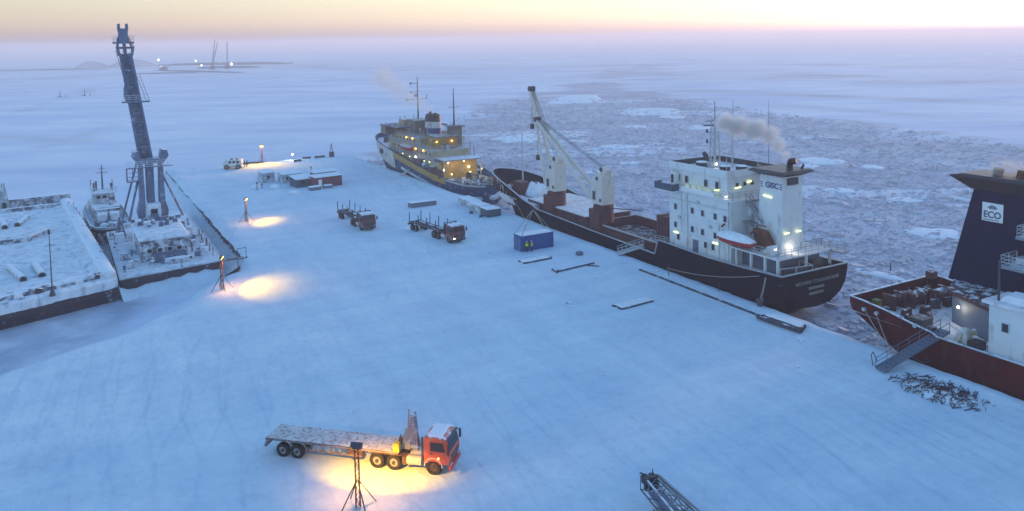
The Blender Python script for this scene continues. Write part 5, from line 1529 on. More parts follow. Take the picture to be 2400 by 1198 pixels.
for (x, y, z) in ((-65.0, 79.5, 3.9), (-59.6, 80.4, 3.9), (-63.8, 77.6, 3.85)):
    MB(parent_off).cyl((x - .5, y, z + .2), (x + .5, y, z + .2), .55, n=12).build('rope_drum', 'frost_white', fcr)
# tower: two heavy legs with crown, narrow in the middle
legp = lambda s: [(s * 2.1 - 62.3, 3.0), (s * 2.5 - 62.3, 5.0), (s * 2.0 - 62.3, 7.0), (s * 1.9 - 62.3, 13.4), (s * 2.9 - 62.3, 14.6), (s * 2.7 - 62.3, 15.6), (s * 1.8 - 62.3, 15.8), (s * 1.3 - 62.3, 13.6), (s * 1.15 - 62.3, 7.4), (s * 1.2 - 62.3, 5.4), (s * 1.3 - 62.3, 3.0)]
for s in (-1, 1):
    pr = legp(s)
    if s > 0: pr = pr[::-1]
    MB(parent_off).prism_y(pr, 82.6, 85.4).build('tower_leg', 'crane_frost', fcr)
tp = MB(parent_off); tp.box(-63.1, -61.9, 83.0, 85.0, 6.6, 14.6).build('tower_web', 'crane_boom', fcr)
tp = MB(parent_off); tp.box(-64.4, -60.2, 82.5, 85.5, 13.5, 14.3).build('crown_beam', 'crane_frost', fcr)
pl = MB(parent_off); pl.box(-66.3, -58.9, 82.0, 82.6, 12.9, 13.05).build('crown_walkway', 'crane_frost', fcr)
MB(parent_off).rail([(-66.2, 82.05, 13.05), (-58.95, 82.05, 13.05)], 1.0, .8, .03).build('walkway_rail', 'frost_white', fcr)
cb = MB(parent_off); cb.box(-66.2, -64.4, 83.0, 85.0, 10.4, 10.6); cb.rail([(-66.1, 85, 10.6), (-66.1, 83.05, 10.6), (-64.4, 83.05, 10.6)], 2.2, .7, .05, 3); cb.build('side_platform', 'crane_frost', fcr)
cab = MB(parent_off).box(-63.4, -61.2, 81.0, 83.0, 3.2, 6.6).build('operator_cab', 'frost_white', fcr)
window(cab, -62.3, 81.0, 5.4, 1.0, .8, '-y', frame='frost_dark')
nb_ = MB(parent_off); nb_.loft([[(-63.3, 80.6, 3.2), (-61.3, 80.6, 3.2), (-61.3, 81, 3.2), (-63.3, 81, 3.2)], [(-62.9, 80.7, 5.0), (-61.7, 80.7, 5.0), (-61.7, 81, 5.0), (-62.9, 81, 5.0)]]); nb_.build('cab_front', 'crane_boom', cab)
# back stays
for a, b_ in (((-64.4, 84, 10.6), (-66.2, 81.8, 4.0)), ((-60.4, 84, 11.2), (-57.6, 81.8, 4.0)), ((-64.2, 86, 13.8), (-66.5, 100, .0)), ((-60.4, 86, 13.8), (-58.4, 100, .0))):
    MB(parent_off).beam(a, b_, .28).build('back_stay', 'crane_boom', fcr)
ldr = MB(parent_off)
for s in (-.35, .35):
    ldr.beam((-59.3 + s, 82.2, 3.2), (-59.3 + s, 82.2, 9.4), .06)
for k in range(15):
    ldr.beam((-59.65, 82.2, 3.4 + k * .4), (-58.95, 82.2, 3.4 + k * .4), .05)
ldr.build('ladder', 'frost_white', fcr)
# boom
b0, b1 = Vector((-62.9, 84.2, 13.6)), Vector((-65.6, 80.5, 32.6))
bm = MB(parent_off)
ax = (b1 - b0).normalized()
for s in (-1, 1):
    bm.beam(b0 + Vector((s * .95, 0, 0)), b1 + Vector((s * .8, 0, 0)), .4, 1.0)
bmo = bm.build('boom', 'crane_boom', fcr)
MB(parent_off).beam(b0 + Vector((0, .3, 0)), b1 + Vector((0, .3, 0)), 1.4, .4).build('boom_plate', 'crane_frost', bmo)
for k in range(17):
    q = b0.lerp(b1, (k + .5) / 17)
    q2 = b0.lerp(b1, min(1, (k + 1.3) / 17))
    MB(parent_off).beam(q + Vector((-.85, -.35, 0)), q2 + Vector((.85, -.35, 0)) if k % 2 else q + Vector((.85, -.35, 0)), .18).build('boom_lacing', 'crane_frost', bmo)
# boom head: fork and fly jib
b2 = Vector((-65.9, 79.5, 37.0))
kn = MB(parent_off)
for s in (-1, 1):
    kn.beam(b1 + Vector((s * .95, 0, -.3)), b1 + Vector((s * 1.2, -.1, 1.2)), .45, .7)
    kn.beam(b1 + Vector((s * 1.2, -.1, 1.0)), Vector((b2.x + s * .75, b2.y, 35.2)), .3, .5)
kn.beam(b1, Vector((b2.x, b2.y, 35.2)), .45)
kn.beam(b1 + Vector((-1.2, -.1, 1.0)), b1 + Vector((1.2, -.1, 1.0)), .35)
kn.build('boom_fork', 'crane_boom', fcr)
hp = MB(parent_off); hp.box(-66.6, -65.2, 78.8, 80.2, 34.6, 36.8)
for s in (-1, 1):
    hp.cyl((b2.x + s * .6 - .2, b2.y, 37.0), (b2.x + s * .6 + .2, b2.y, 37.0), .6, n=12)
hpo = hp.build('boom_head', 'crane_boom', fcr)
MB(parent_off).box(-67.5, -64.3, 78.9, 80.1, 34.3, 34.6).build('head_platform', 'crane_boom', hpo)
MB(parent_off).rail([(-67.4, 79, 34.6), (-66.7, 79, 34.6)], 1.0, .6, .03).rail([(-65.1, 79, 34.6), (-64.4, 79, 34.6)], 1.0, .6, .03).build('head_rail', 'crane_frost', hpo)
pf = b0.lerp(b1, .57)
MB(parent_off).box(pf.x - 2.0, pf.x + 2.3, pf.y - 1.0, pf.y + .8, pf.z - .15, pf.z + .1).build('boom_platform', 'crane_frost', bmo)
MB(parent_off).rail([(pf.x - 1.9, pf.y - .9, pf.z + .1), (pf.x + 2.2, pf.y - .9, pf.z + .1)], 1.0, 1.0, .03).build('boom_platform_rail', 'frost_white', bmo)
MB(parent_off).ball((pf.x - 1.25, pf.y - .5, pf.z + 1.6), .45, .45, 1.6).build('hook_block', 'crane_boom', bmo)
rp = MB(parent_off)
for s in (-.5, .5):
    rp.beam((pf.x - 1.25, pf.y - .5, pf.z + 3.0), (b1.x + s - 1, b1.y - .5, b1.z + .6), .06)
    rp.beam((pf.x + 2.0 + s * .5, pf.y - .6, pf.z + .2), (b1.x + 1.7 + s * .5, b1.y - .4, b1.z - 3.5), .06)
for k in range(8):
    t = k / 8
    q = Vector((pf.x + 1.75, pf.y - .6, pf.z + .2)).lerp(Vector((b1.x + 1.45, b1.y - .4, b1.z - 3.5)), t)
    rp.beam(q, q + Vector((.5, 0, 0)), .04)
rp.build('hoist_rope', 'crane_boom', bmo)
# deck clutter of the pontoon
aw = MB(parent_off)
for (a, b_) in (((-68.4, 86, -.2), (-67.4, 88, 3.6)), ((-66.4, 86, -.2), (-67.4, 88, 3.6)), ((-67.4, 91, -.2), (-67.4, 88, 3.6)), ((-68.0, 86.6, 1.4), (-66.8, 86.6, 1.4))):
    aw.beam(a, b_, .22)
aw.build('shear_legs', 'crane_boom', fcr)
for (x, y, w, l, h) in ((-67.6, 85.4, 1.6, 1.6, 1.4), (-66.2, 83.6, 1.0, 1.2, 1.8), (-57.6, 79, 1.4, 2.2, 1.6), (-57.0, 75.4, .8, 1.0, .9), (-56.4, 84.5, 1.2, 1.6, 1.3), (-56.0, 72, 1.0, 1.4, .8), (-56.2, 68.6, 1.2, .8, 1.0), (-66.8, 76.6, 1.0, 2.0, 1.5), (-67.8, 72, 1.2, 1.0, .9), (-57.2, 90, 1.6, 2.0, 1.5), (-66.6, 66.4, .8, .8, 1.0), (-64.4, 65.0, .9, .7, .8)):
    MB(parent_off).hexa([(x - w / 2, y - l / 2, -.25), (x + w / 2, y - l / 2, -.25), (x + w / 2, y + l / 2, -.25), (x - w / 2, y + l / 2, -.25)],
                        [(x - w * .45, y - l * .4, h), (x + w * .4, y - l * .45, h * .92), (x + w * .42, y + l * .4, h), (x - w * .4, y + l * .44, h * .95)]).build('deck_machinery', random.choice(['frost_dark', 'frost_white', 'frost_dark']), fcr)
bt = MB(parent_off); rings = []
for (y, w) in ((-1.9, .1), (-1.3, .55), (0, .75), (1.3, .6), (1.9, .1)):
    rings.append([(-60.6 + y, 66.0 - w, .55), (-60.6 + y, 66.0 - w * .6, .0), (-60.6 + y, 66.0 + w * .6, .0), (-60.6 + y, 66.0 + w, .55)])
bt.loft(rings).build('dinghy', 'frost_white', fcr)
MB(parent_off).box(-63.8, -59.2, 67.2, 68.4, -.2, 1.1).build('dark_locker', 'crane_boom', fcr)
b = MB(parent_off); b.rail([(-69.0, 61, -.2), (-66.5, 61.4, -.2), (-64.6, 61.8, -.2)], 1.0, 1.1, .04, 2); b.rail([(-62, 62, -.2), (-59, 62.6, -.2)], 1.0, 1.1, .04, 2); b.rail([(-54.7, 64, -.2), (-54.7, 100, -.2)], 1.0, 2.2, .04, 2); b.build('deck_rail', 'frost_white', fcr)
for k, y in enumerate((66.5, 70, 73.2, 77, 81)):
    MB(parent_off).cyl((-55.2, y, -.2), (-55.2, y, 1.5 + .5 * (k % 2)), .12, n=6).build('stanchion', 'frost_dark', fcr)

rc = random.Random(21)
for k in range(44):                      # winches, boxes, coils and vents crowding the pontoon
    side = rc.random()
    if side < .45: x, y = rc.uniform(-58.2, -55.0), rc.uniform(65.5, 100)
    elif side < .8: x, y = rc.uniform(-68.8, -66.2), rc.uniform(63, 100)
    else: x, y = rc.uniform(-66, -57), rc.uniform(62.6, 66.5)
    w, h = rc.uniform(.3, .8), rc.uniform(.3, 1.5)
    q = MB(parent_off)
    if k % 3 == 0: q.cyl((x - w * .6, y, .1 + w * .4), (x + w * .6, y, .1 + w * .4), w * .5, n=10)
    elif k % 3 == 1: q.cyl((x, y, -.25), (x, y, h), w * .28, w * .2, n=8).ball((x, y, h), w * .36, n=7, m=4)
    else: q.hexa([(x - w * .6, y - w * .5, -.25), (x + w * .6, y - w * .5, -.25), (x + w * .6, y + w * .5, -.25), (x - w * .6, y + w * .5, -.25)], [(x - w * .5, y - w * .4, h * .8), (x + w * .5, y - w * .45, h * .7), (x + w * .45, y + w * .4, h * .8), (x - w * .5, y + w * .4, h * .75)])
    q.build('deck_fitting', ['frost_dark', 'crane_frost', 'shed_grey', 'crane_boom'][k % 4], fcr)
for k in range(16):                      # the same on the house roof and round the cab
    x, y, w, h = rc.uniform(-65.4, -59), rc.uniform(75, 81.4), rc.uniform(.25, .6), rc.uniform(.3, .9)
    MB(parent_off).hexa([(x - w, y - w * .6, 3.6), (x + w, y - w * .6, 3.6), (x + w, y + w * .6, 3.6), (x - w, y + w * .6, 3.6)], [(x - w * .8, y - w * .5, 3.7 + h), (x + w * .8, y - w * .5, 3.7 + h * .9), (x + w * .7, y + w * .5, 3.7 + h), (x - w * .8, y + w * .5, 3.7 + h * .9)]).build('roof_fitting', ['frost_dark', 'crane_boom'][k % 2], fcr)
for k in range(14):                      # iced gear on the tug's decks
    x, y, w, h = rc.uniform(-2.8, 2.8), rc.choice([rc.uniform(2, 8), rc.uniform(24.5, 28)]), rc.uniform(.3, .7), rc.uniform(.3, 1.1)
    o_ = tug; q = MB((0, 0, 3)); q.hexa([(x - w * .6, y - w * .5, -.4), (x + w * .6, y - w * .5, -.4), (x + w * .6, y + w * .5, -.4), (x - w * .6, y + w * .5, -.4)], [(x - w * .4, y - w * .4, h * .7), (x + w * .5, y - w * .4, h * .6), (x + w * .4, y + w * .4, h * .7), (x - w * .5, y + w * .4, h * .6)])
    q.build('deck_fitting', ['frost_dark', 'frost_white', 'crane_boom'][k % 3], tug)
for k in range(22):                      # lumps of ice and gear along the barge's near end and parapet
    if k % 2: x = rc.uniform(-12, 9.5); y = skew(x) + rc.uniform(.2, 3.6); z = .75 if y - skew(x) < 1.7 else 1.2
    else: x = rc.uniform(8.4, 10.0); y = rc.uniform(1, 68); z = 1.45
    MB((0, 0, 3)).ball((x, y, z), rc.uniform(.25, .6), rc.uniform(.2, .45), rc.uniform(.15, .35), n=7, m=4, jit=.3).build('ice_lump', ['frost_dark', 'barge_snow', 'frost_dark'][k % 3], barge)

# ================================================================== lamps on the quay
def lamp_post(label, v, u, h, aim, energy, m='lamp_yellow', col=(1.0, .46, .0), braces=True, size=R(95), spread=1.0, fan=2.4):
    L0 = P(v, u, ground_z(v, u))
    t = thing('lamp_post', label, 'lamp', L0, 0, 'floodlight posts on the quay')
    w = .16
    ms_ = MB()
    for sx in (-1, 1):
        for sy in (-1, 1):
            ms_.beam((sx * w, sy * w, -.2), (sx * w * .8, sy * w * .8, h), .05)
    k = int(h / .42)
    for i in range(k):
        z0, z1 = i * h / k, (i + 1) * h / k
        for (a, b_) in (((-w, -w), (w, -w)), ((w, -w), (w, w)), ((w, w), (-w, w)), ((-w, w), (-w, -w))):
            if i % 2: a, b_ = b_, a
            ms_.beam((a[0] * .9, a[1] * .9, z0), (b_[0] * .9, b_[1] * .9, z1), .035)
    ms_.build('mast', 'rust', t)
    if braces:
        for i in range(4):
            an_ = R(35 + 90 * i)
            MB().beam((0.1 * math.cos(an_), .1 * math.sin(an_), h * .46), (1.5 * math.cos(an_), 1.5 * math.sin(an_), -.15), .07).build('brace', 'dark_metal', t)
    ad = Vector((aim[0], aim[1], 0)).normalized()
    sd = Vector((-ad.y, ad.x, 0))
    top = Vector((0, 0, h))
    MB().beam(top - sd * .35, top + sd * .35, .1).build('crossbar', 'dark_metal', t)
    hd = MB()
    f = (ad * .8 + Vector((0, 0, -.6))).normalized()
    upv = f.cross(sd).normalized()
    c = top + Vector((0, 0, .12)) + ad * .15
    lo_ = [c - sd * .42 - upv * .2, c + sd * .42 - upv * .2, c + sd * .42 + upv * .2, c - sd * .42 + upv * .2]
    back = [p - f * .3 for p in lo_]
    hd.hexa(back, lo_); ho = hd.build('lamp_housing', 'dark_metal', t)
    fc = MB(); fc.hexa([p + f * .01 + (c - p) * .12 for p in lo_], [p + f * .05 + (c - p) * .12 for p in lo_])
    fc.build('lamp_glass', m, ho)
    lc = c + f * .25
    lamp_light('lamp_light', 'SPOT', lc, energy, col, t, Vector((aim[0], aim[1], 0)), size, 1.0, .12, fan)
    lamp_light('lamp_spill', 'SPOT', lc, energy * .22, (1.0, .36, .08), t, Vector((aim[0] * .6, aim[1] * .6, 0)), R(150), 1.0, .2)
    return t
lamp_post('lattice floodlight post with four braces in front of the orange flatbed truck', -58.2, -14.2, 4.5, (0.9, 4.4), 1100, size=R(54))
lamp_post('floodlight post with an orange head beside the floating crane basin', -57.25, 46.5, 4.3, (5.0, 0.8), 1000, size=R(54))
lamp_post('floodlight post standing between the basin and the log trucks', -45.6, 88.6, 4.2, (3.8, -.2), 800, size=R(48))
lamp_post('bright floodlight post near the white off-road bus at the quay end', -26.4, 163.0, 4.6, (1.5, -4.0), 800, size=R(110))
t = thing('lamp_post', 'low white lamp on the far quay edge behind the sheds', 'lamp', P(-17.5, 164.2, ground_z(-17.5, 164.2)), 0, 'floodlight posts on the quay')
MB().cyl((0, 0, -.2), (0, 0, 1.5), .06, n=6).build('mast', 'dark_metal', t)
MB().ball((0, 0, 1.65), .22).build('lamp_glass', 'lamp_white', t)
lamp_light('lamp_light', 'POINT', (0, -.5, 1.7), 60, (1, .95, .85), t)
# bare frame and post at the corner of the basin
t = thing('quay_platform', 'small steel platform on a thin post at the basin corner', 'platform', P(-52.4, 62.0, 0), ROT)
MB().box(-2.0, 1.6, -.35, .35, -.05, .12).build('platform', 'dark_snowy', t)
MB().rail([(0.2, .3, .1), (1.5, .3, .1)], 1.4, 1.3, .04, 1).build('handrail', 'dark_metal', t)
t2 = MB().cyl((0, 0, -.3), (0, 0, 2.1), .07, n=6).build('marker_post', 'dark_metal')
t2.location = P(-53.4, 55.5, 0); tag(t2, 'thin dark marker post on the snow by the basin corner', 'post')

# ================================================================== trucks
def wheel(parent, x, y, r, w, rim='rim', name='wheel'):
    g_ = MB(); n = 22
    prof = [(r * .58, -w / 2), (r * .93, -w / 2), (r, -w * .36), (r, w * .36), (r * .93, w / 2), (r * .58, w / 2)]
    rings = []
    for i in range(n):
        a = 2 * math.pi * i / n
        rings.append([(x + q * math.cos(a), y + t_, r + q * math.sin(a)) for q, t_ in prof])
    rings.append(rings[0])
    g_.loft(rings, True, False)
    o = g_.build(name, 'rubber', parent)
    s = -1 if y < 0 else 1
    MB().cyl((x, y - w * .3, r), (x, y + w * .3, r), r * .58, n=18).build('rim', rim, o)
    MB().cyl((x, y + s * w * .2, r), (x, y + s * w * .52, r), r * .24, n=12).build('hub', 'dark_metal', o)
    tr = MB()
    for i in range(n):
        a = 2 * math.pi * (i + .5) / n
        c_, s_ = math.cos(a), math.sin(a)
        tr.beam((x + r * c_, y - w * .34, r + r * s_), (x + r * c_, y + w * .34, r + r * s_), .05, .06)
    tr.build('tread', 'rubber', o)
    return o

def cab(parent, m, lights=False, mir=True):
    # cab-over cab: raked screen, rounded roof
    prof = [(-.78, .95), (1.28, .95), (1.40, 1.35), (1.38, 1.9), (1.12, 2.85), (.85, 3.02), (-.55, 3.05), (-.78, 2.9)]
    c = MB()
    rings = []
    for y, k in ((-1.25, .90), (-1.17, 1.0), (1.17, 1.0), (1.25, .90)):
        rings.append([(.3 + (x - .3) * (1 - (1 - k) * .35), y, .95 + (z - .95) * (1 - (1 - k) * .2)) for x, z in prof])
    c.loft(rings)
    co = c.build('cab', m, parent)
    def on_screen(z): return 1.38 + (1.12 - 1.38) * (z - 1.9) / .95
    ws = MB()
    ws.hexa([(on_screen(2.0) - .02, -1.08, 2.0), (on_screen(2.0) + .025, -1.08, 2.0), (on_screen(2.0) + .025, 1.08, 2.0), (on_screen(2.0) - .02, 1.08, 2.0)],
            [(on_screen(2.78) - .02, -1.02, 2.78), (on_screen(2.78) + .025, -1.02, 2.78), (on_screen(2.78) + .025, 1.02, 2.78), (on_screen(2.78) - .02, 1.02, 2.78)])
    ws.build('windscreen', 'glass', co)
    for s in (-1, 1):
        d = MB(); y0, y1 = sorted((s * 1.235, s * 1.27))
        d.box(-.3, .92, y0, y1, 1.15, 2.75)
        do = d.build('door', m, co)
        g2 = MB(); y0, y1 = sorted((s * 1.27, s * 1.29))
        g2.prism_y([(-.2, 1.95), (1.0, 1.95), (.82, 2.68), (-.2, 2.68)], y0, y1); g2.build('door_window', 'glass', do)
        MB().box(-.22, -.02, y0, y1 + .02 * s if s > 0 else y1, 1.72, 1.8).build('door_handle', 'black_metal', do)
        mi = MB(); mi.beam((1.2, s * 1.25, 2.7), (1.35, s * 1.52, 2.6), .04); mi.box(1.3, 1.42, s * 1.5 - .12, s * 1.5 + .12, 1.95, 2.6); mi.build('mirror', 'black_metal', co)
        l_ = MB(); l_.box(1.36, 1.44, s * .95 - .2, s * .95 + .2, .78, .98); l_.build('headlight', 'lamp_white' if lights and s < 0 else 'sign_white', co)
        fd_ = MB()
        pts = [(.0 + .78 * math.cos(a), .66 + .78 * math.sin(a)) for a in [math.pi * i / 8 for i in range(9)]]
        pts2 = [(.0 + .70 * math.cos(a), .66 + .70 * math.sin(a)) for a in [math.pi * i / 8 for i in range(8, -1, -1)]]
        y0, y1 = sorted((s * .78, s * 1.28)); fd_.prism_y((pts + pts2), y0, y1); fd_.build('mudguard', 'tank_pale', co)
    MB().box(1.28, 1.46, -1.22, 1.22, .5, .93).build('bumper', 'bumper_red' if m == 'orange_cab' else 'dark_metal', co)
    MB().box(1.385, 1.42, -.85, .85, 1.2, 1.65).build('grille', 'dark_metal', co)
    MB().beam((1.2, -1.1, 2.88), (1.2, 1.1, 2.88), .22, .05).build('sun_visor', 'dark_metal', co)
    sp_ = MB(); rings = []
    for zz, k in ((3.03, 1.0), (3.14, .92), (3.18, .7)):
        rings.append([(.1 + .62 * k, -1.1 * k, zz), (.1 + .62 * k, 1.1 * k, zz), (.1 - .62 * k, 1.1 * k, zz), (.1 - .62 * k, -1.1 * k, zz)][::-1])
    sp_.loft(rings).build('roof_snow', 'snow', co)
    return co

def chassis(parent, x1, z=1.0):
    c = MB()
    for s in (-1, 1):
        c.box(x1, 1.0, s * .42 - .05, s * .42 + .05, z - .15, z + .12)
    for k in range(6):
        x = x1 + (1.0 - x1) * k / 5
        c.box(x - .05, x + .05, -.42, .42, z - .1, z + .05)
    return c.build('chassis', 'chassis', parent)

# --- orange flatbed in the foreground
hd = math.atan2(61.54 - 64.72, -6.63 + 19.4)
fx_, fy_ = math.cos(hd), math.sin(hd)
org = Vector((-6.63, 61.54, 0)) + Vector((-fy_, fx_, 0)) * 1.05
v_, u_ = to_uv(org.x, org.y)
fg = thing('flatbed_truck', 'orange cab truck with a long snow-dusted flatbed trailer under the lamp', 'truck', (org.x, org.y, ground_z(v_, u_) - .02), hd)
cab(fg, 'orange_cab')
chassis(fg, -5.6)
for s in (-1, 1):
    wheel(fg, 0, s * 1.05, .62, .42, 'chassis')
    for x in (-3.35, -4.78):
        wheel(fg, x, s * 1.0, .62, .46)
    for x in (-11.85, -13.15):
        wheel(fg, x, s * .98, .56, .46)
    MB().cyl((-1.0, s * 1.0, .95), (-2.2, s * 1.0, .95), .36, n=14).build('fuel_tank', 'tank_pale', fg)
    MB().box(-2.6, -2.25, s * 1.0 - .25, s * 1.0 + .25, .6, 1.25).build('battery_box', 'chassis', fg)
# trailer
tr = MB().box(-14.6, -2.9, -1.25, 1.25, 1.43, 1.5).build('trailer_bed', 'chassis', fg)
sx = snow_sheet(-14.55, -2.95, lambda x: -1.22, lambda x: 1.22, lambda x, y, s, t: 1.515 - 3 + .05 * max(0, fbm(x * 1.2, y * 1.2)) + 3, 60, 12, 'bed_snow', tr, 'bed_snow')
sx.location = (0, 0, 0)
for v2 in sx.data.vertices: v2.co = Vector((v2.co.x - 62, v2.co.y + 62, v2.co.z - 3))
for s in (-1, 1):
    MB().box(-14.5, -3.0, s * .5 - .07, s * .5 + .07, 1.05, 1.36).build('trailer_beam', 'chassis', fg)
    MB().box(-14.6, -2.9, s * 1.25 - .04 + .0, s * 1.25 + .05, 1.38, 1.47).build('side_rail', 'timber', fg)
    for k in range(6):
        MB().box(-10.6 + k * .9, -10.5 + k * .9, s * 1.1 - .05, s * 1.1 + .05, .78, 1.32).build('under_run_post', 'timber', fg)
    MB().beam((-10.6, s * 1.12, .8), (-6.1, s * 1.12, .8), .1, .14).build('under_run_bar', 'timber', fg)
    MB().box(-7.4, -6.0, s * .95 - .2, s * .95 + .2, .75, 1.25).build('tool_box', 'chassis', fg)
    MB().box(-7.0, -6.8, s * .8 - .06, s * .8 + .06, .35, 1.3).build('landing_leg', 'chassis', fg)
MB().box(-14.75, -14.6, -1.25, 1.25, .75, 1.05).beam((-14.65, -1.0, 1.4), (-14.7, -1.0, .7), .14).beam((-14.65, 1.0, 1.4), (-14.7, 1.0, .7), .14).build('rear_bar', 'grey_snowy', fg)
# folded loader crane behind the cab
kc = MB()
kc.box(-2.75, -2.2, -.45, .45, 1.45, 2.1).beam((-2.5, 0, 2.0), (-2.2, .15, 3.5), .34).beam((-2.2, .15, 3.45), (-2.75, .35, 1.9), .26).beam((-2.6, .3, 2.2), (-2.35, .5, 3.9), .22).beam((-1.95, .6, 1.5), (-2.15, .7, 4.1), .12).beam((-2.9, .75, 1.5), (-2.7, .75, 4.2), .1).beam((-2.3, -.3, 1.7), (-1.5, -.5, 1.6), .2).beam((-2.0, .1, 2.8), (-1.9, .5, 1.6), .3)
ko = kc.build('loader_crane', 'grey_snowy', fg)
MB().ball((-2.25, .25, 2.5), .42, .4, .8, jit=.25).build('crane_grapple', 'frost_dark', ko)
MB().hexa([(-2.8, -.35, 1.5), (-1.75, -.35, 1.5), (-1.75, .55, 1.5), (-2.8, .55, 1.5)], [(-2.3, .05, 3.9), (-1.95, .05, 4.0), (-1.95, .4, 4.0), (-2.3, .4, 3.8)]).build('crane_column', 'crane_frost', ko)
MB().beam((-2.95, -.5, 1.5), (-2.45, -.1, 3.0), .3).build('crane_ram', 'grey_snowy', ko)
MB().beam((-1.7, -.2, 1.5), (-2.0, .1, 3.2), .2).build('crane_ram', 'frost_dark', ko)
MB().box(-3.35, -2.85, -1.25, -.85, 1.52, 2.25).build('yellow_tool_box', 'yellow_box', fg)
MB().add([(-3.4, -.8, 1.52), (-2.9, -.8, 1.52), (-2.9, .0, 1.52), (-3.4, 0, 1.52), (-2.95, -.5, 2.75)], [(0, 1, 4), (1, 2, 4), (2, 3, 4), (3, 0, 4)]).build('headboard_brace', 'rust', fg)
MB().beam((-.95, -1.05, 1.0), (-.95, -1.05, 2.9), .14).build('exhaust_stack', 'dark_metal', fg)
for s in (-1, 1):
    MB().box(-5.6, -2.6, s * 1.0 - .25, s * 1.0 + .25, 1.27, 1.31).build('rear_mudguard', 'chassis', fg)
MB().box(-2.2, -.95, -.6, .6, 1.14, 1.22).build('catwalk', 'grey_snowy', fg)
lm_ = MB().ball((.45, -1.30, 1.42), .06).build('marker_lamp', 'lamp_amber', fg)

# --- two log trucks
def log_truck(label, v, u, heading, lights):
    p = P(v, u, ground_z(v, u) - .02)
    t = thing('log_truck', label, 'truck', p, heading, 'log trucks parked on the quay')
    cab(t, 'red_cab', lights)
    chassis(t, -5.6)
    for s in (-1, 1):
        wheel(t, 0, s * 1.0, .6, .42)
        for x in (-3.55, -4.9): wheel(t, x, s * 1.0, .6, .46)
        for x in (-11.0, -12.25): wheel(t, x, s * .95, .55, .46)
        MB().cyl((-1.2, s * .95, .85), (-2.4, s * .95, .85), .34, n=12).build('fuel_tank', 'tank_pale', t)
        MB().box(-13.4, -3.0, s * .48 - .08, s * .48 + .08, 1.02, 1.32).build('trailer_beam', 'dark_snowy', t)
        for k, x in enumerate((-4.0, -6.9, -9.8, -12.9)):
            MB().beam((x, s * 1.18, 1.3), (x, s * 1.24, 3.15), .12).build('stake', 'dark_metal', t)
        MB().box(-13.4, -3.2, s * 1.1 - .04, s * 1.1 + .06, 1.28, 1.4).build('side_rail', 'dark_snowy', t)
    for x in (-4.0, -6.9, -9.8, -12.9):
        MB().box(x - .12, x + .12, -1.22, 1.22, 1.33, 1.5).build('bolster', 'dark_snowy', t)
    hb_ = MB(); hb_.box(-1.5, -1.38, -1.22, 1.22, 1.2, 2.9); hb_.beam((-1.45, -1.2, 2.9), (-1.2, -1.2, 3.2), .12).beam((-1.45, 1.2, 2.9), (-1.2, 1.2, 3.2), .12).box(-1.5, -1.1, -1.25, 1.25, 3.15, 3.25)
    hb_.build('headboard', 'dark_snowy', t)
    MB().beam((-1.65, .3, 1.2), (-1.65, .3, 3.0), .16).build('exhaust_stack', 'dark_metal', t)
    MB().box(-13.6, -13.45, -1.2, 1.2, .8, 1.1).build('rear_bar', 'dark_metal', t)
    for s in (-1, 1):
        MB().box(-13.66, -13.58, s * 1.0 - .14, s * 1.0 + .14, .82, .98).build('tail_lamp', 'sign_white' if not lights else 'lamp_white', t)
    return t
h0 = ROT - math.pi / 2
log_truck('dark red log truck with empty stakes, farther left, without lights', -28.3, 69.4, h0 + R(0.5), False)
log_truck('dark red log truck with empty stakes and a lit headlight, nearer the ships', -18.75, 52.5, h0 + R(8), True)

# --- white off-road bus
t = thing('off_road_bus', 'white boxy off-road bus on big tyres at the far quay end', 'bus', P(-35.2, 158.6, ground_z(-35, 158)), ROT + R(-20) + math.pi)
body = MB(); prof = [(-2.5, .75), (2.0, .75), (2.3, 1.2), (2.2, 1.7), (1.5, 2.5), (-2.4, 2.6), (-2.6, 1.6)]
body.loft([[(x, y, z) for x, z in prof] for y in (-1.15, 1.15)][::1])
bo = body.build('body', 'bus_white', t)
for s in (-1, 1):
    for x in (-1.5, -.5, .5):
        MB().box(x - .35, x + .35, s * 1.15 - .02, s * 1.15 + .02, 1.65, 2.25).build('window', 'glass', bo)
    for x in (-1.6, 1.4): wheel(t, x, s * 1.05, .65, .55)
ws = MB(); ws.hexa([(2.19, -1, 1.75), (2.26, -1, 1.75), (2.26, 1, 1.75), (2.19, 1, 1.75)], [(1.58, -1, 2.45), (1.64, -1, 2.45), (1.64, 1, 2.45), (1.58, 1, 2.45)]); ws.build('windscreen', 'glass', bo)
MB().box(-2.3, 2.2, -.9, .9, .5, .78).build('underframe', 'black_metal', t)
for x in (-1.2, 0.2):
    MB().box(x - .3, x + .3, -.5, .5, 2.58, 2.8).build('roof_hatch', 'dark_snowy', t)

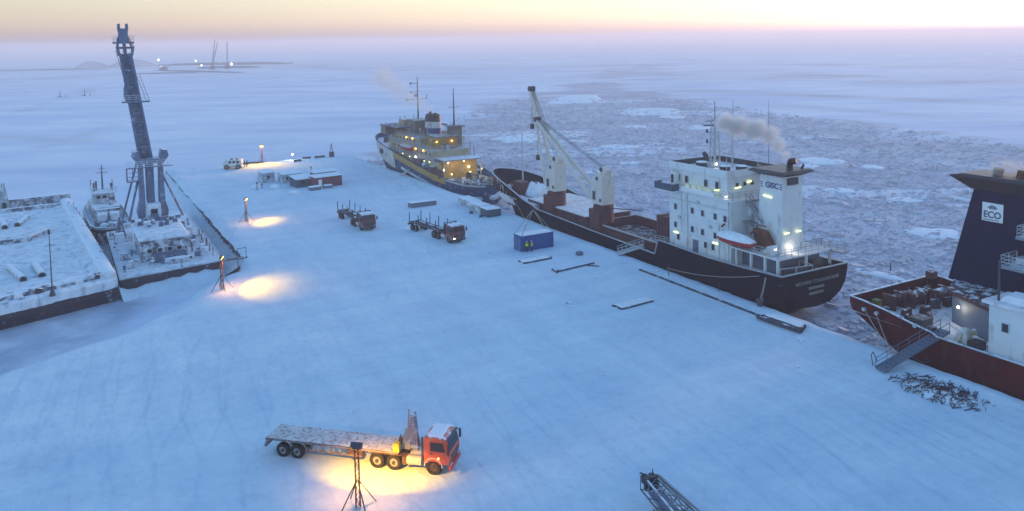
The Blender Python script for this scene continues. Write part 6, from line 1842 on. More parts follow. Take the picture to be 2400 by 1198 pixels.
# ================================================================== people
def person(label, loc, facing, vest=None, arms=0.15, stride=0.1, group=None, helmet=True):
    t = thing('person', label, 'person', loc, facing, group)
    J = {'pel': (0, 0, .93), 'sp': (0, .01, 1.15), 'ch': (0, .02, 1.36), 'nk': (0, .02, 1.5), 'hd': (0, .0, 1.6), 'ht': (0, .0, 1.72),
         'hl': (-.11, 0, .9), 'hr': (.11, 0, .9), 'kl': (-.12, -.05 - stride, .5), 'kr': (.12, -.05 + stride * .5, .5), 'al': (-.13, stride * .6, .09), 'ar': (.13, .0, .09), 'tl': (-.14, -.16 + stride * .6, .05), 'tr': (.14, -.16, .05),
         'shl': (-.2, .02, 1.4), 'shr': (.2, .02, 1.4), 'el': (-.29, .03, 1.14), 'er': (.29, .03, 1.14), 'wl': (-.28, -arms, .92), 'wr': (.28, -arms, .92), 'pl': (-.27, -arms - .05, .83), 'pr': (.27, -arms - .05, .83)}
    rad = {'pel': .18, 'sp': .17, 'ch': .19, 'nk': .075, 'hd': .1, 'ht': .085, 'hl': .12, 'hr': .12, 'kl': .085, 'kr': .085, 'al': .065, 'ar': .065, 'tl': .05, 'tr': .05, 'shl': .1, 'shr': .1, 'el': .07, 'er': .07, 'wl': .055, 'wr': .055, 'pl': .05, 'pr': .05}
    E_ = [('pel', 'sp'), ('sp', 'ch'), ('ch', 'nk'), ('nk', 'hd'), ('hd', 'ht'), ('pel', 'hl'), ('pel', 'hr'), ('hl', 'kl'), ('hr', 'kr'), ('kl', 'al'), ('kr', 'ar'), ('al', 'tl'), ('ar', 'tr'),
          ('ch', 'shl'), ('ch', 'shr'), ('shl', 'el'), ('shr', 'er'), ('el', 'wl'), ('er', 'wr'), ('wl', 'pl'), ('wr', 'pr')]
    names = list(J)
    # five short fingers on each hand
    for s, pn_ in ((-1, 'pl'), (1, 'pr')):
        x, y, z = J[pn_]
        for k, (dx, dy, l) in enumerate(((-.03, .02, .07), (-.01, .0, .085), (.01, -.01, .08), (.03, -.02, .065), (-s * .05, -.04, .045))):
            nm_ = pn_ + str(k); J[nm_] = (x + dx, y + dy - .01, z - l); rad[nm_] = .014; names.append(nm_); E_.append((pn_, nm_))
    me_ = bpy.data.meshes.new('body'); me_.from_pydata([J[k] for k in names], [(names.index(a), names.index(b_)) for a, b_ in E_], [])
    o = bpy.data.objects.new('body', me_); COL.objects.link(o); o.parent = t
    me_.materials.append(MATS['dark_cloth'])
    bpy.context.view_layer.objects.active = o
    md = o.modifiers.new('skin', 'SKIN')
    for i, k in enumerate(names):
        sv_ = me_.skin_vertices[0].data[i]; sv_.radius = (rad[k], rad[k]); sv_.use_root = (k == 'pel')
    o.modifiers.new('sub', 'SUBSURF').levels = 1
    o.modifiers['sub'].render_levels = 1
    fc = MB(); fc.ball((0, -.03, 1.62), .088, .09, .115, n=10, m=6); fc.ball((0, -.125, 1.61), .018, .025, .03, n=6, m=4); fo_ = fc.build('face', 'skin', t, True)
    ey = MB(); ey.ball((-.035, -.112, 1.64), .012).ball((.035, -.112, 1.64), .012).box(-.03, .03, -.12, -.105, 1.555, 1.565); ey.build('eyes_and_mouth', 'black_metal', fo_)
    if helmet:
        hm_ = MB(); rings = []
        for k in range(5):
            a = math.pi / 2 * k / 4
            rings.append([(.125 * math.cos(a) * math.cos(q), .14 * math.cos(a) * math.sin(q), 1.68 + .12 * math.sin(a)) for q in [2 * math.pi * i / 12 for i in range(12)]])
        hm_.loft(rings).build('helmet', 'helmet', t, True)
    else:
        MB().ball((0, .01, 1.68), .12, .13, .11).build('hat', 'dark_cloth', t, True)
    if vest:
        vs_ = MB(); rings = []
        for z, w_, d_ in ((.95, .235, .215), (1.15, .225, .205), (1.35, .25, .225), (1.46, .17, .16)):
            rings.append([(w_ * math.cos(q), .015 + d_ * math.sin(q), z) for q in [2 * math.pi * i / 14 for i in range(14)]])
        vo = vs_.loft(rings, True, False).build('vest', vest, t, True); solid(vo, .02, 1)
    return t
pz = lambda v, u: ground_z(v, u)
person('worker in yellow vest and white helmet, left of the pair by the blue container', P(-11.95, 40.1, pz(-11.95, 40.1)), ROT + R(-20), 'hivis', group='workers in yellow vests')
person('worker in yellow vest, right of the pair by the blue container', P(-11.2, 39.9, pz(-11.2, 39.9)), ROT + R(30), 'hivis', .1, group='workers in yellow vests')
person('person in dark clothes standing left beside the off-road bus', P(-31.9, 159.4, pz(-31.9, 159)), ROT + R(100), None, .1, .05, 'people in dark clothes', False)
person('person in dark clothes standing right, facing the one by the bus', P(-31.2, 159.6, pz(-31.2, 159)), ROT + R(-80), None, .1, .12, 'people in dark clothes', False)

# ================================================================== containers, sheds and stores on the quay
def corrugated(x0, x1, y0, y1, z0, z1, m, name, parent, step=.28, d=.05):
    """container body with corrugated long sides"""
    pts = []
    def side(a, b_, fixed, along, out):
        k = int(abs(b_ - a) / step) * 2
        for i in range(k + 1):
            t_ = a + (b_ - a) * i / k
            o_ = out * d if (i // 1) % 4 in (1, 2) else 0
            pts.append((t_, fixed + o_) if along == 'x' else (fixed + o_, t_))
    side(x0, x1, y0, 'x', 1); side(y0, y1, x1, 'y', -1); side(x1, x0, y1, 'x', -1); side(y1, y0, x0, 'y', 1)
    c = MB(); c.prism(pts, z0, z1)
    return c.build(name, m, parent)
def container(label, v, u, L_, W_, H_, m, rot=0.0, snow=True, group=None, lift=0.0):
    t = thing('shipping_container', label, 'container', P(v, u, ground_z(v, u) + lift - .05), ROT + rot, group)
    corrugated(.08, L_ - .08, .08, W_ - .08, .12, H_ - .1, m, 'walls', t)
    f = MB()
    for x in (0, L_ - .16):
        for y in (0, W_ - .16): f.box(x, x + .16, y, y + .16, 0, H_)
    for z in (0, H_ - .14):
        f.box(.16, L_ - .16, 0, .12, z, z + .14).box(.16, L_ - .16, W_ - .12, W_, z, z + .14).box(0, .12, .16, W_ - .16, z, z + .14).box(L_ - .12, L_, .16, W_ - .16, z, z + .14)
    f.build('frame', m, t)
    MB().box(.1, L_ - .1, .1, W_ - .1, H_ - .12, H_ - .06).build('roof', m, t)
    for k in range(2):
        dd = MB().box(-.03, .07, .15 + k * (W_ - .3) / 2 + .02, .15 + (k + 1) * (W_ - .3) / 2 - .02, .16, H_ - .16).build('door', m, t)
        for q in (.3, .7):
            y = .15 + (k + q) * (W_ - .3) / 2
            MB().cyl((-.06, y, .2), (-.06, y, H_ - .2), .025, n=6).build('locking_bar', 'pale_grey', dd)
    if snow:
        s = MB(); rings = []
        for zz, ins in ((H_ - .05, .06), (H_ + .06, .1), (H_ + .12, .35)):
            rings.append([(ins, ins, zz), (L_ - ins, ins, zz), (L_ - ins, W_ - ins, zz), (ins, W_ - ins, zz)])
        s.loft(rings).build('roof_snow', 'snow', t)
    return t
ct = container('blue shipping container slung from wires, two workers beside it', -12.6, 40.7, 6.06, 2.44, 2.55, 'container_blue')
sl = thing('lifting_sling', 'four-legged wire sling rising from the blue container', 'sling', P(-12.6, 40.7, ground_z(-12.6, 40.7)), ROT)
apex = Vector((3.0, 1.2, 6.3))
for (x, y) in ((.1, .1), (5.96, .1), (.1, 2.34), (5.96, 2.34)):
    MB().beam((x, y, 2.5), apex, .09).build('sling_leg', 'rope', sl)
MB().ball(tuple(apex), .16).build('ring', 'dark_metal', sl)
# snow-covered stores along the edge
def snowy_box(name, label, cat, v, u, L_, W_, H_, m, rot=0.0, group=None, snow_h=.25, parts=1):
    t = thing(name, label, cat, P(v, u, ground_z(v, u) - .05), ROT + rot, group)
    for k in range(parts):
        x0 = L_ * k / parts; x1 = L_ * (k + 1) / parts - (.06 if parts > 1 else 0)
        MB().box(x0, x1, 0, W_, 0, H_).build('body' if parts == 1 else 'panel', m, t)
    s = MB(); rings = []
    for zz, ins in ((H_ + .002, -.04), (H_ + snow_h * .6, .0), (H_ + snow_h, .35)):
        rings.append([(ins, ins, zz), (L_ - ins, ins, zz), (L_ - ins, W_ - ins, zz), (ins, W_ - ins, zz)])
    s.loft(rings).build('snow_cover', 'snow', t)
    return t
snowy_box('crate', 'long pale snow-buried crate by the quay edge, farthest of three', 'crate', -4.6, 74.6, 2.4, 6.0, 1.5, 'shed_grey', group='crates along the quay edge')
snowy_box('crate', 'pale snow-buried crate in the middle of three by the quay edge', 'crate', -5.2, 69.2, 2.4, 4.6, 1.6, 'shed_grey', R(4), group='crates along the quay edge')
snowy_box('crate', 'dark teal crate, nearest of three by the quay edge', 'crate', -5.5, 65.8, 2.9, 3.0, 1.5, 'teal_box', group='crates along the quay edge')
for (v, u, lab) in ((-6.4, 71.0, 'small dark block in the snow beside the middle pale crate'), (-6.3, 67.0, 'small dark block in the snow beside the teal crate')):
    o = MB().hexa([(-.4, -.4, -.1), (.4, -.4, -.1), (.4, .4, -.1), (-.4, .4, -.1)], [(-.3, -.35, .45), (.35, -.3, .5), (.3, .35, .45), (-.35, .3, .4)]).build('concrete_block', 'teal_box')
    o.location = P(v, u, ground_z(v, u)); tag(o, lab, 'block', 'dark blocks beside the crates')
snowy_box('panel_stack', 'long low grey panel stack behind the right log truck', 'panels', -14.4, 82.4, 5.7, 1.6, 1.0, 'slate_roof', parts=3, snow_h=.12)

# sheds at the far end
def shed(label, v, u, L_, W_, H_, wall, roof_m, rot=0.0, slope=.5, wins=(), door=None, name='shed'):
    t = thing(name, label, 'shed', P(v, u, ground_z(v, u) - .1), ROT + rot, 'sheds at the far end of the quay')
    w = MB(); w.hexa([(0, 0, 0), (L_, 0, 0), (L_, W_, 0), (0, W_, 0)], [(0, 0, H_), (L_, 0, H_), (L_, W_, H_ + slope), (0, W_, H_ + slope)])
    wo_ = w.build('wall', wall, t)
    r = MB(); r.hexa([(-.2, -.25, H_ + .003), (L_ + .2, -.25, H_ + .003), (L_ + .2, W_ + .2, H_ + slope + .003), (-.2, W_ + .2, H_ + slope + .003)], [(-.2, -.25, H_ + .16), (L_ + .2, -.25, H_ + .16), (L_ + .2, W_ + .2, H_ + slope + .16), (-.2, W_ + .2, H_ + slope + .16)])
    r.build('roof', roof_m, t)
    k = int(L_ / .6)
    for i in range(1, k):
        MB().box(i * L_ / k - .03, i * L_ / k + .03, -.03, 0, .1, H_ - .05).build('wall_batten', wall, wo_)
    for (x, z, ww, hh) in wins:
        MB().box(x - ww / 2, x + ww / 2, -.05, -.02, z - hh / 2, z + hh / 2).build('window', 'glass', wo_)
    if door is not None:
        MB().box(door - .45, door + .45, -.06, -.02, .05, 2.0).build('door', 'sign_white', wo_)
    return t
shed('dark red shed with a white door, the largest on the quay', -24.4, 115.9, 6.6, 3.6, 2.5, 'red_wall', 'snow', R(8), .1, (), 1.1)
shed('low slate-blue roofed shed standing behind the red shed', -23.4, 120.4, 5.6, 2.6, 2.9, 'slate_roof', 'snow', R(8), .2)
shed('teal-grey shed under deep snow left of the red shed', -28.2, 118.6, 3.4, 4.4, 2.0, 'teal_box', 'snow', R(6), .4, ((1.6, 1.2, .8, .7),))
shed('snow-covered grey shed behind the teal-grey shed', -29.4, 126.5, 4.6, 4.0, 2.2, 'shed_grey', 'snow', R(4), .3, ((1.0, 1.3, .6, .6), (2.8, 1.3, .6, .6)))
shed('small frosted shed at the left rear of the shed group', -33.4, 130.2, 3.0, 3.0, 2.4, 'shed_grey', 'snow', R(10), .3, ((1.4, 1.4, .7, .7),))
snowy_box('crate', 'low dark crate with snow on top in front of the red shed, left', 'crate', -26.4, 112.9, 2.6, 1.4, .8, 'slate_roof', R(10), 'crates in front of the sheds')
snowy_box('crate', 'low dark crate with snow on top in front of the red shed, right', 'crate', -22.8, 114.0, 1.9, 1.0, .7, 'slate_roof', R(10), 'crates in front of the sheds')
for k, (v, u, r, h, lab) in enumerate(((-30.5, 112.5, 1.5, .9, 'snow-covered heap left of the low crates by the sheds'), (-32.4, 121.6, 1.6, 1.1, 'snow-covered heap left of the teal-grey shed'), (-26.0, 138.5, 2.6, .8, 'broad snow heap behind the shed group'), (-18.0, 134.0, 2.8, .9, 'broad snow heap right behind the slate-blue shed'), (-36.0, 126.0, 1.4, .8, 'small snow heap at the left end of the sheds'))):
    m_ = MB(); rings = []
    for j in range(5):
        a = j / 4
        rings.append([(r * (1 - a * .92) * math.cos(q) * (1 + .25 * fbm(k * 3 + math.cos(q), math.sin(q), a)), r * (1 - a * .92) * math.sin(q) * (1 + .2 * fbm(k + math.sin(q), a)), -.1 + h * math.sin(a * 1.57)) for q in [2 * math.pi * i / 16 for i in range(16)]])
    o = m_.loft(rings).build('snow_heap', 'frost_white' if k < 2 else 'drift', None, True); o.location = P(v, u, ground_z(v, u)); tag(o, lab, 'snow heap', 'snow heaps round the sheds')
for (v, u, h, lab) in ((-36.6, 121.5, 1.9, 'dark short post at the left of the sheds, nearer'), (-35.2, 122.8, 1.2, 'dark short post just right of the taller one by the sheds'), (-19.0, 139.5, 1.5, 'thin post behind the slate-blue shed')):
    o = MB().cyl((0, 0, -.2), (0, 0, h), .1, n=6).box(-.16, .16, -.16, .16, h - .3, h).build('post', 'dark_metal'); o.location = P(v, u, ground_z(v, u)); tag(o, lab, 'post', 'posts near the sheds')
# beacon at the far corner of the quay
t = thing('beacon', 'dark navigation beacon on the far corner of the quay', 'beacon', P(-6.3, 163.2, ground_z(-6.3, 163)), ROT)
MB().box(-.6, .6, -.6, .6, -.2, 1.5).build('base', 'dark_snowy', t)
bc = MB()
for sx_ in (-1, 1):
    for sy_ in (-1, 1): bc.beam((sx_ * .4, sy_ * .4, 1.5), (sx_ * .12, sy_ * .12, 3.4), .07)
bc.beam((-.3, 0, 2.1), (.3, 0, 2.7), .06).beam((.3, 0, 2.1), (-.3, 0, 2.7), .06)
bc.build('tower', 'dark_metal', t); MB().cyl((0, 0, 3.4), (0, 0, 3.9), .16, n=8).build('lantern', 'dark_metal', t)
# bollards and low beams along the far edge
for k, (v, u, l, lab) in enumerate(((-29, 164.0, 5.0, 'dark timber beam on the far edge, left of the low white lamp'), (-13.5, 164.2, 2.4, 'short dark timber beam on the far edge right of the low white lamp'), (-9.5, 164.4, 3.0, 'short dark timber beam on the far edge beside the beacon'), (-17.0, 160.6, 2.2, 'dark block on the snow before the low white lamp'))):
    o = MB().box(-l / 2, l / 2, -.3, .3, -.1, .5).build('timber_beam', 'timber_dark'); o.location = P(v, u, ground_z(v, u)); o.rotation_euler = (0, 0, ROT); tag(o, lab, 'beam', 'timber beams on the far edge')

# ================================================================== loose things in the snow
def slab(label, v, u, L_, W_, H_, rot, m='timber_dark', name='plank_stack', boards=4, cat='planks', group=None):
    t = thing(name, label, cat, P(v, u, ground_z(v, u)), ROT + rot, group)
    for k in range(boards):
        y0 = k * W_ / boards; dx = random.uniform(-.25, .25)
        MB().box(dx, L_ + dx + random.uniform(-.2, .2), y0, y0 + W_ / boards - .04, -.1, H_ * random.uniform(.75, 1.1)).build('board', m, t)
    s = MB(); rings = []
    for zz, ins in ((H_ * .6, .05), (H_ + .03, .12), (H_ + .07, .5)):
        rings.append([(ins, ins + .12, zz), (L_ - ins, ins + .12, zz), (L_ - ins, W_ - ins, zz), (ins, W_ - ins, zz)])
    s.loft(rings).build('snow_cover', 'drift', t)
    return t
slab('snow-covered stack of boards on the snow below the blue container', -15.6, 34.4, 5.0, 1.8, .2, R(3))
slab('snow-covered slab with a dark near edge lying alone in mid quay', -15.7, 10.1, 5.6, 1.9, .16, R(4), 'timber_dark', 'plank_stack', 3)
o = MB().box(-.45, .45, -.4, .4, -.05, .55).build('crate', 'slate_roof'); o.location = P(-6.0, 34.0, ground_z(-6, 34)); o.rotation_euler = (0, 0, ROT + .1); tag(o, 'small grey crate alone on the snow right of the blue container', 'crate')
t = thing('buried_planks', 'half-buried frame of planks below the small grey crate', 'planks', P(-14.0, 28.0, ground_z(-14, 28)), ROT + R(2))
for (a, b_) in (((0, 0, .1), (.2, 1.6, .15)), ((.1, .2, .12), (7.2, .5, .2)), ((5.6, .2, .1), (6.9, -1.0, .1)), ((-.2, -.3, .1), (.4, .3, .3))):
    MB().beam(a, b_, .18, .16).build('board', 'timber_dark', t)
rng = random.Random(5)
dk = [(1335, 712)]
clods = [(-20.0, 15.6, .42, 'dark icy lump left of the lone snow-covered slab'), (-20.7, 14.5, .3, 'smaller icy lump just below the lump left of the lone slab'), (-1.9, 20.2, .3, 'dark lump on the quay edge beside the long mooring line'),
         (-2.8, 26.5, .28, 'dark lump on the quay edge right of the short gangway'), (-17.1, 43.0, .3, 'dark lump on the snow just left of the blue container'), (-11.3, -13.4, .28, 'dark lump on the open snow left of the long gangway foot'),
         (-5.2, -8.6, .3, 'dark lump beside the near end of the plank stack'), (-24.0, 96.0, .35, 'dark lump on the snow above the left log truck'), (-12.0, 98.0, .4, 'dark lump on the snow below the blue icebreaker, left'),
         (-6.0, 106.0, .4, 'dark lump on the snow below the blue icebreaker, right'), (-61.0, -14.5, .2, 'small dark lump left of the foreground lamp post')]
for k, (v, u, r, lab) in enumerate(clods):
    o = MB().ball((0, 0, r * .1), r * 1.3, r * .8, r * .38, n=8, m=4, jit=.3).build('snow_clod', 'frost_dark'); o.location = P(v, u, ground_z(v, u)); o.rotation_euler = (0, 0, k)
    tag(o, lab, 'lump', 'dark lumps scattered on the quay snow')
# timber edge beam, half buried, near the stern of the cargo ship
t = thing('edge_beam', 'long half-buried timber beam along the quay edge by the stern', 'beam', P(-3.2, -6, 0), ROT)
for k in range(7):
    y = k * 4.1
    MB().box(-.18, .18, y, y + 4.0, -.1, .13 + ground_z(-3.2, -6 + y + 2)).build('timber', 'timber_dark', t)
t = thing('fender_stack', 'dark stack of broad planks on the quay edge near the stern', 'planks', P(-3.0, -7.2, .05), ROT + R(4))
for k in range(4):
    MB().box(-.9 + k * .5, -.45 + k * .5, 0.2 * k, 6.2 - .4 * k, .05, .42 + .05 * (k % 2)).build('plank', 'timber_dark', t)
m_ = MB(); m_.loft([[(-.2, .5, .44), (1.2, .8, .44), (1.2, 5.2, .44), (-.2, 5.6, .44)], [(0, .9, .66), (1.0, 1.1, .66), (1.0, 4.8, .66), (0, 5.2, .66)]]); m_.build('snow_cover', 'drift', t)
# mooring bollard lump and thin stakes on the edge
for k, (v, u, h, lab) in enumerate(((-1.0, 8.6, 1.4, 'thin stake on the quay edge under the cargo ship stern'), (-2.0, 17.5, 1.9, 'thin stake on the quay edge amidships of the deckhouse'))):
    o = MB().cyl((0, 0, -.1), (0, 0, h), .05, n=5).build('stake', 'dark_metal'); o.location = P(v, u, ground_z(v, u)); tag(o, lab, 'stake', 'stakes on the quay edge')
o = MB().cyl((0, 0, -.1), (0, 0, .6), .35, .3, n=10).cyl((0, 0, .6), (0, 0, .85), .5, .42, n=10).build('bollard', 'dark_snowy'); o.location = P(-.9, 1.6, ground_z(-.9, 1.6)); tag(o, 'snow-capped mooring bollard on the quay below the stern', 'bollard')
# mooring lines
def rope(label, a, b_, sag, r=.05):
    m_ = MB(); a, b_ = Vector(a), Vector(b_); pts = []
    for i in range(15):
        t_ = i / 14; q = a.lerp(b_, t_); q.z -= sag * 4 * t_ * (1 - t_); pts.append(q)
    m_.tube(pts, r, 5)
    o = m_.build('mooring_line', 'rope'); tag(o, label, 'rope', 'mooring lines to the quay')
    return o
rope('mooring line hanging from the cargo ship stern, left of two', P(1.1, 2.6, 3.3), P(-.9, 1.7, .9), .3)
rope('mooring line hanging from the cargo ship stern, right of two', P(1.1, 2.5, 3.2), P(-.8, 1.5, .8), .1)
rope('long mooring line running along the cargo ship side', P(1.1, 3.6, 3.2), P(-.3, 20, .5), .6)
rope('mooring line from the bow of the cargo ship', P(2.6, 70.0, 2.9), P(-.8, 60, .5), .4)
rope('mooring line from the red icebreaker stern, left of two', P(1.6, -13.0, 2.9), P(-1.0, -16.8, .5), .2)
rope('mooring line from the red icebreaker stern, right of two', P(1.6, -11.6, 3.0), P(-1.2, -17.2, .5), .3)
# gangways
def gangway(label, a, b_, w, m='grey_metal', group='gangways to the ships'):
    t = thing('gangway', label, 'gangway', a, 0, group)
    a, b_ = Vector(a), Vector(b_); d_ = b_ - a
    side = d_.cross(Vector((0, 0, 1))).normalized() * (w / 2)
    MB().beam((0, 0, 0), d_, w, .1).build('walkway', m, t)
    n_ = int(d_.length / .6)
    for k in range(1, n_):
        q = d_ * (k / n_) + Vector((0, 0, .07)); MB().beam(q - side, q + side, .06, .04).build('tread_cleat', 'dark_metal', t)
    for s in (-1, 1):
        r_ = MB(); r_.beam(side * s, d_ + side * s, .09, .28)
        for k in range(7):
            q = d_ * (k / 6) + side * s; r_.beam(q, q + Vector((0, 0, 1.0)), .05)
        r_.beam(side * s + Vector((0, 0, 1.0)), d_ + side * s + Vector((0, 0, 1.0)), .05); r_.beam(side * s + Vector((0, 0, .55)), d_ + side * s + Vector((0, 0, .55)), .035)
        r_.build('handrail', m, t)
    return t
gangway('long steel gangway climbing to the red icebreaker', P(-5.4, -18.6, .25), P(3.2, -19.9, 3.0), 1.1, 'hangar_blue')
gangway('short pale gangway to the open hold of the cargo ship', P(-1.4, 30.2, .5), P(2.0, 28.2, 1.7), 1.3, 'pale_grey')
# scrap heap by the red icebreaker
t = thing('scrap_heap', 'tangled heap of dark timber and scrap beside the red icebreaker', 'scrap heap', P(-4.6, -24.5, ground_z(-4.6, -24.5)), ROT)
mound = MB(); rings = []
for j in range(5):
    a = j / 4
    rings.append([(2.6 * (1 - a * .9) * math.cos(q) * (1 + .25 * fbm(math.cos(q) * 2, math.sin(q) * 2, a)), 3.8 * (1 - a * .9) * math.sin(q), -.15 + .5 * math.sin(a * 1.57)) for q in [2 * math.pi * i / 18 for i in range(18)]])
mound.loft(rings).build('mound', 'scrap_ground', t, True)
for k in range(280):
    r = rng.uniform(0, 1); q = rng.uniform(0, 6.28)
    x, y = 2.9 * r * math.cos(q), 4.6 * r * math.sin(q) - .6 * math.cos(q)
    z = .45 * (1 - r) + rng.uniform(-.04, .14)
    an_ = rng.gauss(.25, .5); l = rng.uniform(.3, 1.3); tl = rng.gauss(0, .13)
    dx, dy, dz = math.cos(an_) * l / 2, math.sin(an_) * l / 2, math.sin(tl) * l / 2
    MB().beam((x - dx, y - dy, z - dz), (x + dx, y + dy, z + dz), rng.uniform(.03, .09), rng.uniform(.03, .06)).build('scrap_piece', rng.choice(['scrap_dark', 'scrap_brown', 'scrap_dark']), t)
# bent bar by the gangway foot
o = MB().tube([(-.6, 0, .1), (-.3, .5, 1.0), (.6, .9, 1.0), (.8, .6, .1)], .05, 6).build('bent_bar', 'dark_metal'); o.location = P(-4.2, -17.4, 0); o.rotation_euler = (0, 0, ROT); tag(o, 'bent steel hoop standing in the snow left of the gangway foot', 'hoop')
o = MB().tube([(0, 0, .6), (.5, -1.0, .1), (1.6, -1.4, .08), (2.0, -.9, .1)], .07, 6).build('hose', 'dark_metal'); o.location = P(-.9, -19.0, .1); o.rotation_euler = (0, 0, ROT + .4); tag(o, 'dark hose curling on the snow under the gangway', 'hose')

# lattice crane boom lying in the foreground, bottom right
t = thing('crane_boom', 'lattice crane boom reaching in at the bottom right corner', 'crane boom', (9.75, 57.2, ground_z(*to_uv(9.75, 57))), math.atan2(-5.8, 1.75))
Lb = 17.0
def bw_(x): return .42 + .38 * min(1, x / 6.0)
zc = 1.35
for sy in (-1, 1):
    for sz in (-1, 1):
        m_ = MB(); m_.beam((0, sy * bw_(0), zc + sz * bw_(0) * .8), (6, sy * bw_(6), zc + sz * bw_(6) * .8), .13); m_.beam((6, sy * bw_(6), zc + sz * bw_(6) * .8), (Lb, sy * bw_(Lb), zc + sz * bw_(Lb) * .8), .13)
        m_.build('chord', 'grey_snowy', t)
n_ = 24
for k in range(n_):
    x0, x1 = Lb * k / n_, Lb * (k + 1) / n_
    a, b_ = (-1, 1) if k % 2 else (1, -1)
    m_ = MB()
    for sz in (-1, 1):
        m_.beam((x0, a * bw_(x0), zc + sz * bw_(x0) * .8), (x1, b_ * bw_(x1), zc + sz * bw_(x1) * .8), .05)
    for sy in (-1, 1):
        m_.beam((x0, sy * bw_(x0), zc + a * bw_(x0) * .8), (x1, sy * bw_(x1), zc + b_ * bw_(x1) * .8), .05)
    m_.build('lacing', 'grey_metal', t)
hd_ = MB(); hd_.box(-.25, .12, -.55, .55, zc - .45, zc + .5).box(-.75, -.25, -.5, -.4, zc - .2, zc + .35).box(-.75, -.25, .4, .5, zc - .2, zc + .35)
hd_.build('boom_head', 'black_metal', t)
for y in (-.25, .25):
    MB().cyl((-.55, y - .12, zc + .1), (-.55, y + .12, zc + .1), .35, n=14).build('sheave', 'dark_metal', t)
m_ = MB(); m_.beam((-.5, -.2, zc + .4), (-.8, -.6, zc + .5), .08).beam((-.5, .3, zc + .4), (-.9, .5, zc + .5), .08); m_.build('head_bracket', 'black_metal', t)
m_ = MB()      # walkway with rail on one side, pendant bar on the other
m_.beam((.9, -1.35, zc + .3), (Lb, -1.5, zc + .3), .08)
for k in range(14):
    x = .9 + k * 1.2; m_.beam((x, -bw_(x), zc), (x, -1.36, zc + .3), .05)
m_.beam((.2, -1.0, zc + .9), (.9, -1.35, zc + .3), .06)
m_.build('walkway_rail', 'dark_metal', t)
MB().beam((0, .55, zc + .5), (Lb, 2.0, zc + .7), .16).build('pendant_bar', 'grey_metal', t)
m_ = MB(); m_.beam((0, .3, zc + .6), (Lb, 1.4, zc + 1.0), .04).beam((0, .1, zc + .6), (Lb, .6, zc + 1.0), .04).beam((0, -.1, zc + .6), (Lb, .0, zc + 1.0), .04); m_.build('hoist_rope', 'dark_metal', t)
m_ = MB(); m_.hexa([(.6, -.6, zc - .3), (6, -.6, zc - .5), (6, .6, zc - .5), (.6, .6, zc - .3)], [(.6, -.5, zc - .25), (6, -.5, zc - .45), (6, .5, zc - .45), (.6, .5, zc - .25)]); m_.build('lower_plating', 'crane_boom', t)
for x in (2.5, 12):
    MB().box(x - .3, x + .3, -1.2, 1.2, -.1, zc - bw_(x) * .8 - .08).build('timber_support', 'timber', t)

# ================================================================== ice floes and crushed ice
FLOES = [(77.0, 146.4, 9.1, 9.2, -0.07, 'large round floe between the cargo ship and the navy funnel'), (55.5, 121.6, 9.0, 2.6, -0.96, 'narrow floe near the small marker spar'), (36.9, 482.8, 28.8, 74.0, -0.23, 'long pinkish floe in the ice channel'), (3.7, 297.5, 19.1, 23.0, -0.14, 'wide floe left of the tall cargo jibs'), (21.0, 287.6, 10.7, 7.2, -0.14, 'thin floe right of the upper jib'), (50.5, 330.6, 10.0, 11.1, -0.16, 'thin floe above the white wheelhouse, left'), (66.0, 397.7, 29.0, 46.1, -0.19, 'wide pale floe at the channel mouth'), (75.1, 323.5, 11.0, 15.5, -0.16, 'floe left of the white lattice mast'), (35.6, 270.9, 12.8, 10.7, -0.13, 'thin floe right of the lower jib'), (34.0, 235.5, 7.4, 4.9, -0.11, 'small floe above the open hold'), (72.8, 368.2, 11.5, 15.9, -0.18, 'small pale floe near the channel mouth'), (89.4, 233.2, 13.1, 13.5, -0.12, 'wide floe right of the black funnel cap'), (98.3, 220.5, 7.0, 6.9, -0.11, 'small floe between both funnels, upper'), (76.2, 188.2, 7.8, 5.6, -0.09, 'thin floe between both funnels, lower'), (82.5, 224.5, 5.3, 6.2, -0.11, 'small floe close behind the funnel cap'), (11.6, 263.5, 8.4, 7.0, -0.13, 'small floe between the two jibs'), (86.0, 176.2, 8.1, 5.0, -0.09, 'thin floe left of the navy funnel'), (22.4, 220.0, 5.8, 4.9, -0.11, 'small floe behind the second crane house')]
def floe_mesh(L_, W_, seed, h=.22):
    rg = random.Random(seed); n = 22; m_ = MB(); out = []
    for i in range(n):
        a = 2 * math.pi * i / n
        k = 1 + .28 * fbm(math.cos(a) * 1.5 + seed, math.sin(a) * 1.5, seed * .7) + rg.uniform(-.05, .05)
        out.append((L_ / 2 * k * math.cos(a), W_ / 2 * k * math.sin(a)))
    m_.loft([[(x, y, -.25) for x, y in out], [(x * 1.0, y * 1.0, h * .6) for x, y in out], [(x * .9, y * .9, h) for x, y in out], [(x * .4, y * .4, h * 1.15) for x, y in out]])
    return m_
for k, (x, y, L_, W_, a, lab) in enumerate(FLOES):
    o = floe_mesh(L_, W_, k + 3).build('ice_floe', 'snow', None, True); o.location = (x, y, SEA_Z); o.rotation_euler = (0, 0, a)
    tag(o, lab, 'ice floe', 'ice floes in the broken ice')
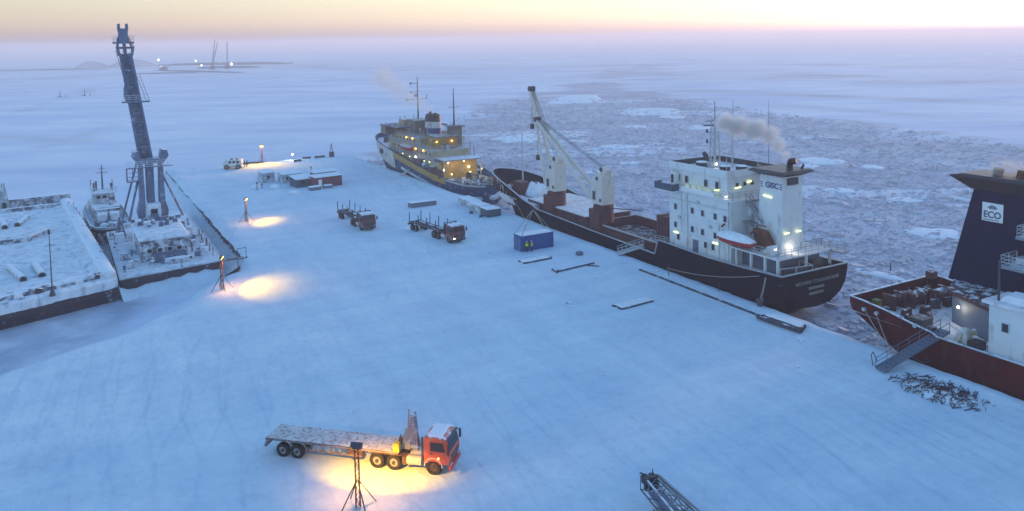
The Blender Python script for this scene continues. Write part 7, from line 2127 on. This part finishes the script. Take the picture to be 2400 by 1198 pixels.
# crushed ice blocks: far too many to count
cm = MB(); rg = random.Random(11)
cnt = 0
while cnt < 9000:
    a = rg.uniform(-.22, .62); r = 75 * (6.5 ** rg.random())
    x, y = r * math.sin(a), r * math.cos(a)
    v, u = to_uv(x, y)
    if v < .6 or not in_poly(x, y, BRASH): continue
    if 1 < v < 13.4 and 0 < u < 82 or 1.2 < v < 15.2 and 88 < u < 158 or 1.5 < v < 17 and u < -10: continue
    s = rg.uniform(.15, .5) * (1 + r / 450) * (1 if rg.random() < .93 else 2.0)
    n = rg.randint(4, 6); q0 = rg.uniform(0, 6)
    ring = [(x + s * rg.uniform(.7, 1.2) * math.cos(q0 + 6.283 * i / n), y + s * rg.uniform(.7, 1.2) * math.sin(q0 + 6.283 * i / n)) for i in range(n)]
    h = rg.uniform(.06, .3) * min(1.4, s + .3); tx, ty = rg.gauss(0, .2), rg.gauss(0, .2)
    b0_ = len(cm.v)
    cm.v += [Vector((px_, py_, SEA_Z - .25)) for px_, py_ in ring] + [Vector((px_, py_, SEA_Z + .1 + h + (px_ - x) * tx + (py_ - y) * ty)) for px_, py_ in ring]
    cm.f += [tuple(b0_ + n + i for i in range(n))] + [(b0_ + i, b0_ + (i + 1) % n, b0_ + n + (i + 1) % n, b0_ + n + i) for i in range(n)]
    cnt += 1
mat('ice_block', (0.48, 0.50, 0.58), .7, var=.3, scale=.25)
co = cm.build('crushed_ice', 'ice_block'); tag(co, 'crushed grey ice blocks filling the water round the ships', 'ice', kind='stuff')
# marker spar in the ice
o = MB().cyl((0, 0, -.3), (0, 0, 1.5), .14, .06, n=6).build('marker_spar', 'maroon'); o.location = (58.0, 123.0, -3.0); tag(o, 'small dark red marker spar standing in the ice beyond the red ship', 'marker')

# ================================================================== far shore on the left
def far_mound(label, x, y, L_, D_, h, m='land_far', name='mound', group=None, seed=0):
    m_ = MB(); rings = []
    for j in range(7):
        a = j / 6
        rings.append([(L_ / 2 * (1 - a * .9) * math.cos(q) * (1 + .2 * fbm(seed + math.cos(q), math.sin(q), a)), D_ / 2 * (1 - a * .9) * math.sin(q), -1 + (h + 1) * math.sin(a * 1.57) * (1 + .12 * fbm(seed + q, a * 2))) for q in [2 * math.pi * i / 24 for i in range(24)]])
    o = m_.loft(rings).build(name, m, None, True); o.location = (x, y, SEA_Z)
    return o

for k, (x, y, L_, D_, h) in enumerate(((-706, 1362, 62, 60, 11), (-655, 1400, 90, 60, 13))):
    o = far_mound('', x, y, L_, D_, h, 'land_far', 'hill', seed=k * 4 + 1); struct(o)
mat('far_dark', (0.10, 0.11, 0.14), .9, var=.4, scale=.02, frost=.0)
for nm, (x0, y0), (x1, y1), w_, h in (('far_shore', (-600, 1480), (-380, 1420), 60, 3.0), ('far_shore', (-520, 1175), (-330, 1010), 14, 1.4), ('far_shore', (-490, 1040), (-405, 1050), 10, 1.2), ('far_shore', (-950, 1300), (-640, 1290), 20, 1.2), ('far_shore', (-640, 1440), (-470, 1470), 40, 3.4), ('far_shore', (-480, 1235), (-380, 1235), 26, 2.6)):
    m_ = MB(); rings = []
    a, b_ = Vector((x0, y0, 0)), Vector((x1, y1, 0)); n_ = (b_ - a).cross(Vector((0, 0, 1))).normalized()
    for i in range(41):
        t_ = i / 40; e_ = math.sin(math.pi * t_) ** .4; q = a.lerp(b_, t_)
        hh = h * e_ * (1 + .5 * fbm(i * .35, x0 * .01)); ww = w_ * e_ * .5 + .5
        rings.append([q - n_ * ww + Vector((0, 0, SEA_Z - .5)), q - n_ * ww * .6 + Vector((0, 0, SEA_Z + hh)), q + n_ * ww * .6 + Vector((0, 0, SEA_Z + hh * .9)), q + n_ * ww + Vector((0, 0, SEA_Z - .5))])
    struct(m_.loft(rings).build(nm, 'far_dark', None, True))
def far_crane(label, x, y, tip, mast=None):
    t = thing('crawler_crane', label, 'crane', (x, y, SEA_Z + 1), 0, 'crawler cranes on the far shore')
    MB().box(-3, 3, -2.4, 2.4, -1, 1).build('tracks', 'dark_metal', t)
    MB().box(-2.6, 3.4, -2, 2, 1.1, 4.4).build('machine_house', 'dark_metal', t)
    for nm, tp in (('boom', tip), ('mast', mast)):
        if tp is None: continue
        b = MB(); a, e_ = Vector((0, 0, 3)), Vector(tp)
        for sx_, sy_ in ((-.7, 0), (.7, 0), (0, .7)):
            b.beam(a + Vector((sx_, sy_, 0)), e_ + Vector((sx_ * .6, sy_ * .6, 0)), .34)
        for k in range(18):
            b.beam(a.lerp(e_, k / 18) + Vector((-.7 if k % 2 else .7, 0, 0)), a.lerp(e_, (k + 1) / 18) + Vector((.7 if k % 2 else -.7, 0, 0)), .22)
        b.build(nm, 'dark_metal', t)
far_crane('far crawler crane with a leaning boom and a straight mast', -434, 1176, (5.5, 0, 42), (8.5, 2, 38))
far_crane('far crawler crane with a single upright boom, right of the leaning one', -416, 1187, (1.2, 0, 39))
for (x, y, z, r, lab) in ((-652, 1500, 6, 1.7, 'white light on the far shore, upper left of the crawler cranes'), (-510, 1181, 1.5, 1.0, 'white light on the far shore, lower left of the crawler cranes'), (-566, 1455, 4, 1.2, 'white light on the far shore just left of the crawler cranes'), (-478, 1251, 1, 1.1, 'white light on the far ice below the leaning boom'), (-428, 1240, 2.5, 1.7, 'bright warm light on the far shore right of the crawler cranes')):
    t = thing('far_lamp', lab, 'lamp', (x, y, SEA_Z), 0, 'lights on the far shore')
    MB().cyl((0, 0, -.5), (0, 0, z + 3), .15, n=5).build('mast', 'dark_metal', t)
    MB().ball((0, 0, z + 3.3), r, n=8, m=6).build('lamp_glass', 'lamp_white', t)
MB_ = MB(); MB_.box(-5, 5, -3, 3, 0, 3).box(-3, 4, -2.5, 2.5, 3, 5.5).beam((3, 0, 3), (8, 0, 5.5), .8)
o = MB_.build('excavator', 'far_dark'); o.location = (-498, 1160, SEA_Z + .3); tag(o, 'dark machine standing on the far shore by the lower light', 'machine')
for (x, y, h, lab) in ((-331, 593, 4.6, 'dark post sticking out of the far snow, left of two'), (-318.5, 603, 5.0, 'dark post sticking out of the far snow, right of two')):
    t = thing('ice_post', lab, 'post', (x, y, SEA_Z), 0, 'posts in the far snow')
    MB().cyl((0, 0, -.5), (0, 0, h), .42, .2, n=6).build('post', 'dark_metal', t)
    MB().cyl((4.2, 0, -.5), (4.2, 0, 1.6), .3, n=6).build('stub', 'dark_metal', t)
    MB().hexa([(-2.5, -.5, -.3), (1, -.5, -.3), (1, .5, -.3), (-2.5, .5, -.3)], [(-2.0, -.3, .4), (.8, -.3, .5), (.8, .3, .5), (-2.0, .3, .4)]).build('rubble', 'far_dark', t)

# ------------------------------------------------------------------ steam from the funnels
def plume(label, loc, blobs, dens, col=(1.0, .95, .92), nscale=.5):
    m = bpy.data.materials.new('steam'); m.use_nodes = True
    N, L = m.node_tree.nodes, m.node_tree.links
    N.remove(N['Principled BSDF'])
    tc = N.new('ShaderNodeTexCoord')
    acc = None
    nz = N.new('ShaderNodeTexNoise'); nz.inputs['Scale'].default_value = nscale; nz.inputs['Detail'].default_value = 4
    L.new(tc.outputs['Object'], nz.inputs['Vector'])
    for (bx, by, bz, br) in blobs:
        sb = N.new('ShaderNodeVectorMath'); sb.operation = 'DISTANCE'; L.new(tc.outputs['Object'], sb.inputs[0]); sb.inputs[1].default_value = (bx, by, bz)
        mr = N.new('ShaderNodeMapRange'); mr.inputs['From Min'].default_value = 0; mr.inputs['From Max'].default_value = br; mr.inputs['To Min'].default_value = 1; mr.inputs['To Max'].default_value = 0
        L.new(sb.outputs['Value'], mr.inputs['Value'])
        if acc is None: acc = mr.outputs[0]
        else:
            ad = N.new('ShaderNodeMath'); ad.operation = 'MAXIMUM'; L.new(acc, ad.inputs[0]); L.new(mr.outputs[0], ad.inputs[1]); acc = ad.outputs[0]
    ad = N.new('ShaderNodeMath'); ad.operation = 'ADD'; L.new(acc, ad.inputs[0]); L.new(nz.outputs['Fac'], ad.inputs[1])
    mr = N.new('ShaderNodeMapRange'); mr.inputs['From Min'].default_value = .72; mr.inputs['From Max'].default_value = 1.15; mr.inputs['To Min'].default_value = 0; mr.inputs['To Max'].default_value = dens
    L.new(ad.outputs[0], mr.inputs['Value'])
    gt = N.new('ShaderNodeMath'); gt.operation = 'GREATER_THAN'; gt.inputs[1].default_value = .001; L.new(acc, gt.inputs[0])
    ml = N.new('ShaderNodeMath'); ml.operation = 'MULTIPLY'; L.new(mr.outputs[0], ml.inputs[0]); L.new(gt.outputs[0], ml.inputs[1])
    vol = N.new('ShaderNodeVolumePrincipled'); vol.inputs['Color'].default_value = tuple(col) + (1,)
    L.new(ml.outputs[0], vol.inputs['Density']); L.new(vol.outputs[0], N['Material Output'].inputs['Volume'])
    lo = [min(b[i] - b[3] for b in blobs) for i in range(3)]; hi = [max(b[i] + b[3] for b in blobs) for i in range(3)]
    o = MB().box(lo[0], hi[0], lo[1], hi[1], lo[2], hi[2]).build('steam_plume', m); o.location = loc
    tag(o, label, 'steam', kind='stuff'); return o
plume('pale steam drifting left from the cargo ship funnel', P(7.5, 4.0, 17.3), [(-.8, .4, .8, 1.0), (-1.6, .8, 2.0, 1.4), (-2.6, 1.2, 3.4, 1.9), (-4.4, 2.0, 4.2, 2.2), (-6.4, 3.0, 4.5, 2.3), (-7.8, 4.0, 4.9, 2.0)], 1.4, (1, .98, .96), nscale=.75)
plume('faint brown steam over the blue icebreaker funnel', P(8.3, 122, 15.2), [(-1, 0, 1, 2.2), (-3, 1, 2.5, 3.0), (-6, 2, 4, 3.6), (-9, 3, 6, 4.2), (-13, 5, 8.5, 5.0)], .2, (1, .92, .9), .35)
plume('small wisp of steam over the navy funnel', P(13.6, -20.5, 18.3), [(-1.2, .6, .6, 1.3), (-.2, .2, .9, 1.6), (1.0, 0, .6, 1.6), (2.2, 0, .4, 1.4)], .6, (1, .93, .88), .9)
